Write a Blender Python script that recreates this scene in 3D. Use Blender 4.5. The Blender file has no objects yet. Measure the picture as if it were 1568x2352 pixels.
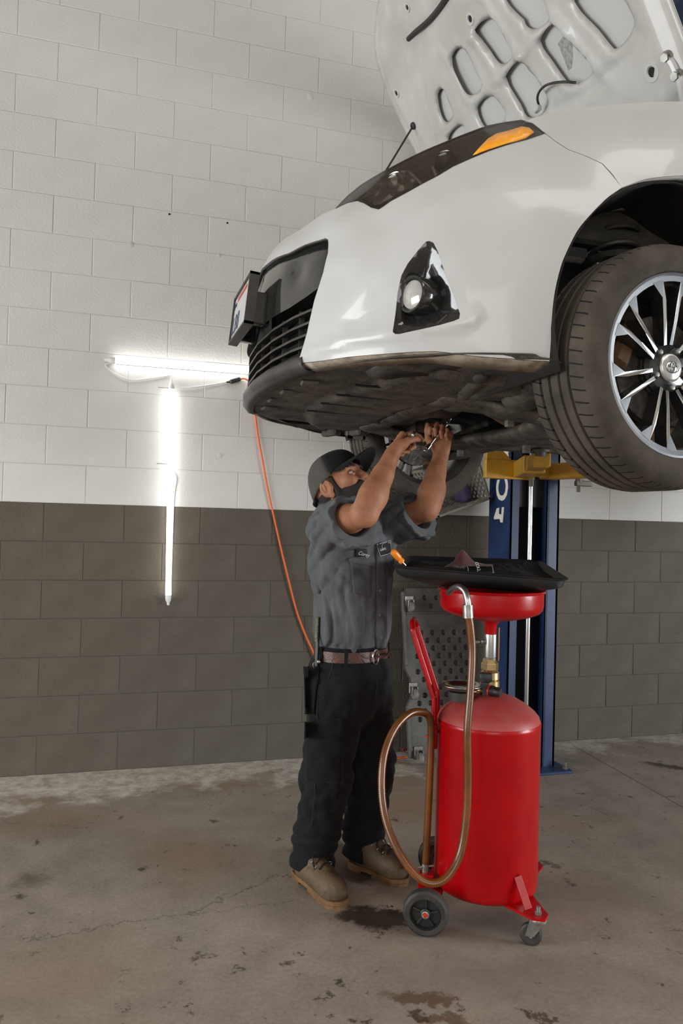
import bpy, bmesh, math, random
import numpy as np
from mathutils import Vector, Matrix, Euler, noise
from mathutils.geometry import delaunay_2d_cdt

random.seed(7)
PI = math.pi
scene = bpy.context.scene
COL = scene.collection

# ---------------------------------------------------------------- camera, world, lights, exposure
cam_d = bpy.data.cameras.new('camera')
cam = bpy.data.objects.new('camera', cam_d); COL.objects.link(cam); scene.camera = cam
YAW, PITCH, ROLL = 0.29285, 0.0165, 0.0255
cam.location = (0, 0, 1.346)
cam.matrix_world = (Matrix.Translation((0, 0, 1.346)) @ Matrix.Rotation(-YAW, 4, 'Z') @ Matrix.Rotation(PI/2 + PITCH, 4, 'X')
                    @ Matrix.Rotation(ROLL, 4, 'Z'))
cam_d.sensor_fit = 'VERTICAL'; cam_d.sensor_height = 36.0; cam_d.lens = 36.0*1778.4/2352.0
cam_d.clip_start = 0.05; cam_d.clip_end = 200

scene.view_settings.view_transform = 'Standard'; scene.view_settings.look = 'None'
scene.view_settings.gamma = 1.0; scene.view_settings.use_curve_mapping = False
scene.view_settings.exposure = 0.07

cy = scene.cycles
cy.max_bounces = 7; cy.diffuse_bounces = 3; cy.glossy_bounces = 3; cy.transmission_bounces = 4; cy.transparent_max_bounces = 6; cy.caustics_reflective = False; cy.caustics_refractive = False

world = bpy.data.worlds.new('world'); scene.world = world; world.use_nodes = True
bg = world.node_tree.nodes['Background']
bg.inputs['Color'].default_value = (0.92, 0.96, 1.0, 1); bg.inputs['Strength'].default_value = 0.30

def area(name, loc, aim, sx, sy, watts, col):
    d = bpy.data.lights.new(name, 'AREA'); d.shape = 'RECTANGLE'; d.size = sx; d.size_y = sy
    d.energy = watts; d.color = col
    o = bpy.data.objects.new(name, d); COL.objects.link(o); o.location = loc
    o.rotation_euler = (Vector(aim)-Vector(loc)).to_track_quat('-Z', 'Y').to_euler()
    return o
# daylight through the three bay door openings: left of the photographer, behind, and to the right
area('bay_door_daylight', (-5.4, 1.7, 1.25), (0, 1.7, 1.25), 4.2, 2.4, 300, (0.95, 0.98, 1.0))
area('bay_door_daylight', (-1.4, -5.3, 1.85), (-1.4, 0, 1.85), 4.2, 3.2, 125, (1.0, 0.975, 0.94))
area('bay_door_daylight', (7.9, -1.6, 1.55), (0, -1.6, 1.55), 3.0, 3.0, 620, (0.93, 0.97, 1.0))
# added soft fill from above, no known lamp; brightens fender tops and right side
area('added_overhead_fill', (1.9, -0.9, 5.25), (1.9, -0.88, 0), 3.2, 2.0, 75, (1.0, 0.985, 0.95))


# ---------------------------------------------------------------- materials
MATS = {}
def mat(name, col, rough=0.5, metal=0.0, spec=0.5, coat=0.0, noise_amt=0.0, noise_scale=8.0, bump=0.0, bump_scale=60.0,
        col2=None, emit=0.0, trans=0.0, sheen=0.0, rough_var=0.0, detail=4.0, stretch=None, bump_dist=0.01, sss=0.0, alpha=1.0):
    if name in MATS: return MATS[name]
    m = bpy.data.materials.new(name); m.use_nodes = True; MATS[name] = m
    nt = m.node_tree; N = nt.nodes; L = nt.links
    b = N['Principled BSDF']
    b.inputs['Base Color'].default_value = (*col, 1); b.inputs['Roughness'].default_value = rough
    b.inputs['Metallic'].default_value = metal; b.inputs['Specular IOR Level'].default_value = spec
    b.inputs['Coat Weight'].default_value = coat; b.inputs['Coat Roughness'].default_value = 0.03
    b.inputs['Transmission Weight'].default_value = trans
    b.inputs['Sheen Weight'].default_value = sheen
    b.inputs['Alpha'].default_value = alpha
    if sss: b.inputs['Subsurface Weight'].default_value = sss; b.inputs['Subsurface Radius'].default_value = (.01, .004, .002); b.inputs['Subsurface Scale'].default_value = 0.6
    if emit: b.inputs['Emission Color'].default_value = (*col, 1); b.inputs['Emission Strength'].default_value = emit
    if noise_amt or bump or rough_var:
        tc = N.new('ShaderNodeTexCoord'); src = tc.outputs['Object']
        if stretch:
            mp = N.new('ShaderNodeMapping'); mp.inputs['Scale'].default_value = stretch; L.new(src, mp.inputs['Vector']); src = mp.outputs['Vector']
    if noise_amt:
        n = N.new('ShaderNodeTexNoise'); n.inputs['Scale'].default_value = noise_scale; n.inputs['Detail'].default_value = detail
        n.inputs['Roughness'].default_value = 0.65; L.new(src, n.inputs['Vector'])
        r = N.new('ShaderNodeValToRGB'); c2 = col2 or tuple(c*(1-noise_amt) for c in col)
        r.color_ramp.elements[0].position = 0.35; r.color_ramp.elements[1].position = 0.68
        r.color_ramp.elements[0].color = (*c2, 1); r.color_ramp.elements[1].color = (*col, 1)
        L.new(n.outputs['Fac'], r.inputs['Fac']); L.new(r.outputs['Color'], b.inputs['Base Color'])
        if rough_var:
            mr = N.new('ShaderNodeMapRange'); mr.inputs['To Min'].default_value = max(0, rough-rough_var); mr.inputs['To Max'].default_value = min(1, rough+rough_var)
            L.new(n.outputs['Fac'], mr.inputs['Value']); L.new(mr.outputs['Result'], b.inputs['Roughness'])
    if bump:
        n2 = N.new('ShaderNodeTexNoise'); n2.inputs['Scale'].default_value = bump_scale; n2.inputs['Detail'].default_value = 3
        L.new(src, n2.inputs['Vector'])
        bp = N.new('ShaderNodeBump'); bp.inputs['Strength'].default_value = bump; bp.inputs['Distance'].default_value = bump_dist
        L.new(n2.outputs['Fac'], bp.inputs['Height']); L.new(bp.outputs['Normal'], b.inputs['Normal'])
    return m

# ---------------------------------------------------------------- objects
ORG = {}
def thing(name, label, cat, loc=(0, 0, 0), rotz=0.0, group=None, parent=None):
    o = bpy.data.objects.new(name, None); COL.objects.link(o); o.empty_display_size = 0.1
    o.location = loc; o.rotation_euler = (0, 0, rotz)
    if label: o['label'] = label
    if cat: o['category'] = cat
    if group: o['group'] = group
    if parent is not None: o.parent = parent
    ORG[o.name] = Vector(loc) if rotz == 0.0 and parent is None else Vector((0, 0, 0))
    return o
def tag(o, label, cat, group=None, kind=None):
    o['label'] = label; o['category'] = cat
    if group: o['group'] = group
    if kind: o['kind'] = kind
    return o
def link_mesh(name, me, m=None, parent=None, smooth=False, local=False, angle=None):
    """mesh in world coordinates (or the parent's own when local) -> one object under parent"""
    if parent is not None and not local:
        org = ORG.get(parent.name, Vector((0, 0, 0)))
        if org.length: me.transform(Matrix.Translation(-org))
    o = bpy.data.objects.new(name, me); COL.objects.link(o)
    if parent is not None:
        o.parent = parent; ORG[o.name] = ORG.get(parent.name, Vector((0, 0, 0)))
    if m is not None:
        for k in (m if isinstance(m, (list, tuple)) else [m]): me.materials.append(k)
    if smooth:
        me.shade_smooth()
        if angle: me.set_sharp_from_angle(angle=math.radians(angle))
    return o
def pydata(name, v, f, m=None, parent=None, smooth=False, local=False, angle=None, mi=None):
    me = bpy.data.meshes.new(name); me.from_pydata([tuple(p) for p in v], [], [tuple(q) for q in f]); me.update()
    if mi is not None: me.polygons.foreach_set('material_index', mi)
    return link_mesh(name, me, m, parent, smooth, local, angle)

class MB:
    """collects simple shapes into one mesh"""
    def __init__(s): s.bm = bmesh.new()
    def raw(s, v, f):
        vs = [s.bm.verts.new(p) for p in v]
        for q in f:
            try: s.bm.faces.new([vs[i] for i in q])
            except ValueError: pass
        return vs
    def box(s, c, d, rot=None, bevel=0.0, seg=1):
        M = Matrix.Translation(c) @ (rot.to_4x4() if rot is not None else Matrix.Identity(4)) @ Matrix.Diagonal((*d, 1))
        r = bmesh.ops.create_cube(s.bm, size=1.0, matrix=M)
        if bevel:
            es = list({e for v in r['verts'] for e in v.link_edges})
            bmesh.ops.bevel(s.bm, geom=es, offset=bevel, segments=seg, affect='EDGES', profile=0.5)
        return s
    def cyl(s, p, q, r, r2=None, n=16, caps=True):
        p = Vector(p); q = Vector(q); ax = (q-p)
        if ax.length < 1e-6: return s
        a = ax.normalized(); t = a.orthogonal().normalized(); b = a.cross(t); r2 = r if r2 is None else r2
        v = []; f = []
        for i in range(n):
            w = 2*PI*i/n; e = t*math.cos(w)+b*math.sin(w); v.append(p+e*r); v.append(q+e*r2)
        for i in range(n):
            j = (i+1) % n; f.append((2*i, 2*j, 2*j+1, 2*i+1))
        if caps: f.append([2*i for i in range(n)][::-1]); f.append([2*i+1 for i in range(n)])
        s.raw(v, f); return s
    def tube(s, pts, r, n=10, closed=False, caps=True, rad=None):
        pts = [Vector(p) for p in pts]; m = len(pts); v = []; f = []
        up = None
        for i, p in enumerate(pts):
            a = pts[(i-1) % m] if (closed or i > 0) else p; c = pts[(i+1) % m] if (closed or i < m-1) else p
            t = (c-a).normalized()
            if up is None: up = t.orthogonal().normalized()
            up = (up - t*up.dot(t)).normalized(); b = t.cross(up)
            rr = rad[i] if rad is not None else r
            for k in range(n):
                w = 2*PI*k/n; v.append(p+(up*math.cos(w)+b*math.sin(w))*rr)
        for i in range(m if closed else m-1):
            for k in range(n):
                i2 = (i+1) % m; k2 = (k+1) % n
                f.append((i*n+k, i*n+k2, i2*n+k2, i2*n+k))
        if not closed and caps: f.append(list(range(n))[::-1]); f.append([(m-1)*n+k for k in range(n)])
        s.raw(v, f); return s
    def lathe(s, prof, base=(0, 0, 0), axis=(0, 0, 1), n=32, close=False):
        """prof: (radius, height) list along axis"""
        a = Vector(axis).normalized(); t = a.orthogonal().normalized(); b = a.cross(t); base = Vector(base)
        v = []; f = []; m = len(prof)
        for r, hh in prof:
            for k in range(n):
                w = 2*PI*k/n; v.append(base+a*hh+(t*math.cos(w)+b*math.sin(w))*max(r, 1e-5))
        for i in range(m-1 if not close else m):
            i2 = (i+1) % m
            for k in range(n):
                k2 = (k+1) % n; f.append((i*n+k, i*n+k2, i2*n+k2, i2*n+k))
        s.raw(v, f); return s
    def prism(s, poly, ext, at=(0, 0, 0), ux=(1, 0, 0), uy=(0, 1, 0), bevel=0.0):
        """flat outline (u,v) extruded by vector ext"""
        at = Vector(at); ux = Vector(ux); uy = Vector(uy); ext = Vector(ext); n = len(poly)
        v = [at+ux*p[0]+uy*p[1] for p in poly]; v += [p+ext for p in v]
        f = [list(range(n))[::-1], list(range(n, 2*n))]+[(i, (i+1) % n, n+(i+1) % n, n+i) for i in range(n)]
        vs = s.raw(v, f)
        if bevel:
            es = list({e for w in vs for e in w.link_edges})
            bmesh.ops.bevel(s.bm, geom=es, offset=bevel, segments=1, affect='EDGES')
        return s
    def ball(s, c, r, sc=(1, 1, 1), rot=None, u=16, w=10):
        M = Matrix.Translation(c) @ (rot.to_4x4() if rot is not None else Matrix.Identity(4)) @ Matrix.Diagonal((r*sc[0], r*sc[1], r*sc[2], 1))
        bmesh.ops.create_uvsphere(s.bm, u_segments=u, v_segments=w, radius=1.0, matrix=M); return s
    def build(s, name, m=None, parent=None, smooth=True, angle=35, local=False):
        bmesh.ops.recalc_face_normals(s.bm, faces=s.bm.faces)
        me = bpy.data.meshes.new(name); s.bm.to_mesh(me); s.bm.free()
        return link_mesh(name, me, m, parent, smooth, local, angle)

def crom(pts, n=8, closed=False):
    """Catmull-Rom through points"""
    P = [np.array(p, float) for p in pts]; m = len(P); out = []
    for i in range(m if closed else m-1):
        p1 = P[i]; p2 = P[(i+1) % m]
        p0 = P[(i-1) % m] if (closed or i > 0) else 2*p1-p2
        p3 = P[(i+2) % m] if (closed or i < m-2) else 2*p2-p1
        for k in range(n):
            t = k/n
            out.append(0.5*((2*p1)+(-p0+p2)*t+(2*p0-5*p1+4*p2-p3)*t*t+(-p0+3*p1-3*p2+p3)*t**3))
    if not closed: out.append(P[-1])
    return [Vector(p) for p in out]
def rotz(a): return Matrix.Rotation(a, 3, 'Z')
def frame_rot(x, z):
    """rotation with local X along x and local Z as near z as possible"""
    x = Vector(x).normalized(); z = Vector(z); z = (z-x*z.dot(x)).normalized(); y = z.cross(x)
    return Matrix((x, y, z)).transposed()
def copy_tree(o, parent=None):
    c = o.copy(); COL.objects.link(c)
    if parent is not None: c.parent = parent
    ORG[c.name] = ORG.get(o.name, Vector((0, 0, 0)))
    for ch in list(o.children): copy_tree(ch, c)
    return c
def text_mesh(name, body, size, m, parent, at, ux, uy, extrude=0.0006, bold=0.0, align='LEFT', shear=0.0, spacing=1.0):
    """flat lettering with the line along ux and upright along uy, starting at 'at'"""
    cu = bpy.data.curves.new(name, 'FONT'); cu.body = body; cu.size = size; cu.extrude = extrude; cu.offset = bold; cu.resolution_u = 3
    cu.align_x = align; cu.shear = shear; cu.space_character = spacing
    tmp = bpy.data.objects.new(name+'_curve', cu); COL.objects.link(tmp)
    dg = bpy.context.evaluated_depsgraph_get(); me = bpy.data.meshes.new_from_object(tmp.evaluated_get(dg))
    bpy.data.objects.remove(tmp); bpy.data.curves.remove(cu)
    ux = Vector(ux).normalized(); uy = Vector(uy); uy = (uy-ux*uy.dot(ux)).normalized(); uz = ux.cross(uy)
    M = Matrix((ux, uy, uz)).transposed().to_4x4(); M.translation = Vector(at)
    me.transform(M)
    return link_mesh(name, me, m, parent)

# ---------------------------------------------------------------- implicit shapes -> one continuous skin
def v3(*a): return np.array(a, np.float32)
class Field:
    """signed distance on a grid; surface by naive surface nets"""
    def __init__(s, lo, hi, h):
        s.lo = np.array(lo, np.float32); s.h = h
        n = np.ceil((np.array(hi)-s.lo)/h).astype(int)+1
        ax = [s.lo[i]+h*np.arange(n[i], dtype=np.float32) for i in range(3)]
        s.P = np.stack(np.meshgrid(*ax, indexing='ij'), -1); s.n = n
        s.d = np.full(n, 9.0, np.float32)
    def capsule(s, a, b, ra, rb, sq=None):
        """tapered capsule; sq = (axis vector, factor) flattens across that axis"""
        a = np.array(a, np.float32); b = np.array(b, np.float32); P = s.P
        ab = b-a; pa = P-a; t = np.clip((pa@ab)/max(float(ab@ab), 1e-9), 0, 1)
        q = pa-t[..., None]*ab
        if sq is not None:
            u = np.array(sq[0], np.float32); u = u/np.linalg.norm(u)
            c = q@u; q = q+(c*(1.0/sq[1]-1.0))[..., None]*u
        return np.linalg.norm(q, axis=-1)-(ra+(rb-ra)*t)
    def ellipsoid(s, c, r, R=None):
        q = s.P-np.array(c, np.float32)
        if R is not None: q = q@np.array(R, np.float32)
        r = np.array(r, np.float32); k0 = np.linalg.norm(q/r, axis=-1); k1 = np.linalg.norm(q/(r*r), axis=-1)
        return k0*(k0-1.0)/np.maximum(k1, 1e-6)
    def box(s, c, hd, R=None, r=0.0):
        q = s.P-np.array(c, np.float32)
        if R is not None: q = q@np.array(R, np.float32)
        q = np.abs(q)-(np.array(hd, np.float32)-r)
        return np.linalg.norm(np.maximum(q, 0), axis=-1)+np.minimum(q.max(-1), 0)-r
    def plane(s, p, n):
        n = np.array(n, np.float32); n = n/np.linalg.norm(n); return (s.P-np.array(p, np.float32))@n
    def add(s, d, k=0.0): s.d = smin(s.d, d, k); return s
    def cut(s, d, k=0.0): s.d = -smin(-s.d, d, k); return s
    def mesh(s, shift=0.0):
        d = s.d+shift; n = np.array(d.shape)
        ins = d < 0
        cnt = np.zeros(n-1, np.int8)
        for o in np.ndindex(2, 2, 2): cnt += ins[o[0]:n[0]-1+o[0], o[1]:n[1]-1+o[1], o[2]:n[2]-1+o[2]]
        act = (cnt > 0) & (cnt < 8); idx = np.full(n-1, -1, np.int64); cells = np.argwhere(act); idx[act] = np.arange(len(cells))
        acc = np.zeros((len(cells), 3), np.float32); num = np.zeros(len(cells), np.float32)
        corners = [np.array(o) for o in np.ndindex(2, 2, 2)]
        for c0 in corners:
            for ax in range(3):
                if c0[ax]: continue
                c1 = c0.copy(); c1[ax] = 1
                i0 = tuple((cells+c0).T); i1 = tuple((cells+c1).T); a = d[i0]; b = d[i1]
                cr = (a < 0) != (b < 0); t = np.where(cr, a/np.where(a-b == 0, 1, a-b), 0)
                p = np.repeat(c0[None].astype(np.float32), len(cells), 0); p[:, ax] = t
                acc[cr] += p[cr]; num[cr] += 1
        V = s.lo+(cells+acc/np.maximum(num, 1)[:, None])*s.h
        F = []
        for ax in range(3):
            sl0 = [slice(1, n[i]-1) for i in range(3)]; sl0[ax] = slice(0, n[ax]-1)
            sl1 = list(sl0); sl1[ax] = slice(1, n[ax])
            a = ins[tuple(sl0)]; b = ins[tuple(sl1)]
            e = np.argwhere(a != b); fl = a[tuple(e.T)]
            base = e+np.array([0 if i == ax else 1 for i in range(3)])
            u, w = [(1, 2), (2, 0), (0, 1)][ax]
            du = np.zeros(3, int); du[u] = 1; dw = np.zeros(3, int); dw[w] = 1
            q = [idx[tuple((base-du*x-dw*y).T)] for x, y in ((1, 1), (0, 1), (0, 0), (1, 0))]
            q = np.stack(q, 1); q[~fl] = q[~fl][:, ::-1]; F.append(q)
        return V, np.concatenate(F)
def smin(a, b, k):
    if k <= 0: return np.minimum(a, b)
    h = np.clip(0.5+0.5*(b-a)/k, 0, 1); return b+(a-b)*h-k*h*(1-h)
def field_obj(name, fd, m, parent, smooth_it=2, shift=0.0, move=None):
    V, F = fd.mesh(shift)
    me = bpy.data.meshes.new(name)
    me.vertices.add(len(V)); me.loops.add(4*len(F)); me.polygons.add(len(F))
    # laplacian smoothing
    e0 = np.concatenate([F[:, i] for i in range(4)]); e1 = np.concatenate([F[:, (i+1) % 4] for i in range(4)])
    for _ in range(smooth_it):
        acc = np.zeros_like(V); num = np.zeros(len(V), np.float32)
        np.add.at(acc, e0, V[e1]); np.add.at(num, e0, 1); np.add.at(acc, e1, V[e0]); np.add.at(num, e1, 1)
        V = 0.5*V+0.5*acc/np.maximum(num, 1)[:, None]
    if move is not None: V = move(V)
    me.vertices.foreach_set('co', V.astype(np.float32).ravel())
    me.loops.foreach_set('vertex_index', F.ravel().astype(np.int32))
    me.polygons.foreach_set('loop_start', np.arange(0, 4*len(F), 4, dtype=np.int32))
    me.update(calc_edges=True); me.validate()
    return link_mesh(name, me, m, parent, smooth=True)


# ================================================================ the room
WALL_Y = 4.3373; BX, BZ = 0.4064, 0.2032; S0 = 0.0859

def nodes_of(m): return m.node_tree.nodes, m.node_tree.links
def wall_paint(name, col, col2, bump, scale_col):
    m = mat(name, col, rough=0.62, spec=0.15, noise_amt=0.2, col2=col2, noise_scale=scale_col, bump=bump, bump_scale=75, bump_dist=0.006, detail=3)
    return m
M_white = wall_paint('wall_white_paint', (0.665, 0.658, 0.628), (0.60, 0.592, 0.56), 0.30, 1.7)
M_grey = wall_paint('wall_grey_paint', (0.122, 0.107, 0.086), (0.093, 0.080, 0.063), 0.60, 2.3)
M_mortar = mat('wall_joint', (0.58, 0.565, 0.53), 0.8, noise_amt=0.15, noise_scale=5)
M_mortarg = mat('wall_joint_grey', (0.080, 0.074, 0.064), 0.8, noise_amt=0.2, noise_scale=5)

def block_mesh(name, w, hgt, m, seed):
    """one block face with rounded arrises, a little uneven"""
    rnd = random.Random(seed); g = 0.0011; b = 0.0030; d = 0.03
    x0, x1, z0, z1 = g, w-g, g, hgt-g; p = [rnd.uniform(-.0007, .0007) for _ in range(4)]
    v = [(x0, d, z0), (x1, d, z0), (x1, d, z1), (x0, d, z1),
         (x0, .0022, z0), (x1, .0022, z0), (x1, .0022, z1), (x0, .0022, z1),
         (x0+b, p[0], z0+b), (x1-b, p[1], z0+b), (x1-b, p[2], z1-b), (x0+b, p[3], z1-b)]
    f = [(8, 9, 10, 11)]
    for a, c in ((4, 8), (0, 4)):
        for i in range(4): j = (i+1) % 4; f.append((a+i, a+j, c+j, c+i))
    me = bpy.data.meshes.new(name); me.from_pydata(v, [], f); me.update(); me.materials.append(m)
    return me
wall = pydata('wall_back', [(-5.6, WALL_Y+.0028, 0), (8.2, WALL_Y+.0028, 0), (8.2, WALL_Y+.0028, 7*BZ), (-5.6, WALL_Y+.0028, 7*BZ), (8.2, WALL_Y+.0028, 5.4), (-5.6, WALL_Y+.0028, 5.4),
                            (-5.6, WALL_Y+.2, 0), (8.2, WALL_Y+.2, 0), (8.2, WALL_Y+.2, 5.4), (-5.6, WALL_Y+.2, 5.4)],
              [(0, 1, 2, 3), (3, 2, 4, 5), (7, 6, 9, 8), (5, 4, 8, 9), (0, 6, 7, 1), (0, 3, 5, 9, 6), (1, 7, 8, 4, 2)], [M_mortar, M_mortarg], mi=[1, 0, 0, 0, 0, 0, 0])
wall['kind'] = 'structure'
full = {}
for gray in (0, 1):
    full[gray] = [block_mesh('concrete_block', BX, BZ, M_grey if gray else M_white, 10*gray+k) for k in range(5)]
far_v, far_f, far_m = [], [], []
for k in range(26):
    gray = k < 7; off = S0 + (0 if k % 2 == 0 else BX/2)
    n0 = math.ceil((-5.5-off)/BX); n1 = math.floor((8.1-off)/BX)
    for n in range(n0, n1):
        x = off+n*BX; z = k*BZ
        zmax = 4.25+0.22*(x+BX)          # what the photograph takes in
        if x+BX > -0.66 and x < 3.80 and z < zmax and z+BZ < 5.4:
            o = bpy.data.objects.new('concrete_block', full[int(gray)][random.randrange(5)]); COL.objects.link(o); o.parent = wall
            o.location = (x, WALL_Y+random.uniform(-.0006, .0006), z)
        elif z+BZ < 5.4:
            me = full[int(gray)][0]; b0 = len(far_v)
            far_v += [(p.co.x+x, p.co.y+WALL_Y, p.co.z+z) for p in me.vertices]
            for q in me.polygons: far_f.append([b0+i for i in q.vertices]); far_m.append(int(gray))
o = pydata('concrete_block', far_v, far_f, [M_white, M_grey], wall, mi=far_m); o['kind'] = 'stuff'

# knocked corners and filled holes in the paint
def wall_dot(x, z, r, m, nm='anchor_hole', bulge=0.002):
    mb = MB(); mb.lathe([(r, 0), (r*.8, bulge), (0, bulge*1.2)], (x, WALL_Y-.0005, z), (0, -1, 0), n=14); return mb.build(nm, m, wall)
M_hole = mat('hole_dark', (0.02, 0.02, 0.018), 0.9)
M_patch = mat('paint_patch', (0.62, 0.60, 0.55), 0.7, noise_amt=.15, noise_scale=60)
for (p, r) in (((0.276, 4.337, 3.030), .006), ((0.595, 4.337, 3.025), .006)): wall_dot(p[0], p[2], r, M_hole)
for (p, r) in (((0.076, 4.337, 2.835), .022), ((0.554, 4.337, 2.836), .016), ((1.053, 4.337, 3.827), .026), ((0.590, 4.337, 1.716), .02)): wall_dot(p[0], p[2], r*.8, M_patch if r < .025 else M_white, 'filler_patch', .0014)

# --- floor: one concrete slab, stained and cracked
def floor_material():
    m = bpy.data.materials.new('floor_concrete'); m.use_nodes = True; N, L = nodes_of(m); b = N['Principled BSDF']
    tc = N.new('ShaderNodeTexCoord'); P = tc.outputs['Object']
    def noise(sc, det=6, ro=.6, vec=P):
        n = N.new('ShaderNodeTexNoise'); n.inputs['Scale'].default_value = sc; n.inputs['Detail'].default_value = det; n.inputs['Roughness'].default_value = ro
        L.new(vec, n.inputs['Vector']); return n
    def ramp(v, e):
        r = N.new('ShaderNodeValToRGB'); cr = r.color_ramp
        while len(cr.elements) < len(e): cr.elements.new(0.5)
        for k, (p, c) in enumerate(e): cr.elements[k].position = p; cr.elements[k].color = (*c, 1) if isinstance(c, tuple) else (c, c, c, 1)
        L.new(v, r.inputs['Fac']); return r.outputs['Color']
    def mix(f, a, c, mode='MIX'):
        x = N.new('ShaderNodeMix'); x.data_type = 'RGBA'; x.blend_type = mode
        for sock, v in ((x.inputs[0], f), (x.inputs[6], a), (x.inputs[7], c)):
            if hasattr(v, 'links'): L.new(v, sock)
            elif isinstance(v, tuple): sock.default_value = (*v, 1)
            else: sock.default_value = v
        return x.outputs[2]
    def math_(op, a, c=0.0, clamp=False):
        x = N.new('ShaderNodeMath'); x.operation = op; x.use_clamp = clamp
        for k, v in enumerate((a, c)):
            if hasattr(v, 'links'): L.new(v, x.inputs[k])
            else: x.inputs[k].default_value = v
        return x.outputs[0]
    def sub(vec, c): 
        x = N.new('ShaderNodeVectorMath'); x.operation = 'SUBTRACT'; L.new(vec, x.inputs[0])
        if hasattr(c, 'links'): L.new(c, x.inputs[1])
        else: x.inputs[1].default_value = c
        return x.outputs[0]
    big = noise(1.1, 3, .55); mid = noise(5.5, 5, .62); fine = noise(70, 2, .6)
    c = ramp(big.outputs['Fac'], [(.30, (.240, .184, .134)), (.48, (.312, .250, .190)), (.70, (.375, .314, .248))])
    c = mix(.55, c, ramp(mid.outputs['Fac'], [(.32, (.172, .138, .105)), (.6, (.325, .268, .212))]), 'MIX')
    c = mix(.22, c, ramp(fine.outputs['Fac'], [(.3, .14), (.7, .40)]), 'MIX')
    rust = noise(.9, 2, .5)
    c = mix(math_('MULTIPLY', ramp(rust.outputs['Fac'], [(.50, 0.0), (.68, 1.0)]), .62), c, (.29, .185, .108))
    # warped coordinate for stains
    wn = noise(13, 6, .72); wv = N.new('ShaderNodeVectorMath'); wv.operation = 'SCALE'; wv.inputs['Scale'].default_value = .20
    L.new(sub(wn.outputs['Color'], (.5, .5, .5)), wv.inputs[0])
    ad = N.new('ShaderNodeVectorMath'); ad.operation = 'ADD'; L.new(P, ad.inputs[0]); L.new(wv.outputs[0], ad.inputs[1]); W = ad.outputs[0]
    # scattered drips
    for sc, th, colr, amt in ((5.0, .115, (.055, .036, .024), .85), (11.0, .13, (.050, .036, .028), .8), (2.4, .055, (.05, .033, .022), .75), (26.0, .12, (.075, .055, .040), .6)):
        vo = N.new('ShaderNodeTexVoronoi'); vo.inputs['Scale'].default_value = sc; L.new(W, vo.inputs['Vector'])
        keep = N.new('ShaderNodeSeparateColor'); L.new(vo.outputs['Color'], keep.inputs[0])
        k = math_('GREATER_THAN', keep.outputs[0], .50)
        s = ramp(vo.outputs['Distance'], [(th*.55, 1.0), (th*1.25, 0.0)])
        c = mix(math_('MULTIPLY', math_('MULTIPLY', s, k), amt), c, colr)
    wet = None
    def blob(cx, cy, rx, ry, rot, colr, amt, soft=.45, wetness=0.0):
        nonlocal c, wet
        mr = N.new('ShaderNodeMapRange'); mr.clamp = True; mr.inputs['To Min'].default_value = amt; mr.inputs['To Max'].default_value = 0.0
        if max(rx, ry) < .06:
            ln = N.new('ShaderNodeVectorMath'); ln.operation = 'DISTANCE'; L.new(W, ln.inputs[0]); ln.inputs[1].default_value = (cx, cy, 0)
            r_ = (rx*ry)**.5; mr.inputs['From Min'].default_value = r_*(1-soft); mr.inputs['From Max'].default_value = r_
        else:
            mp = N.new('ShaderNodeMapping'); mp.vector_type = 'TEXTURE'; mp.inputs['Location'].default_value = (cx, cy, 0); mp.inputs['Rotation'].default_value = (0, 0, rot)
            mp.inputs['Scale'].default_value = (rx, ry, 1); L.new(W, mp.inputs['Vector'])
            ln = N.new('ShaderNodeVectorMath'); ln.operation = 'LENGTH'; L.new(mp.outputs[0], ln.inputs[0])
            mr.inputs['From Min'].default_value = 1-soft; mr.inputs['From Max'].default_value = 1.0
        L.new(ln.outputs['Value'], mr.inputs['Value']); s = mr.outputs['Result']
        c = mix(s, c, colr)
        if wetness:
            w_ = math_('MULTIPLY', s, wetness); wet = w_ if wet is None else math_('MAXIMUM', wet, w_)
    for a in STAINS: blob(*a)
    # pale lime bloom along the foot of the wall
    sx = N.new('ShaderNodeSeparateXYZ'); L.new(P, sx.inputs[0])
    edge = noise(3.2, 4, .7)
    yy = math_('ADD', sx.outputs['Y'], math_('MULTIPLY', math_('SUBTRACT', edge.outputs['Fac'], .5), 1.05))
    yy = math_('SUBTRACT', yy, math_('MULTIPLY', sx.outputs['X'], .06))
    bl = ramp(math_('SUBTRACT', yy, 3.55), [(.34, 0.0), (.50, 1.0)])
    bl2 = noise(14, 3, .7)
    c = mix(math_('MULTIPLY', math_('MULTIPLY', bl, ramp(bl2.outputs['Fac'], [(.35, .25), (.60, 1.0)])), .92), c, (.62, .585, .52))
    # cracks and the sawn joint
    def line(p, q, wdt, amt, wob=1.0):
        nonlocal c
        d = Vector((q[0]-p[0], q[1]-p[1])); ln = d.length; d /= ln
        dot = N.new('ShaderNodeVectorMath'); dot.operation = 'DOT_PRODUCT'; src = W if wob else P
        L.new(sub(src, (p[0], p[1], 0)), dot.inputs[0]); dot.inputs[1].default_value = (-d.y, d.x, 0)
        do2 = N.new('ShaderNodeVectorMath'); do2.operation = 'DOT_PRODUCT'; L.new(sub(P, (p[0], p[1], 0)), do2.inputs[0]); do2.inputs[1].default_value = (d.x, d.y, 0)
        s = math_('LESS_THAN', math_('ABSOLUTE', dot.outputs['Value']), wdt)
        s = math_('MULTIPLY', s, math_('MULTIPLY', math_('GREATER_THAN', do2.outputs['Value'], 0), math_('LESS_THAN', do2.outputs['Value'], ln)))
        c = mix(math_('MULTIPLY', s, amt), c, (.045, .037, .03))
    for a in CRACKS: line(*a)
    L.new(c, b.inputs['Base Color'])
    ro = N.new('ShaderNodeMapRange'); ro.inputs['To Min'].default_value = .50; ro.inputs['To Max'].default_value = .82; L.new(mid.outputs['Fac'], ro.inputs['Value'])
    rr = ro.outputs['Result']
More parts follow.
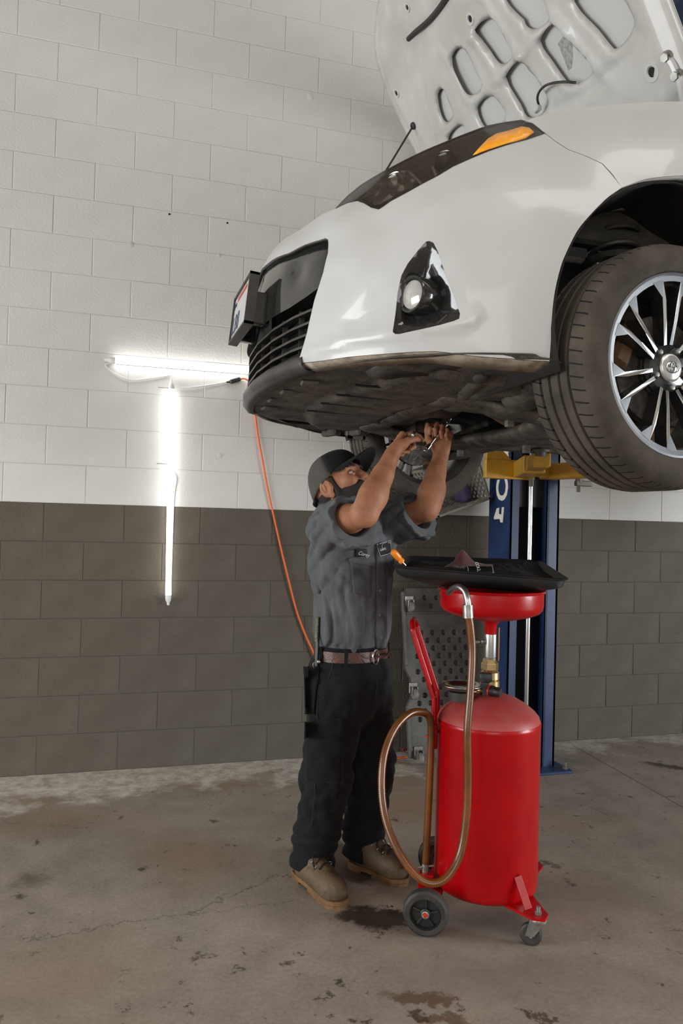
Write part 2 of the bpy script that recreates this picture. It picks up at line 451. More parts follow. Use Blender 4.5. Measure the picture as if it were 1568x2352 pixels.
    if wet is not None: rr = math_('SUBTRACT', rr, wet, True)
    L.new(rr, b.inputs['Roughness']); b.inputs['Specular IOR Level'].default_value = .35
    bp = N.new('ShaderNodeBump'); bp.inputs['Strength'].default_value = .28; bp.inputs['Distance'].default_value = .006
    hh = math_('ADD', math_('MULTIPLY', mid.outputs['Fac'], .7), math_('MULTIPLY', fine.outputs['Fac'], .35)); L.new(hh, bp.inputs['Height']); L.new(bp.outputs['Normal'], b.inputs['Normal'])
    return m
DK = (.030, .020, .014); RU = (.105, .052, .022); BR = (.060, .036, .020)
STAINS = []
for (p, rx, ry, rot, colr, amt, soft, wetn) in (
        ((0.941, 2.990, 0.000), .17, .26, .4, BR, .85, .25, .15), ((0.917, 2.524, 0.000), .16, .09, -.3, DK, .92, .35, .30), ((0.996, 2.545, 0.000), .05, .03, -.3, DK, .9, .3, .25),
        ((0.895, 2.065, 0.000), .12, .035, -.3, RU, .8, .35, 0), ((0.912, 1.968, 0.000), .10, .03, -.3, RU, .75, .35, 0), ((0.860, 1.997, 0.000), .04, .025, 0, BR, .8, .4, 0),
        ((0.699, 2.191, 0.000), .045, .03, 0, DK, .85, .4, .1), ((0.907, 2.422, 0.000), .032, .024, 0, DK, .85, .4, .1), ((0.704, 2.016, 0.000), .035, .02, 0, DK, .75, .4, 0),
        ((0.975, 1.983, 0.000), .03, .018, 0, DK, .75, .4, 0), ((1.160, 1.920, 0.000), .035, .02, 0, DK, .8, .4, 0), ((1.195, 1.899, 0.000), .03, .02, 0, BR, .8, .4, 0),
        ((1.268, 2.372, 0.000), .30, .16, -.3, (.16, .135, .112), .75, .8, 0), ((1.720, 2.516, 0.000), .35, .22, -.3, (.19, .163, .136), .6, .8, 0),
        ((1.214, 2.099, 0.000), .55, .18, -.3, (.18, .148, .118), .55, .8, 0), ((0.620, 3.962, 0.000), .4, .12, -.1, (.25, .15, .075), .35, .8, 0),
        ((-0.213, 3.652, 0.000), .5, .2, .1, (.22, .14, .08), .45, .8, 0), ((-0.235, 3.098, 0.000), .10, .10, 0, (.07, .048, .03), .6, .7, 0),
        ((0.499, 3.503, 0.000), .03, .03, 0, DK, .7, .5, 0), ((3.128, 3.751, 0.000), .05, .16, .7, DK, .8, .5, 0), ((1.730, 2.582, 0.000), .026, .03, 0, DK, .7, .5, 0),
        ((1.738, 2.758, 0.000), .03, .05, 0, DK, .7, .5, 0), ((-0.115, 2.414, 0.000), .45, .3, 0, (.27, .18, .11), .35, .85, 0), ((0.735, 3.236, 0.000), .02, .02, 0, DK, .7, .4, 0),
        ((0.405, 2.323, 0.000), .02, .02, 0, DK, .65, .4, 0), ((0.630, 2.133, 0.000), .025, .02, 0, DK, .7, .4, 0), ((1.632, 1.958, 0.000), .03, .012, 0, BR, .8, .4, 0)):
    STAINS.append((p[0], p[1], rx, ry, rot, colr, amt, soft, wetn))
CRACKS = []
for p, q, wd, amt, wob in (((-0.229, 2.662, 0.000), (0.286, 2.705, 0.000), .0035, .55, 1), ((0.286, 2.705, 0.000), (0.666, 2.917, 0.000), .004, .5, 1), ((0.302, 2.716, 0.000), (0.715, 2.701, 0.000), .003, .45, 1),
                      ((2.832, 4.243, 0.000), (2.729, 2.946, 0.000), .0035, .75, 0), ((-0.416, 3.724, 0.000), (-0.046, 3.553, 0.000), .003, .45, 1), ((2.289, 3.272, 0.000), (2.313, 3.168, 0.000), .003, .6, 0)):
    CRACKS.append((p, q, wd, amt, wob))
M_floor = floor_material()
fl = pydata('floor', [(-5.6, -5.6, 0), (8.2, -5.6, 0), (8.2, 4.54, 0), (-5.6, 4.54, 0), (-5.6, -5.6, -.15), (8.2, -5.6, -.15), (8.2, 4.54, -.15), (-5.6, 4.54, -.15)],
            [(0, 1, 2, 3), (7, 6, 5, 4), (0, 4, 5, 1), (1, 5, 6, 2), (2, 6, 7, 3), (3, 7, 4, 0)], M_floor); fl['kind'] = 'structure'

# --- the rest of the shell: ceiling and three walls with open bay doors
M_ceil = mat('ceiling_paint', (0.26, 0.205, 0.15), 0.8, noise_amt=.2, noise_scale=2)
ce = MB(); ce.box((1.3, -.53, 5.5), (13.8, 10.14, .2)); ce = ce.build('ceiling', M_ceil, smooth=False); ce['kind'] = 'structure'
def bay_wall(name, fixed, axis, lo, hi, o0, o1, oh):
    mb = MB(); t = .2
    def seg(a, b_, z0, z1):
        c, d = (a+b_)/2, b_-a
        if axis == 'x': mb.box((fixed, c, (z0+z1)/2), (t, d, z1-z0))
        else: mb.box((c, fixed, (z0+z1)/2), (d, t, z1-z0))
    seg(lo, o0, 0, 5.4); seg(o1, hi, 0, 5.4); seg(o0, o1, oh, 5.4)
    w = mb.build(name, M_shell, smooth=False); w['kind'] = 'structure'
M_shell = mat('shell_paint', (0.50, 0.48, 0.44), 0.7, noise_amt=.15, noise_scale=3)
bay_wall('wall_left', -5.5, 'x', -5.4, 4.3, -.45, 3.85, 2.6)
bay_wall('wall_right', 8.1, 'x', -5.4, 4.3, -3.3, 0.1, 3.4)
bay_wall('wall_front', -5.5, 'y', -5.6, 8.2, -3.6, 0.8, 3.6)


# ================================================================ tube lights on the wall, plug and orange cord
M_tube = mat('tube_glow', (1.0, 1.0, 0.985), 0.4, emit=8.0)
M_whitepl = mat('white_plastic', (0.78, 0.78, 0.76), 0.45)
M_blackpl = mat('black_plastic', (0.02, 0.02, 0.02), 0.45, noise_amt=.3, noise_scale=30)
M_wire = mat('hook_wire', (0.18, 0.17, 0.16), 0.4, metal=.6)
TY = WALL_Y-.032
def tube_light(label, p, q, clips, group):
    p = Vector(p); q = Vector(q); a = (q-p).normalized(); t = thing('tube_light', label, 'light', (p+q)/2, group=group)
    mb = MB(); mb.tube([p+a*.03, q-a*.03], .0155, n=16); mb.build('tube', M_tube, t)
    side = a.cross(Vector((0, -1, 0)))
    mb = MB(); c = (p+q)/2+Vector((0, .021, 0)); L_ = (q-p).length-.08
    mb.box(c, (L_, .014, .024), frame_rot(a, (0, -1, 0)) @ Matrix.Rotation(PI/2, 3, 'X'), .002); mb.build('backing_rail', M_whitepl, t)
    for e, s in ((p, 1), (q, -1)):
        mb = MB(); mb.lathe([(.016, .034), (.0165, .02), (.015, .006), (.009, -.006), (.006, -.022), (0, -.023)], e, a*s, n=14); mb.build('end_cap', M_whitepl, t)
    for k in clips:
        c = p.lerp(q, k); mb = MB(); mb.tube([c+Vector((0, .03, 0))+side*.07, c+Vector((0, .025, 0))], .0016, n=5)
        mb.build('hook', M_wire, t)
    return t
h0 = (-0.000, 4.305, 2.192); h1 = (1.215, TY, 2.195)
tl = tube_light('white tube light fixed level across the white wall, running behind the bumper', (h0[0]-.02, TY, h0[2]), h1, (), 'tube lights on the wall')
v0 = (0.312, 4.305, 2.095); v1 = (0.328, 4.305, 0.907)
tv = tube_light('white tube light hanging upright over the line between white and grey paint', (v0[0], TY, v0[2]), (v1[0], TY, v1[2]), (.02, .37), 'tube lights on the wall')
M_lead = mat('white_lead', (0.72, 0.71, 0.68), 0.5)
def run(name, pts, r, m, parent=None, n=8, seg=8):
    mb = MB(); mb.tube(crom(pts, seg), r, n=n); return mb.build(name, m, parent, angle=60)
W_ = lambda p: (p[0], WALL_Y-.006, p[2])
run('lead_wire', [W_((0.009, 4.330, 2.186)), W_((-0.036, 4.330, 2.170)), W_((0.010, 4.330, 2.132)), W_((0.097, 4.330, 2.101)), W_((0.211, 4.330, 2.120)), W_((0.303, 4.330, 2.141))], .003, M_lead, tl)
run('lead_wire', [W_((0.310, 4.330, 2.084)), W_((0.399, 4.330, 2.082)), W_((0.518, 4.330, 2.105)), W_((0.634, 4.330, 2.134))], .003, M_lead, tv)
run('lead_wire', [W_((0.342, 4.330, 1.612)), W_((0.355, 4.330, 1.575)), W_((0.347, 4.330, 1.503)), W_((0.344, 4.330, 1.383)), W_((0.343, 4.330, 1.097)), W_((0.340, 4.330, 0.954))], .0025, M_lead, tv)
M_orange = mat('orange_cord', (0.80, 0.12, 0.008), 0.42)
c0 = (0.633, 4.325, 2.130); c1 = (0.691, 4.325, 2.152)
cord = thing('extension_cord', 'orange extension cord hanging down the wall behind the mechanic', 'cord', (c1[0], 4.325, c1[2]))
mb = MB(); mb.box((Vector(c0)+Vector(c1))/2, ((Vector(c1)-Vector(c0)).length, .026, .022), frame_rot(Vector(c1)-Vector(c0), (0, 0, 1)), .004); mb.build('socket', M_blackpl, cord)
mb = MB(); mb.cyl(c0, (c0[0]-.02, c0[1], c0[2]-.003), .007, .004, n=10); mb.build('plug', M_blackpl, cord)
run('cable', [c1, (0.717, 4.320, 2.153), (0.745, 4.320, 2.131), (0.762, 4.322, 2.071), (0.778, 4.325, 1.974), (0.799, 4.325, 1.839), (0.830, 4.322, 1.693), (0.862, 4.325, 1.546), (0.899, 4.325, 1.399),
              (0.950, 4.325, 1.202), (0.997, 4.322, 1.029), (1.048, 4.325, 0.854), (1.103, 4.325, 0.716), (1.162, 4.320, 0.591), (1.227, 4.320, 0.426), (1.296, 4.315, 0.224), (1.354, 4.315, 0.040),
              (1.36, 4.30, .006), (1.45, 4.28, .005), (1.60, 4.20, .005), (1.72, 4.22, .005)], .0052, M_orange, cord, n=8, seg=6)

# ================================================================ plastic creeper standing on end against the wall
M_creep = mat('creeper_plastic', (0.115, 0.105, 0.092), 0.6, noise_amt=.45, noise_scale=7, bump=.2, bump_scale=40)
M_wheelgrey = mat('caster_tyre', (0.22, 0.20, 0.17), 0.6, noise_amt=.3, noise_scale=30)
M_zinc = mat('zinc_plate', (0.42, 0.41, 0.38), 0.38, metal=.85, noise_amt=.35, noise_scale=40)
A_ = Vector((1.669, 4.100, 0.058)); B_ = Vector((1.712, 4.280, 0.978))
cr = thing('creeper', 'dark grey plastic creeper with rows of round dimples stood on end against the wall', 'creeper', (A_.x+.22, A_.y, 0))
CW, CH = .45, B_.z-.02
ue = Vector((1, 0, 0)); ve = Vector((0, (B_.y-A_.y), CH)).normalized(); ne = ue.cross(ve)*-1      # ne: out of the board towards the room
if ne.y > 0: ne = -ne
org_ = Vector((A_.x, A_.y, .025))
def cp(u, v, w=0.0): return org_+ue*u+ve*v+ne*w
CH = (B_.z-.025)/ve.z
# board: outline with dimples as real recesses
holes = []
for r_ in range(14):
    for c_ in range(6):
        u = .075+c_*.070+(.035 if r_ % 2 else 0); v = .13+r_*.0445
        if u < CW-.035 and not (v < .20 and u < .12) and not (.34 < v < .44 and u < .10) and v < CH-.19: holes.append((u, v, .0170))
for c_ in range(4): holes.append((.14+c_*.075, CH-.055, .016))
for c_ in range(3): holes.append((.178+c_*.075, CH-.105, .016))
outl = [(.03, 0), (.12, .0), (.14, .03), (CW-.14, .03), (CW-.12, 0), (CW-.03, 0), (CW, .03), (CW, CH*.30), (CW-.03, CH*.36), (CW-.03, CH*.46), (CW, CH*.52), (CW, CH-.03), (CW-.03, CH), (.03, CH), (0, CH-.03), (0, CH*.52), (.03, CH*.46), (.03, CH*.36), (0, CH*.30), (0, .03)]
def holed_plate(outline, holes, nh=10, extra=()):
    """2D outline with round holes -> verts, triangles and hole loops"""
    v = [Vector(p) for p in outline]; loops = [list(range(len(v)))]
    for (u, w, r) in holes:
        s0_ = len(v); v += [Vector((u+r*math.cos(2*PI*k/nh), w+r*math.sin(2*PI*k/nh))) for k in range(nh)]; loops.append(list(range(s0_, s0_+nh)))
    ed = [(lp[i], lp[(i+1) % len(lp)]) for lp in loops for i in range(len(lp))]
    v += [Vector(p) for p in extra]
    vo, _, fo, ov, _, _ = delaunay_2d_cdt(v, ed, [], 1, 1e-6)
    return vo, fo, loops
def in_poly(p, poly):
    c = False; n = len(poly)
    for i in range(n):
        a = poly[i]; b_ = poly[(i+1) % n]
        if (a[1] > p[1]) != (b_[1] > p[1]) and p[0] < (b_[0]-a[0])*(p[1]-a[1])/(b_[1]-a[1])+a[0]: c = not c
    return c
vo, fo, loops = holed_plate(outl, holes)
V_ = [cp(p.x, p.y, .02) for p in vo]; F_ = []
for f in fo:
    cc = sum((vo[i] for i in f), Vector((0, 0)))/len(f)
    if in_poly(cc, outl) and not any((cc.x-h_[0])**2+(cc.y-h_[1])**2 < h_[2]**2*.9 for h_ in holes): F_.append(f)
for (u, w, r) in holes:                                   # dimple cups
    s0_ = len(V_); nh = 10
    for rr, dd in ((1, .02), (.75, .006), (.4, .002)): V_ += [cp(u+rr*r*math.cos(2*PI*k/nh), w+rr*r*math.sin(2*PI*k/nh), dd) for k in range(nh)]
    for a in range(2):
        for k in range(nh): F_.append((s0_+a*nh+k, s0_+a*nh+(k+1) % nh, s0_+(a+1)*nh+(k+1) % nh, s0_+(a+1)*nh+k))
    F_.append([s0_+2*nh+k for k in range(nh)])
s0_ = len(V_); n_ = len(outl); V_ += [cp(p[0], p[1], .02) for p in outl]+[cp(p[0], p[1], -.01) for p in outl]
for i in range(n_): j = (i+1) % n_; F_.append((s0_+i, s0_+j, s0_+n_+j, s0_+n_+i))
F_.append([s0_+n_+i for i in range(n_)])
pydata('board', V_, F_, M_creep, cr)
CRM = Matrix((ue, ve, ne)).transposed()
mb = MB(); mb.box(cp(CW/2, CH-.145, .022), (CW-.04, .014, .01), CRM, .003); mb.build('rib', M_creep, cr)
for uu in (.006, CW-.006):
    for vv, ll in ((CH*.76, CH*.44), (CH*.15, CH*.28)): mb = MB(); mb.box(cp(uu, vv, .012), (.02, ll, .03), CRM, .004); mb.build('rim', M_creep, cr)
for (u, v) in ((.04, CH-.075), (CW-.04, CH-.075), (.055, .045), (CW-.05, .045), (.04, CH*.41)):
    q = cp(u, v, .02); c_ = thing('caster', None, None, q-ORG[cr.name], parent=cr); ORG[c_.name] = Vector((0, 0, 0))
    dn = Vector((0, 0, -1))
    mb = MB(); mb.box((0, 0, 0), (.05, .012, .06), None, .002); mb.build('caster_plate', M_zinc, c_, local=True)
    for s_ in (-1, 1): mb = MB(); mb.box((s_*.016, -.022, -.012), (.004, .03, .045), None, .001); mb.build('fork', M_zinc, c_, local=True)
    mb = MB(); mb.lathe([(.006, -.012), (.028, -.012), (.031, -.007), (.031, .007), (.028, .012), (.006, .012)], (0, -.03, -.03), (1, 0, 0), n=18); mb.build('caster_wheel', M_wheelgrey, c_, local=True)

# small pliers lying by the creeper's foot
M_redgrip = mat('red_grip', (0.55, 0.03, 0.012), 0.4)
M_steel = mat('tool_steel', (0.55, 0.54, 0.52), 0.28, metal=1.0, noise_amt=.2, noise_scale=40)
p0 = Vector((1.711, 4.384, 0.012)); p1 = Vector((1.745, 4.286, 0.012))
pl = thing('pliers', 'small pliers with red and black grips on the floor beside the creeper', 'pliers', p0)
mb = MB(); mb.tube(crom([p0+Vector((-.03, .04, 0)), p0, p0.lerp(p1, .5)+Vector((0, .012, .0)), p1], 5), .007, n=8); mb.build('grip', M_redgrip, pl)
mb = MB(); mb.tube(crom([p0+Vector((-.03, -.03, 0)), p0+Vector((.02, -.03, 0)), p0.lerp(p1, .6)+Vector((0, -.02, 0)), p1], 5), .007, n=8); mb.build('grip', M_blackpl, pl)
mb = MB(); mb.box(p1+Vector((.03, 0, 0)), (.06, .022, .012), None, .004); mb.build('jaw', M_steel, pl)

# ================================================================ milk crate on a wall hook, tipped
M_crate = mat('crate_plastic', (0.20, 0.175, 0.14), 0.55, noise_amt=.4, noise_scale=9)
M_purple = mat('purple_cloth', (0.085, 0.065, 0.15), 0.8, noise_amt=.3, noise_scale=12)
k0 = Vector((1.782, 4.020, 1.407)); k1 = Vector((2.086, 4.020, 1.516))
ku = (k1-k0).normalized(); kw = Vector((0, 1, 0)); kv = Vector((-ku.z, 0, ku.x))
ct = thing('milk_crate', 'open plastic milk crate with diamond lattice sides hung tilted on the wall', 'crate', k0)
CWd, CHt, CDp = .335, .27, .30
def kp(a, b_, c_): return k0+ku*a+kv*b_+kw*c_
KR = Matrix((ku, kw, kv)).transposed()
def bar(mb, a, b_, d): mb.box(kp(*a)+(kp(*b_)-kp(*a))/2, (abs(b_[0]-a[0])+d, abs(b_[2]-a[2])+d, abs(b_[1]-a[1])+d), KR, .003)
mb = MB(); t_ = .016
for c_ in (0, CDp):
    bar(mb, (0, 0, c_), (CWd, 0, c_), t_); bar(mb, (0, CHt, c_), (CWd, CHt, c_), t_); bar(mb, (0, 0, c_), (0, CHt, c_), t_); bar(mb, (CWd, 0, c_), (CWd, CHt, c_), t_)
for a in (0, CWd):
    for b_ in (0, CHt): bar(mb, (a, b_, 0), (a, b_, CDp), t_)
mb.build('frame', M_crate, ct)
def lattice(mb, P, w, hgt, step, r):
    n = int((w+hgt)/step)+1
    for k in range(-int(hgt/step)-1, n):
        for s in (1, -1):
            pts = []
            for b_ in (0, hgt):
                a = k*step+(b_ if s > 0 else hgt-b_)
                pts.append((a, b_))
            (a0, b0), (a1, b1) = pts
            if a0 > a1: (a0, b0), (a1, b1) = (a1, b1), (a0, b0)
            if a1 <= 0 or a0 >= w: continue
            tt0 = max(0, (0-a0)/(a1-a0)); tt1 = min(1, (w-a0)/(a1-a0))
            q0 = P(a0+(a1-a0)*tt0, b0+(b1-b0)*tt0); q1 = P(a0+(a1-a0)*tt1, b0+(b1-b0)*tt1)
            if (q1-q0).length > .01: mb.cyl(q0, q1, r, n=6)
for nm, P, w, hh in (('back_lattice', lambda a, b_: kp(a, b_, CDp), CWd, CHt), ('side_lattice', lambda a, b_: kp(0, b_, a), CDp, CHt), ('side_lattice', lambda a, b_: kp(CWd, b_, a), CDp, CHt), ('bottom_lattice', lambda a, b_: kp(a, 0, b_), CWd, CDp)):
    mb = MB(); lattice(mb, P, w, hh, .048, .0048); mb.build(nm, M_crate, ct)
mb = MB(); mb.box(kp(.0, CHt-.02, CDp)+Vector((0, .008, 0)), (.05, .03, .06)); mb.build('wall_hook', M_zinc, ct)
cl_ = MB(); cl_.box(kp(.255, .06, .16), (.07, .14, .10), KR, .025, 3); cl_ = cl_.build('folded_cloth', M_purple)
tag(cl_, 'dark purple folded cloth stuffed in the tilted milk crate', 'cloth')


# ================================================================ two-post lift
M_blue = mat('lift_blue', (0.018, 0.040, 0.115), 0.42, noise_amt=.35, noise_scale=6, rough_var=.15)
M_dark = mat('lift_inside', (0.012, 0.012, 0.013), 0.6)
M_chrome = mat('chrome', (0.78, 0.78, 0.77), 0.14, metal=1.0)
M_yellow = mat('lift_yellow', (0.62, 0.33, 0.025), 0.45, noise_amt=.4, noise_scale=7, col2=(.36, .20, .03), rough_var=.15)
M_iron = mat('dull_iron', (0.16, 0.145, 0.125), 0.55, metal=.6, noise_amt=.4, noise_scale=25)
M_deck = mat('lettering_cream', (0.72, 0.68, 0.58), 0.6)
X0, X1, Y0, Y1 = 2.14, 2.45, 3.85, 4.10
lift = thing('car_lift', 'blue two-post vehicle lift with yellow arms under the white car', 'lift', ((X0+X1)/2, Y0+.12, 0))
def lift_post(y0, y1, sgn):
    """C section open towards the car; sgn = +1 when the car lies on the -Y side"""
    H = 3.55; t = .012; mb = MB(); ya, yb = (y0, y1)
    def pl(a0, a1, b0, b1): mb.box(((a0+a1)/2, (b0+b1)/2, H/2), (a1-a0, b1-b0, H))
    fr, bk = (ya, yb) if sgn > 0 else (yb, ya)
    s = 1 if sgn > 0 else -1
    pl(X0, X0+t, ya, yb); pl(X1-t, X1, ya, yb)                                  # webs
    pl(X0, X1, min(bk, bk-s*t), max(bk, bk-s*t))                                # back
    pl(X0, X0+.055, min(fr, fr+s*t), max(fr, fr+s*t)); pl(X1-.075, X1, min(fr, fr+s*t), max(fr, fr+s*t))  # lips
    pl(X0+.043, X0+.055, min(fr, fr+s*.06), max(fr, fr+s*.06)); pl(X1-.075, X1-.063, min(fr, fr+s*.06), max(fr, fr+s*.06))
    mb.build('column', M_blue, lift, smooth=False)
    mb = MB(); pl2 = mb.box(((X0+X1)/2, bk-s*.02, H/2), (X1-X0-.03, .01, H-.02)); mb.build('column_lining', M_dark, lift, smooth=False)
    mb = MB(); mb.box(((X0+X1)/2+.01, (ya+yb)/2-s*.03, .008), (X1-X0+.10, yb-ya+.14, .016), None, .003); mb.build('base_plate', M_blue, lift, smooth=False)
    for bx in (X0-.018, X1+.035):
        for by in (ya-.06, yb-.02):
            mb = MB(); mb.cyl((bx, by, .016), (bx, by, .030), .016, n=6); mb.cyl((bx, by, .030), (bx, by, .055), .008, n=10); mb.build('anchor_bolt', M_iron, lift, smooth=False)
    xm = 2.281
    mb = MB(); mb.cyl((xm, fr+s*.03, .02), (xm, fr+s*.03, 3.4), .0165, n=20); mb.build('hydraulic_rod', M_chrome, lift)
    mb = MB(); mb.box(((X0+X1)/2, fr+s*.10, 1.72), (X1-X0-.05, .10, .50), None, .005); mb.build('carriage', M_dark, lift, smooth=False)
lift_post(Y0, Y1, 1)
CY = 2.465
lift_post(2*CY-Y1, 2*CY-Y0, -1)
mb = MB(); mb.box(((X0+X1)/2, CY, 3.62), (.20, Y1-(2*CY-Y1), .16), None, .006); mb.build('overhead_beam', M_blue, lift, smooth=False)
# lettering up the front of the far column
ux, uy = (0, 0, 1), (0, 1, 0)
LT = (2.138, 3.914, 1.468)
text_mesh('lettering', 'Challenger', .185, M_deck, lift, (X0-.0012, 3.885, (2.140, 3.959, 1.501)[2]), (0, 0, 1), (0, 1, 0), bold=.005)
EM = [(2.138, 4.036, 1.412), (2.138, 4.006, 1.462), (2.138, 3.976, 1.467), (2.138, 3.979, 1.432), (2.138, 3.948, 1.427), (2.138, 3.945, 1.469), (2.138, 3.920, 1.469), (2.138, 3.931, 1.382), (2.138, 3.956, 1.382), (2.138, 3.967, 1.402), (2.138, 4.035, 1.400)]
n_ = len(EM); mb = MB(); mb.raw([Vector(p) for p in EM]+[Vector(p)+Vector((.002, 0, 0)) for p in EM], [list(range(n_)), list(range(n_, 2*n_))[::-1]]+[(i, (i+1) % n_, n_+(i+1) % n_, n_+i) for i in range(n_)])
mb.build('emblem', M_deck, lift, smooth=False)
# arms reaching under the car
def arm(p, q, wd, hg, nm='arm'):
    p = Vector(p); q = Vector(q); a = q-p; R_ = frame_rot(a, (0, 0, 1))
    mb = MB(); mb.box((p+q)/2, (a.length, wd, hg), R_, .006); return mb.build(nm, M_yellow, lift, smooth=False), R_
zA = 1.672
a1 = Vector((2.21, 3.86, zA)); a2 = Vector((2.03, 3.42, zA))
o_, R_ = arm(a1, a2, .11, .09)
a3 = Vector((1.95, 3.22, zA+.005)); arm(a2+(a1-a2)*.15, a3, .085, .07, 'arm_extension')
b1 = Vector((2.36, 3.86, zA)); b2 = Vector((2.52, 3.22, zA)); arm(b1, b2, .10, .085)
arm(b2+(b1-b2)*.2, Vector((2.62, 2.95, zA+.01)), .08, .065, 'arm_extension')
# the yoke of the carriage facing us
mb = MB(); mb.box((2.10, 3.80, zA), (.30, .035, .105), None, .004); mb.box((2.33, 3.79, zA+.005), (.13, .04, .085), None, .012); mb.build('yoke', M_yellow, lift, smooth=False)
mb = MB(); mb.prism([(0, 0), (.15, 0), (.04, .10), (0, .10)], (0, .03, 0), (1.96, 3.79, zA+.05), (1, 0, 0), (0, 0, 1)); mb.build('gusset', M_yellow, lift, smooth=False)
mb = MB(); mb.box((2.44, 3.77, zA), (.09, .05, .06), None, .006); mb.box((2.50, 3.75, zA-.025), (.08, .03, .016), None, .003); mb.build('locking_lug', M_yellow, lift, smooth=False)
for (x, z) in ((2.19, zA+.022), (2.19, zA-.022)):
    mb = MB(); mb.cyl((x, 3.782, z), (x, 3.772, z), .013, n=12); mb.cyl((x, 3.774, z), (x, 3.766, z), .006, n=8); mb.build('bolt', M_zinc, lift)
mb = MB(); mb.cyl((2.215, 3.76, zA-.045), (2.215, 3.76, zA-.09), .014, n=8); mb.build('bolt', M_iron, lift, smooth=False)
mb = MB(); mb.cyl((2.50, 3.74, zA-.03), (2.50, 3.74, zA-.06), .018, n=12); mb.cyl((2.50, 3.74, zA-.06), (2.50, 3.74, zA-.11), .011, n=8); mb.box((2.53, 3.74, zA-.062), (.10, .03, .03), None, .003); mb.build('locking_pin', M_iron, lift)
# pads standing on the arm ends and carrying the sills
for (x, y) in ((1.95, 3.235), (2.62, 2.97)):
    mb = MB(); mb.cyl((x, y, zA+.02), (x, y, zA+.040), .03, n=16); mb.cyl((x, y, zA+.040), (x, y, zA+.052), .05, n=20); mb.build('lift_pad', M_iron, lift)


# ================================================================ red waste-oil drain tank on wheels
M_red = mat('red_enamel', (0.42, 0.0008, 0.003), 0.30, spec=.32, coat=.12, noise_amt=.22, noise_scale=5, rough_var=.08)
M_reddust = mat('red_enamel_dusty', (0.42, 0.030, 0.032), 0.48, noise_amt=.35, noise_scale=6, col2=(.36, .08, .07))
M_brass = mat('brass', (0.46, 0.33, 0.16), 0.36, metal=.9, noise_amt=.3, noise_scale=25)
M_alu = mat('aluminium', (0.60, 0.60, 0.58), 0.32, metal=1.0, noise_amt=.12, noise_scale=30)
M_rubber = mat('rubber', (0.018, 0.017, 0.016), 0.62, noise_amt=.5, noise_scale=14, col2=(.045, .040, .034))
M_bowl = mat('polished_steel', (0.70, 0.69, 0.67), 0.16, metal=1.0)
M_hose = mat('amber_hose', (0.21, 0.066, 0.010), 0.26, spec=.6, noise_amt=.55, noise_scale=4, col2=(.075, .026, .007))
TC = Vector((1.312, 2.482, 0)); TD = Vector((.8755, -.483, 0)); TE = Vector((.483, .8755, 0))
def tp(a, b_, z): return TC+TD*a+TE*b_+Vector((0, 0, z))
tank = thing('oil_drain_tank', 'red wheeled waste oil drain tank with funnel and amber hose beside the mechanic', 'tank', TC)
R = .180
prof = [(0, .088), (.10, .087), (.150, .089), (.168, .095), (.177, .104), (R, .116), (R, .655), (R+.0016, .660), (R+.0016, .668), (R-.001, .674), (.174, .690), (.160, .706), (.135, .726), (.10, .746), (.06, .760), (.02, .766), (0, .767)]
mb = MB(); mb.lathe(prof[:10], TC, n=72); mb.build('tank_body', M_red, tank, angle=50)
mb = MB(); mb.lathe(prof[9:], TC, n=72); mb.build('tank_dome', M_reddust, tank, angle=50)
# funnel
zf = 1.128
fp = [(.020, .955), (.021, 1.005), (.032, 1.018), (.09, 1.028), (.140, 1.040), (.168, 1.052), (.178, 1.064), (.1815, 1.078), (.182, zf-.006), (.187, zf-.004), (.189, zf), (.187, zf+.004), (.182, zf+.004), (.179, zf), (.1785, 1.08), (.172, 1.066), (.13, 1.050), (.04, 1.030), (.016, 1.02)]
mb = MB(); mb.lathe(fp, TC, n=72); mb.build('funnel', M_red, tank, angle=45)
# valve column
mb = MB(); mb.lathe([(.0, .988), (.018, .988), (.018, .975), (.0225, .972), (.0225, .893), (.021, .888), (.0225, .885), (.0215, .881), (0, .881)], TC, n=32); mb.build('sleeve', M_alu, tank)
mb = MB(); mb.lathe([(0, .884), (.026, .884), (.026, .872), (0, .872)], TC, n=6); mb.build('hex_nut', M_brass, tank, smooth=False)
mb = MB(); mb.lathe([(0, .872), (.030, .872), (.031, .868), (.031, .848), (.028, .842), (0, .842)], TC, n=6); mb.build('union_nut', M_brass, tank, smooth=False)
mb = MB(); mb.lathe([(0, .848), (.026, .846), (.033, .838), (.034, .815), (.031, .811), (.035, .808), (.035, .786), (.030, .780), (.03, .755), (0, .755)], TC, n=28); mb.build('ball_valve', M_brass, tank)
mb = MB(); q = tp(.0, 0, 0); mb.prism([(-.006, .0), (.006, .0), (.007, .09), (.004, .118), (-.004, .118), (-.008, .09)], TD*.004, q+TD*.028+Vector((0, 0, .878)), TE, (0, 0, 1)); mb.build('lever', mat('orange_lever', (.50, .20, .02), .4), tank, smooth=False)
mb = MB(); p = tp(-.02, -.01, .945); lf = Vector((-.95, -.1, 0)).normalized(); mb.cyl(p, p+lf*.018, .0075, n=8); mb.cyl(p+lf*.018, p+lf*.034, .004, n=8); mb.build('set_screw', M_zinc, tank, smooth=False)
mb = MB(); mb.cyl(p+lf*.032, p+lf*.046, .013, n=10)
mb.build('knob', M_blackpl, tank, smooth=False)
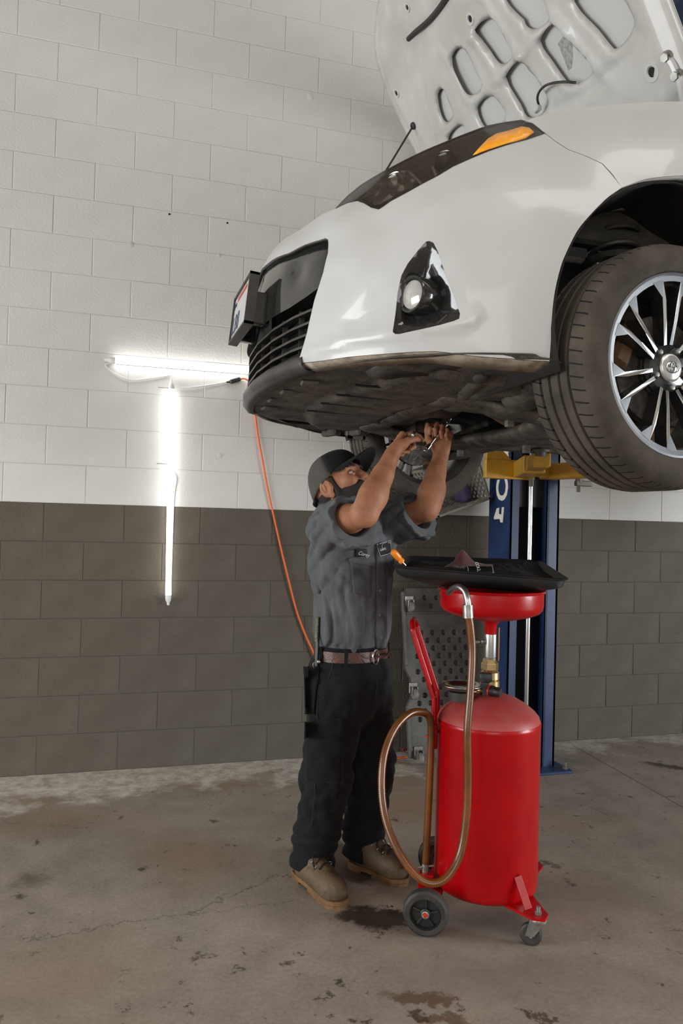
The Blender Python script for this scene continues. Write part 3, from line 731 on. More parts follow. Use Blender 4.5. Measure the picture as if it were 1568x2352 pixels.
# regulator in front of the valve
rg = tp(-.012, -.030, .782); fw = Vector((.62, -.75, -.08)).normalized()
mb = MB(); mb.box(rg, (.032, .030, .058), rotz(-.5), .004); mb.box(rg+Vector((0, .0, .042)), (.046, .034, .032), rotz(-.5), .008, 2); mb.build('regulator_body', M_blackpl, tank)
mb = MB(); mb.cyl(rg+fw*.012, rg+fw*.018, .0215, n=24); mb.build('regulator_ring', M_redgrip, tank)
mb = MB(); mb.lathe([(.0, .018), (.018, .018), (.0185, .030), (.016, .034), (.017, .048), (.015, .056), (0, .056)], rg, fw, n=20); mb.build('regulator_knob', M_blackpl, tank)
mb = MB(); mb.cyl(rg+Vector((-.012, 0, -.004)), rg+Vector((-.055, -.004, -.006)), .007, n=10); mb.cyl(rg+Vector((-.030, 0, -.005)), rg+Vector((-.040, 0, -.005)), .011, n=6); mb.build('air_fitting', M_brass, tank, smooth=False)
mb = MB(); q = tp(-.022, -.032, 0); mb.cyl(q+Vector((0, 0, .748)), q+Vector((0, 0, .765)), .011, n=14); mb.lathe([(.0, .752), (.020, .750), (.018, .746), (0, .746)], q, n=16); mb.cyl(q+Vector((0, 0, .738)), q+Vector((0, 0, .748)), .009, n=12); mb.build('filler_stub', M_red, tank)
# parts bowl riding on the dome
bw = tp(-.095, -.055, 0)
mb = MB(); mb.lathe([(.0, .776), (.040, .776), (.062, .786), (.074, .796), (.077, .797), (.077, .799), (.073, .799), (.060, .790), (.038, .780), (0, .780)], bw, n=40); mb.build('parts_bowl', M_bowl, tank)
mb = MB(); mb.lathe([(0, .740), (.044, .744), (.046, .774), (0, .776)], bw, n=28); mb.build('bowl_magnet', M_rubber, tank)
# handle
hp = []
for b_, rev in ((-.062, 0), (.062, 1)):
    seq = [tp(-.188, b_, .585), tp(-.188, b_, .735), tp(-.196, b_, .765), tp(-.262, b_, .955), tp(-.270, b_*.93, .985)]
    hp.append(seq[::-1] if rev else seq)
pts = crom(hp[0]+[tp(-.275, -.035, 1.004), tp(-.277, 0, 1.008), tp(-.275, .035, 1.004)]+hp[1], 6)
mb = MB(); mb.tube(pts, .0098, n=12); mb.build('push_handle', M_red, tank)
for b_ in (-.062, .062):
    mb = MB(); mb.cyl(tp(-.188, b_, .570), tp(-.188, b_, .655), .0145, n=14); mb.box(tp(-.181, b_, .61), (.012, .02, .06), rotz(math.atan2(TD.y, TD.x)), .002); mb.build('handle_socket', M_red, tank)
# suction hose
def corr(name, pts, r0, r1, m, parent, pitch=.0062):
    cl = crom(pts, 10); out = [cl[0]]; acc = 0.0; step = pitch/2
    for a, b_ in zip(cl, cl[1:]):
        L_ = (b_-a).length
        while acc+L_ >= step:
            k = (step-acc)/L_; a = a.lerp(b_, k); out.append(a.copy()); L_ = (b_-a).length; acc = 0.0
        acc += L_
    mb = MB(); mb.tube(out, r0, n=12, rad=[r1 if i % 2 else r0 for i in range(len(out))]); return mb.build(name, m, parent, angle=180)
HP = [(1.102, 2.235, 1.071), (1.110, 2.235, 1.033), (1.118, 2.235, 0.950), (1.110, 2.225, 0.828), (1.098, 2.215, 0.709), (1.103, 2.215, 0.573), (1.099, 2.210, 0.453), (1.080, 2.205, 0.342), (1.041, 2.200, 0.277), (0.993, 2.205, 0.252), (0.945, 2.230, 0.268), (0.902, 2.280, 0.328), (0.877, 2.330, 0.407), (0.874, 2.370, 0.497), (0.891, 2.400, 0.593), (0.936, 2.430, 0.668), (1.001, 2.460, 0.709), (1.065, 2.490, 0.704), (1.095, 2.500, 0.677), (1.103, 2.505, 0.617), (1.101, 2.505, 0.451), (1.097, 2.505, 0.301), (1.093, 2.505, 0.173)]
corr('suction_hose', HP, .0114, .0134, M_hose, tank)
q = HP[0]
mb = MB(); mb.tube(crom([(1.090, 2.360, 1.129), (1.087, 2.320, 1.147), (1.088, 2.275, 1.155), (1.095, 2.250, 1.144), (1.098, 2.237, 1.121), (1.101, 2.235, 1.099)], 6), .0105, n=14); mb.build('suction_elbow', M_alu, tank)
mb = MB(); mb.cyl((1.099, 2.235, 1.103), (1.102, 2.235, 1.062), .0165, n=20); mb.build('hose_ferrule', M_zinc, tank)
lo = Vector(HP[-1])
mb = MB(); mb.cyl(lo+Vector((0, 0, .005)), lo+Vector((0, 0, -.03)), .012, n=10); mb.cyl(lo+Vector((-.03, 0, -.008)), lo+Vector((.03, 0, -.008)), .005, n=8); mb.build('hose_clamp', M_zinc, tank)
mb = MB(); mb.box(lo+Vector((.0, -.01, -.055)), (.055, .045, .06), rotz(-.5), .004); mb.build('hose_bracket', M_red, tank, smooth=False)
ck = Vector(HP[-4]); mb = MB(); mb.cyl(ck+Vector((-.016, 0, .0)), tp(-.18, .0, ck.z), .005, n=8); mb.build('hose_clip', M_red, tank)
# undercarriage
yaw_t = math.atan2(TD.y, TD.x)
mb = MB(); mb.box(tp(-.165, 0, .090), (.05, .40, .012), rotz(yaw_t), .002); mb.cyl(tp(-.19, -.20, .075), tp(-.19, .20, .075), .008, n=10); mb.build('axle', M_red, tank)
for s in (-1, 1):
    w = thing('wheel', None, None, tp(-.185, s*.222, .0755)-TC, parent=tank); ax = TE*s
    mb = MB(); mb.lathe([(.052, -.020), (.066, -.021), (.0735, -.015), (.0755, -.006), (.0755, .006), (.0735, .015), (.066, .021), (.052, .020)], (0, 0, 0), ax, n=48, close=True); mb.build('tyre', M_rubber, w, local=True)
    mb = MB(); mb.lathe([(.052, -.014), (.052, .015), (.048, .016), (.046, .004), (.018, .004), (.017, .016), (.014, .018), (0, .018)], (0, 0, 0), ax, n=40)
    t1 = ax.orthogonal().normalized(); t2 = ax.cross(t1)
    mb.build('rim', M_blackpl, w, local=True)
    for k in range(5):
        e_ = t1*math.cos(2*PI*k/5+.2)+t2*math.sin(2*PI*k/5+.2)
        mb = MB(); mb.box(e_*.031+ax*.008, (.030, .007, .010), frame_rot(e_, ax), .001); mb.build('spoke', M_blackpl, w, local=True)
    mb = MB(); mb.lathe([(.0125, .018), (.0125, .023), (.009, .024), (.008, .0225)], (0, 0, 0), ax, n=20); mb.build('axle_washer', M_zinc, w, local=True)
    mb = MB(); mb.lathe([(.008, .0225), (0, .0235)], (0, 0, 0), ax, n=14); mb.build('axle_end', M_redgrip, w, local=True)
for s in (-1, 1):
    c = thing('caster', None, None, tp(.175, s*.195, 0)-TC, parent=tank)
    out = (TD*.4+TE*s).normalized(); tr = Vector((.55, .83, 0)).normalized() if s < 0 else Vector((.2, .97, 0)); tang = Vector((tr.y, -tr.x, 0))
    wc = -tang*.022*1.0+Vector((0, 0, .036))
    mb = MB(); mb.lathe([(.006, -.011), (.030, -.011), (.0355, -.007), (.0355, .007), (.030, .011), (.006, .011)], wc, tr, n=28, close=True); mb.build('caster_wheel', M_rubber, c, local=True)
    for k in (-1, 1):
        mb = MB(); mb.prism([(-.036, -.008), (-.008, -.008), (.022, .034), (.026, .046), (-.022, .046), (-.030, .012)], tr*.003, wc+tr*(k*.0155-.0015)+tang*.018+Vector((0, 0, .006)), tang, (0, 0, 1)); mb.build('fork', M_zinc, c, smooth=False, local=True)
    mb = MB(); mb.cyl(wc-tr*.020, wc+tr*.020, .0065, n=10); mb.build('pin', M_zinc, c, local=True)
    mb = MB(); mb.lathe([(0, .078), (.026, .078), (.028, .084), (.026, .092), (0, .092)], (0, 0, 0), n=24); mb.build('swivel', M_zinc, c, local=True)
    mb = MB(); mb.cyl((0, 0, .101), (0, 0, .113), .011, n=6); mb.cyl((0, 0, .113), (0, 0, .128), .007, n=10); mb.build('nut', M_zinc, c, smooth=False, local=True)
    mb = MB(); a0 = tp(.10, s*.09, .094); a1 = tp(.175, s*.195, .094); dr = a1-a0; pr = Vector((-dr.y, dr.x, 0)).normalized()
    vv = [a0+pr*.07, a0-pr*.07, a1-pr*.032+dr.normalized()*.01, a1+dr.normalized()*.034, a1+pr*.032+dr.normalized()*.01]
    mb.prism([(p_.x, p_.y) for p_ in vv], (0, 0, .008), (0, 0, .092), (1, 0, 0), (0, 1, 0)); mb.build('foot_plate', M_red, tank, smooth=False)
    mb = MB(); f0 = tp(.108, s*.146, .195); f1 = tp(.145, s*.168, .102)
    mb.box((f0+f1)/2, ((f1-f0).length, .024, .008), frame_rot(f1-f0, TE*s+TD*.3), .001); mb.build('brace', M_reddust, tank, smooth=False)
# warning label wrapped on the tank's side
def wrap(name, a0, a1, z0, z1, r, m):
    v = []; f = []; n = 8
    for k in range(n+1):
        a = a0+(a1-a0)*k/n
        for z in (z0, z1): v.append(TC+Vector((r*math.cos(a), r*math.sin(a), z)))
    for k in range(n): f.append((2*k, 2*k+2, 2*k+3, 2*k+1))
    return pydata(name, v, f, m, tank)
wrap('warning_label', -.34, .20, .535, .655, R+.0008, mat('label_white', (.55, .53, .48), .5))
wrap('warning_band', -.34, .20, .628, .6551, R+.0012, mat('label_orange', (.62, .16, .03), .5))
wrap('warning_print', -.30, .16, .545, .600, R+.0012, mat('label_print', (.06, .055, .05), .5, noise_amt=.8, noise_scale=160, col2=(.35, .34, .3)))

# ================================================================ black drip tray on the funnel
M_tray = mat('tray_plastic', (0.016, 0.016, 0.016), 0.42, noise_amt=.3, noise_scale=20)
M_grit = mat('oil_absorbent', (0.030, 0.026, 0.022), 0.85, noise_amt=.85, noise_scale=190, col2=(.006, .006, .006), bump=.9, bump_scale=230, bump_dist=.004)
tA = Vector((0.925, 2.460, 1.212)); tB = Vector((1.471, 2.240, 1.183)); tC = Vector((1.655, 2.740, 1.224)); tD = Vector((1.139, 2.860, 1.229))
tray = thing('drip_tray', 'shallow black plastic drip tray of dark absorbent resting on the red funnel', 'tray', (tA+tB+tC+tD)/4-Vector((0, 0, .06)))
def tray_ring(k, dz, n=6):
    """rounded quadrilateral scaled by k about its centre and moved by dz"""
    Q = [tA, tB, tC, tD]; c = (tA+tB+tC+tD)/4; out = []
    for i in range(4):
        p = Q[i]; a = (Q[i-1]-p).normalized(); b_ = (Q[(i+1) % 4]-p).normalized(); r = .055
        for j in range(n+1):
            t = j/n; q0 = p+a*r; q1 = p+b_*r
            out.append((1-t)**2*q0+2*t*(1-t)*p+t*t*q1)
    return [c+(p-c)*k+Vector((0, 0, dz)) for p in out]
rings = [tray_ring(1.015, -.004), tray_ring(1.02, .0), tray_ring(1.0, .002), tray_ring(.975, -.006), tray_ring(.90, -.034), tray_ring(.55, -.046), tray_ring(.02, -.047)]
low = [tray_ring(.985, -.008), tray_ring(.965, -.030), tray_ring(.90, -.040), tray_ring(.62, -.066), tray_ring(.02, -.068)]
def skin_rings(rs):
    n = len(rs[0]); v = [p for r in rs for p in r]; f = []
    for i in range(len(rs)-1):
        for k in range(n): f.append((i*n+k, i*n+(k+1) % n, (i+1)*n+(k+1) % n, (i+1)*n+k))
    return v, f
v, f = skin_rings(rings[::-1]+low)
pydata('tray_shell', v, f, M_tray, tray, smooth=True, angle=50)
# absorbent granules: an uneven layer inside
gv = []; gf = []; G = 60; ringin = tray_ring(.935, -.020); cin = sum(ringin, Vector())/len(ringin); nr = len(ringin)
for i in range(G+1):
    for k in range(nr*3):
        a = k/3; p = ringin[int(a) % nr].lerp(ringin[(int(a)+1) % nr], a-int(a)); t = i/G
        q = cin.lerp(p, t); hgt = .012*(1-t**6)+.006*noise.noise(q*9)+.004*noise.noise(q*60)+(.016*max(0, 1-abs((q-tC).length-.08)/.08))
        gv.append(q+Vector((0, 0, hgt)))
for i in range(G):
    for k in range(nr*3): gf.append((i*nr*3+k, (i+1)*nr*3+k, (i+1)*nr*3+(k+1) % (nr*3), i*nr*3+(k+1) % (nr*3)))
g = pydata('absorbent', gv, gf, M_grit, tray, smooth=True); g['kind'] = 'stuff'
# screwdriver leaning on the tray's corner
s0 = Vector((0.918, 2.440, 1.262)); s1 = Vector((0.963, 2.450, 1.221)); sa = (s1-s0).normalized()
sd = thing('screwdriver', 'orange handled screwdriver propped on the corner of the black tray', 'screwdriver', s1)
mb = MB(); mb.lathe([(0, -.002), (.008, -.001), (.0112, .004), (.0118, .012), (.0115, .034), (.0085, .040), (.0108, .046), (.0105, .053), (.005, .056), (0, .056)], s0, sa, n=20); mb.build('handle', mat('orange_plastic', (.85, .24, .012), .3, spec=.6), sd)
mb = MB(); mb.cyl(s0+sa*.05, s0+sa*.073, .0022, n=8); mb.build('blade', M_steel, sd)
# rag and black can in the tray
M_rag = mat('red_rag', (0.135, 0.030, 0.030), 0.9, noise_amt=.35, noise_scale=40, bump=.4, bump_scale=220, sheen=.3)
rc = Vector((1.256, 2.560, 1.202)); rv = []; rf = []; n = 26
tops = Vector((1.237, 2.570, 1.261))
for i in range(n+1):
    for j in range(n+1):
        u, v_ = i/n*2-1, j/n*2-1
        p = rc+Vector((.088*u+.012*v_, .05*v_-.02*u, 0))
        dx = (p.x-tops.x)/.030; dy = (p.y-tops.y)/.035; pk = math.exp(-(dx*dx+dy*dy)**.75*1.0)
        rg_ = .017*math.exp(-((p.y-rc.y+.25*(p.x-rc.x))/.016)**2)*(1 if u > -.5 else .4)
        p.z += .048*pk+rg_+.005*noise.noise(p*45)-.006*(abs(u)**4+abs(v_)**4)
        rv.append(p)
for i in range(n):
    for j in range(n): a = i*(n+1)+j; rf.append((a, a+n+1, a+n+2, a+1))
rag = pydata('shop_rag', rv, rf, M_rag, smooth=True); md = rag.modifiers.new('thick', 'SOLIDIFY'); md.thickness = .003
tag(rag, 'dark red shop rag heaped up in the black drip tray', 'rag')
ca = Vector((1.188, 2.455, 1.189)); cb = Vector((1.298, 2.425, 1.191)); cx = (cb-ca).normalized()
can = thing('spray_can', 'small black can lying on its side in the drip tray by the rag', 'can', (ca+cb)/2)
mb = MB(); mb.lathe([(0, 0), (.014, .0), (.020, .003), (.0235, .010), (.0245, .012), (.0245, .100), (.0225, .105), (.0, .106)], ca, cx, n=32); mb.build('body', mat('can_black', (.010, .010, .011), .25, spec=.6), can)
for t_ in (.0125, .045, .0985): mb = MB(); mb.lathe([(.0247, t_-.0007), (.0249, t_), (.0247, t_+.0007)], ca, cx, n=32); mb.build('ring_line', M_whitepl, can)
text_mesh('can_print', 'OCO', .016, M_whitepl, can, ca+cx*.051+Vector((0, -.0225, .012)), (0, .7, .7), -cx, extrude=.0004)


# ================================================================ the white car: painted skin
CYL = 2.465                               # car centre line (world Y); the front points to -X
def mir(p): return Vector((p[0], 2*CYL-p[1], p[2]))
car = thing('car', 'white sedan raised on the lift with its hood open and front wheels turned', 'car', (1.335, CYL, 1.45))
def paint_material():
    m = mat('car_paint_white', (0.56, 0.56, 0.548), 0.40, coat=.42, noise_amt=.06, noise_scale=3, rough_var=.05)
    m.node_tree.nodes['Principled BSDF'].inputs['Coat Roughness'].default_value = .10
    return m
M_paint = paint_material()
M_under = mat('white_flange_dirty', (0.42, 0.36, 0.28), 0.7, noise_amt=.5, noise_scale=14, col2=(.16, .12, .08))
M_gloss = mat('gloss_black', (0.012, 0.012, 0.013), 0.12, coat=.6, noise_amt=.3, noise_scale=120, col2=(.03, .028, .026))
M_trim = mat('black_trim', (0.022, 0.021, 0.020), 0.5, noise_amt=.4, noise_scale=25, col2=(.055, .048, .040))
M_dirt = mat('dirty_plastic', (0.125, 0.108, 0.087), 0.75, noise_amt=.6, noise_scale=11, col2=(.040, .035, .029), bump=.3, bump_scale=60)
M_dirtm = mat('dirty_metal', (0.145, 0.126, 0.102), 0.55, metal=.3, noise_amt=.6, noise_scale=16, col2=(.036, .031, .026), bump=.3, bump_scale=70)
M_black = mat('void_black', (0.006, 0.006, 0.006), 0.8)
M_rust = mat('rusty_iron', (0.17, 0.085, 0.04), 0.8, metal=.2, noise_amt=.5, noise_scale=20)

CTRL = [Vector(p) for p in [(0.486, 2.054, 1.783), (0.572, 1.871, 1.772), (0.654, 1.776, 1.768), (0.741, 1.710, 1.769), (0.816, 1.675, 1.756), (0.913, 1.641, 1.751), (0.998, 1.623, 1.750), (0.505, 1.972, 1.936), (0.532, 1.943, 2.094), (0.686, 1.725, 1.904), (0.823, 1.650, 1.883), (0.604, 1.804, 1.890), (0.567, 1.859, 1.835), (0.907, 1.632, 1.815), (0.451, 2.170, 1.971), (0.440, 2.226, 1.857), (0.466, 2.134, 2.062), (0.579, 1.840, 2.007), (0.686, 1.731, 2.027), (0.802, 1.660, 2.018), (0.898, 1.623, 1.956), (0.994, 1.610, 1.851), (0.533, 1.914, 1.980), (0.538, 1.946, 2.128), (0.491, 2.029, 2.033), (0.487, 2.071, 2.106), (0.737, 1.704, 1.805), (0.830, 1.660, 1.793), (0.462, 2.138, 1.791), (0.438, 2.338, 1.787), (0.553, 2.095, 2.218), (0.525, 2.295, 2.235), (0.500, 2.433, 2.243), (0.567, 2.005, 2.202), (0.641, 1.865, 2.156), (0.736, 1.805, 2.212), (0.841, 1.750, 2.268), (0.926, 1.720, 2.304), (1.019, 1.700, 2.338), (0.642, 2.025, 2.284), (0.744, 1.945, 2.337), (0.833, 1.880, 2.371), (0.923, 1.825, 2.401), (0.994, 1.775, 2.404), (1.006, 1.765, 2.406), (1.112, 1.745, 2.439), (1.181, 1.730, 2.452), (1.336, 1.715, 2.484), (1.440, 1.710, 2.503), (1.063, 1.665, 2.288), (1.138, 1.633, 2.251), (1.178, 1.607, 2.188), (1.019, 1.593, 2.004), (1.080, 1.591, 2.102), (1.262, 1.587, 2.217), (1.340, 1.586, 2.233), (1.219, 1.627, 2.312), (1.356, 1.607, 2.325), (1.189, 1.675, 2.374), (1.326, 1.650, 2.397), (0.969, 1.613, 2.138), (0.847, 1.665, 2.141), (0.740, 1.730, 2.130), (0.644, 1.835, 2.102), (0.921, 1.675, 2.231), (0.430, 2.465, 1.800), (0.425, 2.465, 1.900), (0.430, 2.465, 2.000), (0.440, 2.465, 2.100), (0.455, 2.465, 2.170), (0.437, 2.265, 1.900), (0.450, 2.265, 2.100), (0.437, 2.664, 1.900), (0.452, 2.664, 2.100), (0.471, 2.268, 2.171), (0.505, 2.095, 2.150), (0.490, 2.094, 2.050), (1.500, 1.585, 2.230), (1.630, 1.581, 2.120), (1.710, 1.579, 1.950), (1.710, 1.595, 1.760), (1.860, 1.597, 1.740), (1.860, 1.577, 1.900), (1.860, 1.578, 2.100), (1.860, 1.599, 2.300), (1.860, 1.633, 2.420), (1.860, 1.670, 2.500), (1.860, 1.708, 2.575), (1.650, 1.603, 2.300), (1.650, 1.665, 2.450), (1.650, 1.708, 2.555)]]
class Skin:
    """smooth panel surface through measured points, as depth over an oblique plane"""
    def __init__(s, pts, w):
        s.w = Vector(w).normalized(); s.u = s.w.cross(Vector((0, 0, 1))).normalized(); s.v = s.u.cross(s.w)
        s.p = np.array([[p.dot(s.u), p.dot(s.v)] for p in pts]); val = np.array([p.dot(s.w) for p in pts]); n = len(pts)
        K = s.k(s.p); A = np.zeros((n+3, n+3)); A[:n, :n] = K+1e-6*np.eye(n); A[:n, n] = 1; A[:n, n+1:] = s.p; A[n:, :n] = A[:n, n:].T
        s.c = np.linalg.solve(A, np.r_[val, 0, 0, 0])
    def k(s, q):
        d = np.linalg.norm(q[:, None]-s.p[None], axis=-1); return np.where(d > 0, d*d*np.log(np.maximum(d, 1e-12)), 0)
    def q(s, P): P = Vector(P); return (P.dot(s.u), P.dot(s.v))
    def lift(s, q, off=None):
        q = np.atleast_2d(np.array(q, float)); n = len(s.p); d = s.k(q)@s.c[:n]+s.c[n]+q@s.c[n+1:]
        if off is not None: d = d+off
        return [s.u*a+s.v*b_+s.w*float(c) for (a, b_), c in zip(q, d)]
SK = Skin(CTRL, (0.40, 0.905, 0.145))
def seg_dist(q, A, B):
    """distance of points q (n,2) to polyline segments A->B (m,2)"""
    d = B-A; L2 = np.maximum((d*d).sum(1), 1e-12); t = np.clip(((q[:, None]-A[None])*d[None]).sum(-1)/L2[None], 0, 1)
    return np.linalg.norm(q[:, None]-(A[None]+t[..., None]*d[None]), axis=-1).min(1)
def inside(q, poly):
    q = np.asarray(q); P = np.asarray(poly); x, y = q[:, 0], q[:, 1]; c = np.zeros(len(q), bool); n = len(P)
    for i in range(n):
        a = P[i]; b_ = P[(i+1) % n]
        if a[1] == b_[1]: continue
        c ^= ((a[1] > y) != (b_[1] > y)) & (x < (b_[0]-a[0])*(y-a[1])/(b_[1]-a[1])+a[0])
    return c
def loopq(pts, dens=.016, closed=True):
    """outline in the panel's plane, resampled finely"""
    q = [np.array(SK.q(p)) for p in pts]; out = []; n = len(q)
    for i in range(n if closed else n-1):
        a = q[i]; b_ = q[(i+1) % n]; m = max(1, int(np.linalg.norm(b_-a)/dens)); out += [a+(b_-a)*k/m for k in range(m)]
    if not closed: out.append(q[-1])
    return out
def panel(outline, holes=(), step=.020, off=0.0, disp=None, want_n=False):
    """triangulated panel of the skin inside outline minus holes -> verts, faces (outward), boundary loops as vert indices"""
    loops = [outline]+list(holes); V = []; E = []; L = []
    for lp in loops:
        s0 = len(V); V += [Vector(p) for p in lp]; n = len(lp); E += [(s0+i, s0+(i+1) % n) for i in range(n)]; L.append(range(s0, s0+n))
    o = np.array(outline); lo = o.min(0); hi = o.max(0)
    gx, gy = np.meshgrid(np.arange(lo[0], hi[0], step), np.arange(lo[1], hi[1], step*.9), indexing='ij'); gx = gx+(np.arange(gx.shape[1]) % 2)[None]*step*.5
    g = np.stack([gx.ravel(), gy.ravel()], 1); keep = inside(g, o)
    for h_ in holes: keep &= ~inside(g, np.array(h_))
    g = g[keep]
    for lp in loops:
        A = np.array(lp); g = g[seg_dist(g, A, np.roll(A, -1, 0)) > step*.45]
    V += [Vector(p) for p in g]
    vo, eo, fo, ov, oe, of = delaunay_2d_cdt(V, E, [], 1, 1e-7)
    q = np.array([[p.x, p.y] for p in vo]); cen = np.array([[sum(q[i][0] for i in f)/len(f), sum(q[i][1] for i in f)/len(f)] for f in fo])
    ok = inside(cen, o)
    for h_ in holes: ok &= ~inside(cen, np.array(h_))
    dd = np.full(len(q), float(off))
    if disp is not None: dd = dd+disp(q)
    P = SK.lift(q, dd); F = []
    for f, k in zip(fo, ok):
        if not k: continue
        a, b_, c = (P[i] for i in f[:3]); F.append(list(f) if (b_-a).cross(c-a).dot(SK.w) < 0 else list(f)[::-1])
    if not want_n: return P, F
    e = .003; dn = [SK.lift(q+np.array(o_), np.full(len(q), float(off))+(disp(q+np.array(o_)) if disp is not None else 0)) for o_ in ((e, 0), (-e, 0), (0, e), (0, -e))]
    N = [((a-b_).cross(c-d)).normalized() for a, b_, c, d in zip(*dn)]
    N = [n if n.dot(SK.w) < 0 else -n for n in N]
    return P, F, N
def sheet(name, P, F, N, m, parent, th=.003):
    """sheet-metal panel: outer face with the true surface normals, inner face and a rim"""
    from collections import Counter
    n = len(P); ed_ = Counter(frozenset((f[i], f[(i+1) % len(f)])) for f in F for i in range(len(f)))
    V = list(P)+[p-q*th for p, q in zip(P, N)]; FF = [list(f) for f in F]+[[i+n for i in f][::-1] for f in F]; NN = list(N)+[-q for q in N]
    for f in F:
        for i in range(len(f)):
            a, b_ = f[i], f[(i+1) % len(f)]
            if ed_[frozenset((a, b_))] == 1:
                k = len(V); V += [P[a], P[b_], P[b_]-N[b_]*th, P[a]-N[a]*th]; NN += [Vector((0, 0, 0))]*4; FF.append([k+1, k, k+3, k+2])
    o = pydata(name, V, FF, m, parent, smooth=True)
    o.data.normals_split_custom_set_from_vertices([tuple(q) for q in NN])
    return o
def mirn(q): return Vector((q.x, -q.y, q.z))
def sstep(x, a, b_): t = np.clip((x-a)/(b_-a), 0, 1); return t*t*(3-2*t)
def solid(o, t, off=-1):
    m = o.modifiers.new('thickness', 'SOLIDIFY'); m.thickness = t; m.offset = off; return o
def strip(name, pts, vec, m, parent, both=True):
    """flange: edge points pushed along vec"""
    n = len(pts); vec = Vector(vec); v = [Vector(p)+vec.normalized()*.0035 for p in pts]+[Vector(p)+vec for p in pts]; f = [(i, i+1, n+i+1, n+i) for i in range(n-1)]
    o = pydata(name, v, f, m, parent, smooth=True); return solid(o, .003, 0)

# ---- measured outlines
gr_top = [(0.454, 2.463, 2.167), (0.455, 2.306, 2.145), (0.464, 2.132, 2.113), (0.494, 2.050, 2.110), (0.517, 1.973, 2.100)]
gr_cor = [(0.526, 1.957, 2.099), (0.531, 1.945, 2.092), (0.529, 1.935, 2.077)]
gr_side = [(0.524, 1.923, 2.050), (0.517, 1.936, 2.001), (0.505, 1.972, 1.936), (0.491, 1.995, 1.853), (0.486, 2.054, 1.783)]
bot = [(0.525, 1.950, 1.774), (0.572, 1.871, 1.772), (0.613, 1.819, 1.770), (0.654, 1.776, 1.769), (0.697, 1.740, 1.769), (0.741, 1.710, 1.768), (0.778, 1.691, 1.763), (0.816, 1.675, 1.757), (0.863, 1.656, 1.753), (0.913, 1.641, 1.751), (0.965, 1.630, 1.749), (0.998, 1.623, 1.749)]
arch_b = [(0.997, 1.618, 1.790), (0.994, 1.610, 1.852), (0.996, 1.603, 1.910), (1.006, 1.597, 1.966), (1.019, 1.593, 2.004), (1.045, 1.589, 2.058), (1.080, 1.591, 2.101), (1.131, 1.602, 2.151), (1.178, 1.607, 2.187)]
arch_b = crom(arch_b, 3)
seam = [(1.158, 1.618, 2.220), (1.138, 1.633, 2.251), (1.103, 1.649, 2.271), (1.063, 1.665, 2.288), (1.036, 1.680, 2.311), (1.018, 1.699, 2.337)]
hl_bot = [(0.973, 1.706, 2.317), (0.925, 1.719, 2.302), (0.881, 1.736, 2.286), (0.841, 1.750, 2.268), (0.803, 1.771, 2.251), (0.768, 1.785, 2.228), (0.736, 1.805, 2.212), (0.705, 1.827, 2.195), (0.670, 1.855, 2.177), (0.650, 1.861, 2.162), (0.641, 1.865, 2.156), (0.628, 1.884, 2.166), (0.619, 1.918, 2.189), (0.610, 1.948, 2.206), (0.591, 1.976, 2.209), (0.567, 2.005, 2.202)]
hood_ed = [(0.553, 2.095, 2.218), (0.537, 2.181, 2.224), (0.525, 2.295, 2.235), (0.513, 2.395, 2.248), (0.500, 2.433, 2.243)]
cen_top = [(0.470, CYL, 2.185)]
pocket = [(0.715, 1.705, 2.030), (0.723, 1.698, 2.025), (0.731, 1.689, 2.003), (0.741, 1.682, 1.968), (0.753, 1.677, 1.934), (0.769, 1.672, 1.891), (0.784, 1.670, 1.853), (0.783, 1.672, 1.841), (0.773, 1.678, 1.836), (0.743, 1.697, 1.827), (0.710, 1.720, 1.820), (0.681, 1.744, 1.815), (0.665, 1.758, 1.812), (0.657, 1.765, 1.813), (0.652, 1.768, 1.819), (0.653, 1.759, 1.858), (0.655, 1.751, 1.913), (0.661, 1.745, 1.952), (0.673, 1.735, 1.979), (0.692, 1.719, 2.008), (0.709, 1.710, 2.029)]
recess = np.array([SK.q(p) for p in [(0.594, 1.819, 1.967), (0.717, 1.709, 2.045), (0.781, 1.669, 2.027), (0.819, 1.657, 1.837), (0.786, 1.674, 1.823), (0.662, 1.760, 1.813), (0.569, 1.865, 1.803), (0.535, 1.903, 1.859)]])
ledge = np.array([SK.q(p) for p in [(0.489, 2.034, 1.797), (0.567, 1.866, 1.812), (0.662, 1.760, 1.817), (0.723, 1.710, 1.824), (0.784, 1.674, 1.831), (0.816, 1.657, 1.845)]])
crease = np.array([SK.q(p) for p in [(0.538, 1.896, 2.020), (0.597, 1.835, 2.051), (0.675, 1.792, 2.099), (0.748, 1.721, 2.128), (0.813, 1.690, 2.157)]])
def body_disp(q):
    d = np.zeros(len(q)); A = recess; e = seg_dist(q, A, np.roll(A, -1, 0)); ins = inside(q, A)
    d += np.where(ins, .012*sstep(e, 0, .085), 0)                         # scoop round the lamp
    e = seg_dist(q, ledge[:-1], ledge[1:]); d -= .007*np.exp(-(e/.018)**2)   # ledge under it
    e = seg_dist(q, crease[:-1], crease[1:]); d -= .004*np.exp(-(e/.030)**2)
    return d
half = loopq(gr_top+gr_cor+gr_side+bot+arch_b+seam+hl_bot+hood_ed)
q0 = np.array(SK.q((.456, CYL, 2.172))); q1 = np.array(SK.q((.492, CYL, 2.232)))
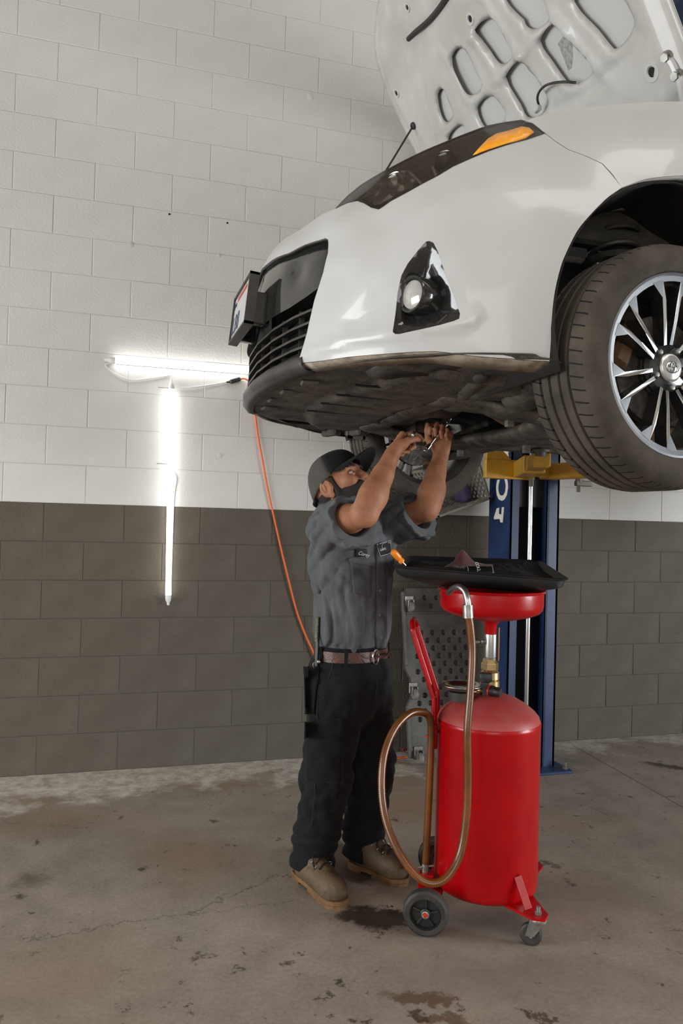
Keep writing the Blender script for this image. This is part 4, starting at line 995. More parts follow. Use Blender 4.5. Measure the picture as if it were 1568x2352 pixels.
# close the half along the centre line
half_pts = [q0]+half+[q1]
pk = loopq(pocket, .012)
P_, F_, N_ = panel(half_pts, [pk], .018, disp=body_disp, want_n=True)
for k, p in enumerate(P_):
    if p.y > CYL-.001: p.y = CYL; N_[k] = Vector((N_[k].x, 0, N_[k].z)).normalized()
used_ = sorted({i for f in F_ for i in f}); re_ = {i: k for k, i in enumerate(used_)}
P_ = [P_[i] for i in used_]; N_ = [N_[i] for i in used_]; F_ = [[re_[i] for i in f] for f in F_]; n_ = len(P_)
P2 = P_+[mir(p) for p in P_]; N2 = N_+[mirn(q) for q in N_]; F2 = F_+[[i+n_ for i in f][::-1] for f in F_]
bumper = sheet('bumper_cover', P2, F2, N2, M_paint, car)
def lifted(pts): return SK.lift([SK.q(p) for p in pts], body_disp(np.array([SK.q(p) for p in pts])))
bl = SK.lift(loopq(gr_side[-1:]+bot, closed=False)); al = SK.lift(loopq([bot[-1]]+arch_b, closed=False))
for M_ in (lambda p: p, mir):
    s = 1 if M_(Vector((0, 0, 0))).y == 0 else -1
    strip('bumper_flange', [M_(p) for p in bl], (.010, s*.055, -.016), M_under, car)
    strip('arch_flange', [M_(p) for p in al], (0, s*.035, 0), M_paint, car)
# headlight and its pocket, fender
arch_f = [(1.178, 1.607, 2.187), (1.224, 1.596, 2.207), (1.262, 1.587, 2.217), (1.339, 1.586, 2.233)]
arch_f = crom(arch_f, 3)
ext_a = [(1.45, CYL-.879, 2.240), (1.53, CYL-.881, 2.215), (1.60, CYL-.883, 2.165), (1.66, CYL-.884, 2.085), (1.70, CYL-.885, 1.98), (1.712, CYL-.884, 1.87), (1.712, CYL-.872, 1.762),
         (1.86, CYL-.868, 1.742), (1.86, CYL-.888, 1.90), (1.86, CYL-.887, 2.10), (1.86, CYL-.866, 2.30), (1.86, CYL-.832, 2.42), (1.86, CYL-.795, 2.50), (1.86, CYL-.757, 2.575), (1.65, CYL-.757, 2.555)]
ridge = [(1.439, 1.709, 2.501), (1.335, 1.714, 2.482), (1.259, 1.719, 2.466), (1.180, 1.729, 2.450), (1.146, 1.737, 2.444), (1.110, 1.743, 2.435), (1.052, 1.749, 2.418), (1.014, 1.756, 2.403), (0.997, 1.762, 2.395)]
fen = loopq(arch_f+ext_a+ridge+[(1.006, 1.740, 2.380), (1.011, 1.718, 2.358)]+[Vector(p)+SK.u*.0024+SK.v*.0012 for p in seam[::-1]])
# the two edges must not double back: drop repeated corner
P_, F_, N_ = panel(fen, (), .022, want_n=True)
for M_ in (0, 1):
    if M_: sheet('fender', [mir(p) for p in P_], [x[::-1] for x in F_], [mirn(q) for q in N_], M_paint, car, .002)
    else: sheet('fender', P_, F_, N_, M_paint, car, .002)
    s = -1 if M_ else 1; tr = mir if M_ else (lambda p: Vector(p))
    fa = SK.lift(loopq(arch_f+ext_a[:7], closed=False)); strip('arch_flange', [tr(p) for p in fa], (0, s*.035, 0), M_paint, car)
    fr = SK.lift(loopq(ridge, closed=False)); strip('fender_rail', [tr(p) for p in fr], (0, s*.05, -.025), M_paint, car)

# ---- headlights
def lens_material():
    m = bpy.data.materials.new('clear_lens'); m.use_nodes = True; N, L = nodes_of(m)
    for n in list(N):
        if n.type == 'BSDF_PRINCIPLED': N.remove(n)
    out = [n for n in N if n.type == 'OUTPUT_MATERIAL'][0]
    t = N.new('ShaderNodeBsdfTransparent'); t.inputs['Color'].default_value = (.93, .92, .90, 1); g = N.new('ShaderNodeBsdfGlossy'); g.inputs['Roughness'].default_value = .06
    fr = N.new('ShaderNodeFresnel'); fr.inputs['IOR'].default_value = 1.6
    mx = N.new('ShaderNodeMixShader'); L.new(fr.outputs[0], mx.inputs[0]); L.new(t.outputs[0], mx.inputs[1]); L.new(g.outputs[0], mx.inputs[2]); L.new(mx.outputs[0], out.inputs['Surface'])
    return m
M_lens = lens_material()
M_hous = mat('lamp_housing', (0.12, 0.105, 0.092), 0.18, noise_amt=.5, noise_scale=18, col2=(.20, .19, .18))
M_refl = mat('lamp_reflector', (0.85, 0.85, 0.84), 0.16, metal=.6, noise_amt=.35, noise_scale=22, col2=(.40, .40, .40))
M_amber = mat('amber_lens', (1.0, 0.42, 0.01), 0.35, coat=.3, noise_amt=.25, noise_scale=60, col2=(.95, .34, .008))
M_barw = mat('lamp_bar', (0.72, 0.72, 0.72), 0.3)
hl_top = [(1.011, 1.718, 2.358), (1.006, 1.740, 2.380), (0.994, 1.775, 2.404), (0.961, 1.800, 2.405), (0.923, 1.825, 2.401), (0.875, 1.852, 2.385), (0.833, 1.880, 2.371), (0.789, 1.912, 2.356), (0.744, 1.945, 2.337), (0.700, 1.984, 2.317), (0.669, 2.009, 2.301), (0.642, 2.025, 2.284), (0.604, 2.022, 2.248)]
lamp_q = loopq(hl_bot+hl_top+[(1.018, 1.699, 2.337)])
lamp_q = loopq([(1.018, 1.699, 2.337)]+hl_bot+hl_top[::-1])
c_ = np.mean(np.array(lamp_q), 0)
def shrunk(k, poly=None):
    P = np.array(lamp_q if poly is None else poly); c = P.mean(0)
    nrm = np.roll(P, -1, 0)-np.roll(P, 1, 0); nrm = np.stack([-nrm[:, 1], nrm[:, 0]], 1); nrm /= np.linalg.norm(nrm, axis=1)[:, None]+1e-9
    tst = P+nrm*.003; s = 1 if inside(tst, P).mean() > .5 else -1
    return [p for p in P+nrm*s*k]
HLs = []
def lamp_part(name, pts, off, m, root, step=.02, disp=None):
    P, F = panel(loopq(pts) if not isinstance(pts[0], np.ndarray) else pts, (), step, off, disp)
    return P, F, name, m
amber = [(0.849, 1.755, 2.280), (0.873, 1.765, 2.309), (0.900, 1.775, 2.339), (0.923, 1.775, 2.356), (0.950, 1.762, 2.362), (0.982, 1.752, 2.374), (0.993, 1.733, 2.363), (0.996, 1.715, 2.344), (0.972, 1.712, 2.324), (0.947, 1.717, 2.314), (0.923, 1.725, 2.307), (0.882, 1.742, 2.293)]
refl = [(0.635, 1.888, 2.177), (0.642, 1.873, 2.167), (0.676, 1.862, 2.193), (0.711, 1.831, 2.207), (0.737, 1.814, 2.221), (0.737, 1.849, 2.253), (0.736, 1.901, 2.295), (0.710, 1.944, 2.299), (0.678, 1.978, 2.289), (0.646, 1.983, 2.260), (0.623, 1.957, 2.223)]
barA = [(0.728, 1.892, 2.279), (0.733, 1.888, 2.280), (0.735, 1.843, 2.246), (0.737, 1.806, 2.215), (0.732, 1.809, 2.212), (0.730, 1.844, 2.241)]
barB = [(0.771, 1.838, 2.278), (0.775, 1.834, 2.280), (0.770, 1.795, 2.239), (0.764, 1.796, 2.234)]
bright = [(0.661, 1.865, 2.177), (0.681, 1.876, 2.211), (0.723, 1.814, 2.205), (0.694, 1.836, 2.189), (0.663, 1.855, 2.169)]
bright2 = [(0.941, 1.729, 2.323), (0.962, 1.726, 2.333), (0.991, 1.706, 2.330), (1.006, 1.704, 2.337), (0.974, 1.706, 2.318), (0.947, 1.713, 2.309)]
rimd = np.array(lamp_q)
def bowl(q): e = seg_dist(q, rimd, np.roll(rimd, -1, 0)); return .050*sstep(e, .0, .045)
for M_ in (0, 1):
    tr = mir if M_ else (lambda p: p)
    def put(nm, outline, off, m, par, step=.02, disp=None, th=0):
        P, F = panel(outline, (), step, off, disp); v = [tr(p) for p in P]; f = [x[::-1] for x in F] if M_ else F
        o = pydata(nm, v, f, m, par, smooth=True)
        if th: solid(o, th)
        return o
    hl = put('headlight', lamp_q, .004, M_hous, car, .02, bowl)
    put('reflector', loopq(refl), .022, M_refl, hl, .014, lambda q: .012*np.sin(q[:, 0]*95)*np.sin(q[:, 1]*120))
    put('turn_signal', loopq(amber), -.0035, M_amber, hl, .02, None, .004)
    put('light_bar', loopq(barA, .006), .008, M_barw, hl, .01, None, .004)
    put('light_bar', loopq(barB, .006), .010, M_barw, hl, .01, None, .004)
    c = SK.lift([SK.q(p) for p in [(0.697, 1.908, 2.257), (0.800, 1.820, 2.292)]], np.array([.03, .03]))
    for k, cc in enumerate(c):
        mb = MB(); cc = tr(cc); ax = Vector((-.80, -.58 if not M_ else .58, -.02)); mb.lathe([(.0, .018), (.018, .014), (.026, .002), (.030, .004), (.033, -.004), (.030, -.03)], cc, ax, n=28); mb.build('projector', M_refl if k == 0 else M_hous, hl)
    put('lens', lamp_q, -.002, M_lens, hl)
    ring = lamp_q+[lamp_q[0]]
    P = SK.lift(ring, np.full(len(ring), .002)); mb = MB(); mb.tube([tr(p) for p in P[:-1]], .0022, n=5, closed=True); mb.build('lamp_seal', M_trim, hl)

# ---- fog lamp pods
pkA = np.array(pk)
def podd(q): e = seg_dist(q, pkA, np.roll(pkA, -1, 0)); return body_disp(q)+.034*sstep(e, 0, .05)
fl_c = SK.lift([SK.q(p) for p in [(0.686, 1.725, 1.904)]], np.array([.012]))[0]
for M_ in (0, 1):
    tr = mir if M_ else (lambda p: p)
    P, F = panel(pk, (), .012, .002, podd)
    pod = pydata('fog_lamp_pod', [tr(p) for p in P], [x[::-1] for x in F] if M_ else F, M_gloss, car, smooth=True)
    ax = Vector((-.93, -.37 if not M_ else .37, 0)).normalized(); c = tr(fl_c)
    mb = MB(); mb.lathe([(.0415, -.07), (.0445, -.05), (.0455, .006), (.044, .010), (.040, .010), (.0375, .002), (.036, -.006)], c, ax, n=40); mb.build('bezel', M_gloss, pod)
    mb = MB(); mb.lathe([(.0372, -.004), (.034, .004), (.024, .009), (.012, .0115), (0, .012)], c, ax, n=36); mb.build('fog_lens', mat('fog_glass', (.50, .49, .45), .16, coat=.8, noise_amt=.25, noise_scale=40), pod)

# ---- lower grille between the pods
def xg(b_, base=.437): return base+float(np.interp(abs(b_), [0, .2, .35, .45, .5, .6], [0, .010, .034, .062, .082, .132]))
gp = [np.array(SK.q(p)) for p in gr_top+gr_cor+[(0.524, 1.923, 2.050), (0.517, 1.936, 2.001), (0.515, 1.955, 1.973), (0.491, 2.021, 1.960), (0.461, 2.100, 1.949), (0.444, 2.225, 1.951), (0.434, 2.313, 1.952)]]
q0g = np.array(SK.q((.456, CYL, 2.165))); q1g = np.array(SK.q((.440, CYL, 1.985)))
P, F = panel([q0g]+loopq(gr_top+gr_cor+[(0.524, 1.923, 2.050), (0.517, 1.936, 2.001), (0.515, 1.955, 1.973), (0.491, 2.021, 1.960), (0.461, 2.100, 1.949), (0.444, 2.225, 1.951), (0.434, 2.313, 1.952)], closed=False)+[q1g], (), .02, .022, lambda q: .012*sstep(q[:, 1], np.median(q[:, 1]), q[:, 1].max()))
for p in P:
    if p.y > CYL: p.y = CYL
n_ = len(P)
grille = pydata('grille', P+[mir(p) for p in P], F+[[i+n_ for i in f][::-1] for f in F], M_gloss, car, smooth=True)
rim_pts = SK.lift(loopq(gr_top+gr_cor+gr_side, closed=False), None); rim_pts = [p+Vector((.004, .003, 0)) for p in rim_pts]
for M_ in (0, 1):
    tr = mir if M_ else (lambda p: p)
    mb = MB(); mb.tube([tr(p) for p in rim_pts], .0042, n=6); mb.build('grille_surround', M_trim, grille)
    inn = [p+Vector((.014, .010, -.002)) for p in rim_pts]; n = len(inn)
    pydata('surround_return', [tr(p) for p in rim_pts]+[tr(p+Vector((.03, .012, 0))) for p in rim_pts], [(i, i+1, n+i+1, n+i) for i in range(n-1)], M_trim, grille, smooth=True)
levels = [(1.925, .49), (1.893, .475), (1.862, .46), (1.832, .45), (1.803, .44)]
for k, (z, bm_) in enumerate(levels):
    v = []; n = 40
    for i in range(n+1):
        b_ = bm_*(2*i/n-1); x = xg(b_, .446); zz = z+.018*(1-(b_/bm_)**2)*0-.002
        v.append([Vector((x, CYL-b_, zz+.0035)), Vector((x-.001, CYL-b_, zz)), Vector((x, CYL-b_, zz-.0035)), Vector((x+.034, CYL-b_, zz-.001+.004)), Vector((x+.034, CYL-b_, zz+.006))])
    vv = [p for r in v for p in r]; ff = [(i*5+j, (i+1)*5+j, (i+1)*5+(j+1) % 5, i*5+(j+1) % 5) for i in range(n) for j in range(5)]
    pydata('slat', vv, ff, M_trim, grille, smooth=True, angle=40)
for b_ in (-.36, -.24, -.12, 0, .12, .24, .36):
    mb = MB(); mb.box((xg(b_, .446)+.022, CYL-b_, 1.865), (.016, .004, .15)); mb.build('grille_rib', M_trim, grille, smooth=False)
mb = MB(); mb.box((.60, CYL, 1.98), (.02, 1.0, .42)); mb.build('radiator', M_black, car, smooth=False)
# black lip along the bottom of the grille opening
v = []; n = 60; prof = [(.020, 1.806), (-.002, 1.800), (-.008, 1.790), (-.007, 1.774), (.004, 1.762), (.030, 1.757)]
for i in range(n+1):
    b_ = .44*(2*i/n-1)
    for dx, z in prof: v.append(Vector((xg(b_, .437)+dx, CYL-b_, z+.012*(1-abs(b_)/.44)*0)))
m_ = len(prof); f = [(i*m_+j, (i+1)*m_+j, (i+1)*m_+j+1, i*m_+j+1) for i in range(n) for j in range(m_-1)]
solid(pydata('front_lip', v, f, M_trim, car, smooth=True, angle=50), .003)

# ---- number plate
pc = Vector((.392, CYL, 2.025)); pu = Vector((0, -1, 0)); pv = Vector((.10, 0, 1)).normalized(); pn = Vector((-1, 0, .10)).normalized()
PR = Matrix((pu, pn*-1, pv)).transposed()
def pp(a, b_, c_=0.0): return pc+pu*a+pv*b_+pn*c_
plate = MB(); plate.prism([(-.150, -.074), (.150, -.074), (.154, -.07), (.154, .07), (.150, .074), (-.150, .074), (-.154, .07), (-.154, -.07)], -pn*.003, pp(0, 0, .004), pu, pv)
plate = plate.build('number_plate', mat('plate_white', (.62, .62, .60), .4, noise_amt=.2, noise_scale=30), car, smooth=False)
mb = MB()
for (a0, b0, a1, b1) in ((-.158, -.080, -.150, .080), (.150, -.080, .158, .080), (-.158, -.080, .158, -.072), (-.158, .072, .158, .080)):
    mb.prism([(a0, b0), (a1, b0), (a1, b1), (a0, b1)], -pn*.030, pp(0, 0, .010), pu, pv)
mb.build('plate_frame', M_trim, plate, smooth=False)
mb = MB(); mb.prism([(-.148, -.07), (.148, -.07), (.148, .07), (-.148, .07)], -pn*.02, pp(0, 0, -.002), pu, pv); mb.box(pp(.12, -.02, -.04), (.03, .06, .10), PR, .004); mb.box(pp(-.12, -.02, -.04), (.03, .06, .10), PR, .004); mb.build('plate_bracket', M_gloss, plate)
M_navy = mat('plate_navy', (.03, .05, .12), .5); M_pred = mat('plate_red', (.50, .05, .03), .5)
text_mesh('plate_number', 'LB8', .085, M_navy, plate, pp(-.142, -.052, .0045), pu, pv, bold=.001)
text_mesh('plate_month', 'JUN', .022, M_navy, plate, pp(-.142, .040, .0045), pu, pv)
mb = MB(); mb.prism([(-.09, .050), (.09, .050), (.085, .064), (-.085, .064)], pn*.0006, pp(0, 0, .0041), pu, pv); mb.build('plate_band', M_pred, plate, smooth=False)

# ---- hood, swung up about its hinges
A60 = math.radians(60); HX, HZ = 1.535, 2.545
hu = Vector((-math.cos(A60), 0, math.sin(A60))); hn = Vector((-math.sin(A60), 0, -math.cos(A60)))      # up the hood; out of its underside
def hpt(b_, u, d=0.0):
    cr = .035*(1-(b_/.75)**2)+.03*(1-((u-.55)/.6)**2)           # crown of the skin
    return Vector((HX, CYL-b_, HZ))+hu*u-hn*cr*.6+hn*d
def arc(pts, n=4): return [(p.x, p.y) for p in [Vector((q.x, q.y)) for q in crom([(a, b_, 0) for a, b_ in pts], n)]]
hood_half = [(0.0, 1.130), (.20, 1.125), (.40, 1.108), (.52, 1.085), (.62, 1.035), (.685, .985), (.72, .92), (.745, .80), (.752, .65), (.745, .45), (.738, .28), (.735, .12), (.725, .03), (.69, .0), (.4, -.035), (.0, -.05)]
hood_out = arc(hood_half)[:-1]; hood_poly = hood_out+[(0.0, -.05)]+[(-a, b_) for a, b_ in hood_out[::-1] if a > 0]
holesH = [arc(h_+[h_[0]], 3)[:-1] for h_ in (
    [(-0.044, 0.674), (0.002, 0.672), (0.049, 0.656), (0.069, 0.626), (0.078, 0.558), (0.075, 0.509), (0.041, 0.501), (0.002, 0.515), (-0.015, 0.542), (-0.025, 0.585), (-0.040, 0.637)],
    [(0.227, 0.466), (0.261, 0.474), (0.308, 0.471), (0.320, 0.449), (0.360, 0.358), (0.391, 0.292), (0.379, 0.266), (0.328, 0.268), (0.278, 0.286), (0.258, 0.317), (0.239, 0.384), (0.222, 0.441)],
    [(0.425, 0.468), (0.460, 0.479), (0.584, 0.399), (0.609, 0.311), (0.599, 0.282), (0.553, 0.268), (0.507, 0.270), (0.493, 0.287), (0.469, 0.354), (0.436, 0.424)],
    [(-0.234, 0.685), (-0.193, 0.689), (-0.160, 0.674), (-0.145, 0.640), (-0.143, 0.560), (-0.141, 0.524), (-0.172, 0.513), (-0.221, 0.522), (-0.241, 0.549), (-0.247, 0.607), (-0.246, 0.651)],
    [(-0.000, 0.471), (0.042, 0.477), (0.090, 0.475), (0.115, 0.460), (0.127, 0.421), (0.146, 0.330), (0.140, 0.290), (0.068, 0.284), (0.014, 0.312), (0.008, 0.360), (-0.002, 0.406), (-0.008, 0.445)],
    [(-0.419, 0.632), (-0.387, 0.639), (-0.366, 0.622), (-0.373, 0.564), (-0.384, 0.527), (-0.431, 0.524), (-0.452, 0.547), (-0.444, 0.591)],
    [(-0.225, 0.473), (-0.184, 0.479), (-0.128, 0.469), (-0.102, 0.441), (-0.089, 0.373), (-0.161, 0.363), (-0.226, 0.391), (-0.237, 0.442)],
    [(0.154, 0.674), (0.233, 0.655), (0.299, 0.596), (0.308, 0.524), (0.299, 0.490), (0.244, 0.498), (0.211, 0.513), (0.192, 0.537), (0.192, 0.558), (0.181, 0.579), (0.158, 0.632)],
    [(-0.481, 0.472), (-0.457, 0.482), (-0.414, 0.484), (-0.367, 0.477), (-0.346, 0.457), (-0.372, 0.435), (-0.454, 0.431)])]
def hood_panel(outline, holes, off, step=.03, bump=None):
    loops = [outline]+holes; V = []; E = []
    for lp in loops: s0 = len(V); V += [Vector(p) for p in lp]; n = len(lp); E += [(s0+i, s0+(i+1) % n) for i in range(n)]
    o = np.array(outline); g = np.stack(np.meshgrid(np.arange(-.75, .75, step), np.arange(-.05, 1.13, step), indexing='ij'), -1).reshape(-1, 2)
    keep = inside(g, o)
    for h_ in holes: keep &= ~inside(g, np.array(h_))
    g = g[keep]
    for lp in loops: A = np.array(lp); g = g[seg_dist(g, A, np.roll(A, -1, 0)) > step*.4]
    V += [Vector(p) for p in g]; vo, _, fo, *_r = delaunay_2d_cdt(V, E, [], 1, 1e-7)
    q = np.array([[p.x, p.y] for p in vo]); cen = np.array([q[list(f)].mean(0) for f in fo]); ok = inside(cen, o)
    for h_ in holes: ok &= ~inside(cen, np.array(h_))
    d = np.full(len(q), off) if bump is None else bump(q)
    P = [hpt(a, b_, dd) for (a, b_), dd in zip(q, d)]; F = []
    for f, k in zip(fo, ok):
        if k:
            a, b_, c = (P[i] for i in f[:3]); F.append(list(f) if (b_-a).cross(c-a).dot(hn) > 0 else list(f)[::-1])
    return P, F
hood = pydata('hood', *hood_panel(hood_poly, [], 0.0, .05), M_paint, car, smooth=True); solid(hood, .0015, 1)
rimH = np.array(hood_poly); hA = [np.array(h_) for h_ in holesH]
ribs = [np.array(h_) for h_ in ([(0.127, 0.421), (0.093, 0.542), (0.070, 0.679), (0.056, 0.760)], [(0.352, 0.437), (0.380, 0.354), (0.415, 0.268), (0.429, 0.214)], [(0.328, 0.512), (0.361, 0.405)], [(-0.050, 0.484), (-0.049, 0.552), (-0.066, 0.669)], [(-0.241, 0.510), (-0.248, 0.628), (-0.265, 0.736)], [(0.119, 0.476), (-0.020, 0.483), (-0.115, 0.482)], [(0.339, 0.465), (0.257, 0.483), (0.119, 0.476)], [(0.034, 0.673), (-0.090, 0.661)])]
def inner_bump(q):
    e = seg_dist(q, rimH, np.roll(rimH, -1, 0)); d = .006+.020*sstep(e, .025, .075)
    for h_ in hA: eh = seg_dist(q, h_, np.roll(h_, -1, 0)); d = d-.010*(1-sstep(eh, .0, .016))
    for r_ in ribs: er = seg_dist(q, r_[:-1], r_[1:]); d = d+.009*np.exp(-(er/.016)**2)
    trough = np.array(CH_[0]); et = seg_dist(q, trough[:-1], trough[1:]); d = d-.012*np.exp(-(et/.022)**2)
    tr2 = np.array(CH_[1]); et = seg_dist(q, tr2[:-1], tr2[1:]); d = d-.010*np.exp(-(et/.02)**2)
    return d
CH_ = [[(-0.037, 0.838), (-0.152, 0.839), (-0.299, 0.846), (-0.384, 0.824), (-0.439, 0.772), (-0.480, 0.700), (-0.526, 0.628), (-0.586, 0.551), (-0.632, 0.481)], [(0.613, 0.249), (0.527, 0.228), (0.407, 0.227), (0.293, 0.236), (0.177, 0.256)]]
solid(pydata('inner_panel', *hood_panel(hood_poly, holesH, .02, .016, inner_bump), mat('hood_inner_paint', (.56, .555, .53), .42, coat=.3, noise_amt=.12, noise_scale=5, col2=(.45, .435, .40)), hood, smooth=True), .0015, 1)
sl_ = [(-0.091, 0.836), (-0.172, 0.837), (-0.259, 0.845), (-0.352, 0.863), (-0.416, 0.873)]
mb = MB(); mb.tube([hpt(a, b_, .028) for a, b_ in arc(sl_)], .010, n=8); mb.build('hood_seal', M_rubber, hood)
for (a, b_), r in zip([(-0.037, 0.711), (0.610, 0.144), (-0.652, 0.778), (-0.332, 0.950), (-0.457, 1.031), (-0.554, 0.971), (-0.610, 0.892), (-0.459, 0.865), (-0.677, 0.719)], (.011, .014, .010, .009, .004, .004, .004, .003, .003)):
    mb = MB(); c = hpt(a, b_, .030 if r > .0045 else .012); mb.lathe([(r*2.2, -.006), (r*1.9, .001), (r*1.25, .001), (r, -.004)], c, hn, n=18); mb.build('clip_boss', M_paint, hood)
    mb = MB(); mb.lathe([(r, -.002), (0, -.002)], c, hn, n=14); mb.build('clip_hole', M_black, hood, smooth=False)
wv = [hpt(a, b_, d_) for (a, b_), d_ in zip([(0.108, 0.303), (0.133, 0.323), (0.167, 0.333), (0.211, 0.332), (0.260, 0.316), (0.296, 0.295), (0.314, 0.276)], (.03, .045, .055, .06, .06, .05, .03))]
mb = MB(); mb.tube(crom(wv, 5), .0042, n=8); mb.build('washer_hose', M_rubber, hood)
mb = MB(); mb.box(hpt(*[(0.107, 0.299)][0], .04), (.02, .03, .02), None, .004); mb.build('hose_tee', M_paint, hood)
st = [(0.305, 0.376)][0]
mb = MB(); mb.prism([(-.035, -.045), (.028, -.05), (.035, .05), (-.030, .045)], hn*.0006, hpt(st[0], st[1], .0015), Vector((0, -1, 0)), hu); mb.build('foil_sticker', mat('foil', (.60, .60, .60), .25, metal=.7, noise_amt=.5, noise_scale=90), hood, smooth=False)
# hinge on the near side
hg = [hpt(*p, .02) for p in [(0.673, 0.151), (0.680, 0.120), (0.681, 0.093), (0.683, 0.071)]]
mb = MB(); mb.tube(crom(hg+[Vector((1.545, CYL-.655, 2.50)), Vector((1.55, CYL-.66, 2.42))], 5), .012, n=8); mb.build('hood_hinge', M_paint, hood)
for p in hg[0:3:2]: mb = MB(); mb.cyl(p, p+hn*.018+Vector((0, -.004, 0)), .012, n=6); mb.cyl(p-hn*.002, p+hn*.006, .017, n=16); mb.build('hinge_bolt', M_zinc, hood, smooth=False)
mb = MB(); mb.tube([mir(p) for p in crom(hg+[Vector((1.545, CYL-.655, 2.50)), Vector((1.55, CYL-.66, 2.42))], 5)], .012, n=8); mb.build('hood_hinge', M_paint, hood)
# prop rod: from the radiator support on the far side up into the hood
pr0 = hpt(*[(-0.644, 0.624)][0], .030)
mb = MB(); mb.tube([pr0, Vector((.74, 3.02, 2.24))], .0042, n=8); mb.build('prop_rod', M_rubber, car)
mb = MB(); mb.lathe([(.016, -.002), (.014, .006), (.006, .010)], pr0, hn, n=12); mb.build('prop_rod_grommet', M_rubber, car)


# ================================================================ engine bay edge, underside, wheels
mb = MB(); mb.box((.64, CYL, 2.16), (.10, .80, .03), None, .006); mb.box((.60, CYL, 2.08), (.03, .80, .14), None, .004); mb.build('radiator_support', M_trim, car, smooth=False)
mb = MB(); mb.box((.565, CYL+.02, 2.235), (.05, .10, .05), None, .006); mb.cyl((.55, CYL+.07, 2.24), (.55, CYL-.03, 2.255), .006, n=8); mb.build('hood_latch', M_rust, car)
mb = MB(); mb.box((1.12, CYL, 2.08), (.62, .85, .22), None, .03); mb.build('engine_block', M_dirtm, car, smooth=False)
mb = MB(); mb.box((1.62, CYL, 2.46), (.22, 1.36, .10), None, .02); mb.build('cowl', M_trim, car, smooth=False)
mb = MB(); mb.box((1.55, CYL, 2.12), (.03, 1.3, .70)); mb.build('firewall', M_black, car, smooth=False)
for s in (-1, 1):
    mb = MB(); mb.box((1.26, CYL+s*.60, 2.25), (.52, .05, .22), None, .01); mb.build('inner_apron', M_trim, car, smooth=False)
# undertray behind the lip, ribbed
def xf(b_): return xg(min(abs(b_), .6), .437) if abs(b_) < .6 else .437+float(np.interp(abs(b_), [.6, .68, .75, .80, .84, .865], [.132, .195, .275, .36, .465, .59]))
n, m_ = 84, 36; v = []; f = []
for i in range(n+1):
    b_ = .845*(2*i/n-1); x0 = xf(b_)+.022; x1 = 1.03-.10*math.cos(b_*3.2)
    for j in range(m_+1):
        t = j/m_; x = x0+(max(x1, x0+.03)-x0)*t; z = 1.760-.012*t
        rb = max(0, math.cos((b_+.05)*2*PI/.22))**10; z -= .010*rb*sstep(np.array(t), .08, .16)*(1-.0*t)
        z -= .014*float(sstep(np.array(t), .42, .46))*(1 if abs(b_) < .62 else .3)
        v.append(Vector((x, CYL-b_, z)))
for i in range(n):
    for j in range(m_): a = i*(m_+1)+j; f.append((a, a+1, a+m_+2, a+m_+1))
solid(pydata('undertray', v, f, M_dirt, car, smooth=True, angle=50), .003)
for b_ in (.30, .12, -.06, -.24):
    mb = MB(); mb.box((xf(b_)+.085, CYL-b_, 1.753), (.055, .05, .012), rotz(-b_*.5), .005); mb.build('tray_boss', M_dirt, car)
    mb = MB(); mb.box((.80, CYL-b_-.09, 1.7395), (.30, .010, .006), rotz(.05), .002); mb.build('tray_rib', M_black, car)
# flap and liner feet ahead of the near wheel
v = []; f = []
edge = [(0.636, 1.920, 1.753), (0.657, 1.880, 1.767), (0.702, 1.840, 1.770), (0.757, 1.800, 1.764), (0.815, 1.770, 1.759), (0.850, 1.740, 1.759)]
low = [(0.649, 1.940, 1.744), (0.691, 1.920, 1.736), (0.738, 1.900, 1.744), (0.797, 1.880, 1.749), (0.852, 1.850, 1.754), (0.890, 1.800, 1.756)]
v = [Vector(p) for p in edge]+[Vector(p) for p in low]; n = len(edge); f = [(i, i+1, n+i+1, n+i) for i in range(n-1)]
solid(pydata('air_deflector', v, f, M_trim, car, smooth=True), .006)
solid(pydata('air_deflector', [mir(p) for p in v], f, M_trim, car, smooth=True), .006)
def blobby(name, prims, k, h_, m, parent=car, pad=.03, flat=None):
    """pressed or cast piece: smooth union of capsules (a, b, ra, rb), squashed in height by flat"""
    P = np.array([q for a, b_, ra, rb in prims for q in (np.array(a)-ra, np.array(a)+ra, np.array(b_)-rb, np.array(b_)+rb)])
    fd = Field(P.min(0)-pad, P.max(0)+pad, h_)
    for a, b_, ra, rb in prims: fd.add(fd.capsule(a, b_, ra, rb, None if flat is None else ((0, 0, 1), flat)), k)
    return field_obj(name, fd, m, parent, 1)
Y = lambda b_: CYL-b_
# engine splash cover with a round bulge and an open pocket
blobby('splash_cover', [((.93, Y(.62), 1.745), (1.02, Y(.30), 1.735), .028, .03), ((0.764, 1.950, 1.759), (0.810, 1.980, 1.759), .040, .042), ((1.02, Y(.30), 1.745), (.98, Y(-.3), 1.745), .03, .03), ((1.05, Y(.66), 1.76), (1.22, Y(.52), 1.74), .035, .03), ((1.12, Y(.60), 1.745), (1.15, Y(.45), 1.725), .06, .06)], .05, .009, M_dirt, flat=.55)
for (x0, x1, b0, b1, z, tl) in ((.96, 1.28, .10, .64, 1.752, -.05), (.98, 1.16, -.62, -.05, 1.765, .04), (1.24, 1.60, .18, .60, 1.735, .05)):
    v = []; f = []; n = 14
    for i in range(n+1):
        for j in range(n+1):
            x = x0+(x1-x0)*i/n; b_ = b0+(b1-b0)*j/n; e = min(i, n-i, j, n-j)/n
            v.append(Vector((x+.02*math.sin(b_*9), Y(b_), z-.020*min(1, e*7)+.006*math.sin(x*38)*math.sin(b_*25)+(x-x0)*tl)))
    for i in range(n):
        for j in range(n): q = i*(n+1)+j; f.append((q, q+1, q+n+2, q+n+1))
    solid(pydata('under_panel', v, f, M_dirt, car, smooth=True, angle=50), .003)
mb = MB()
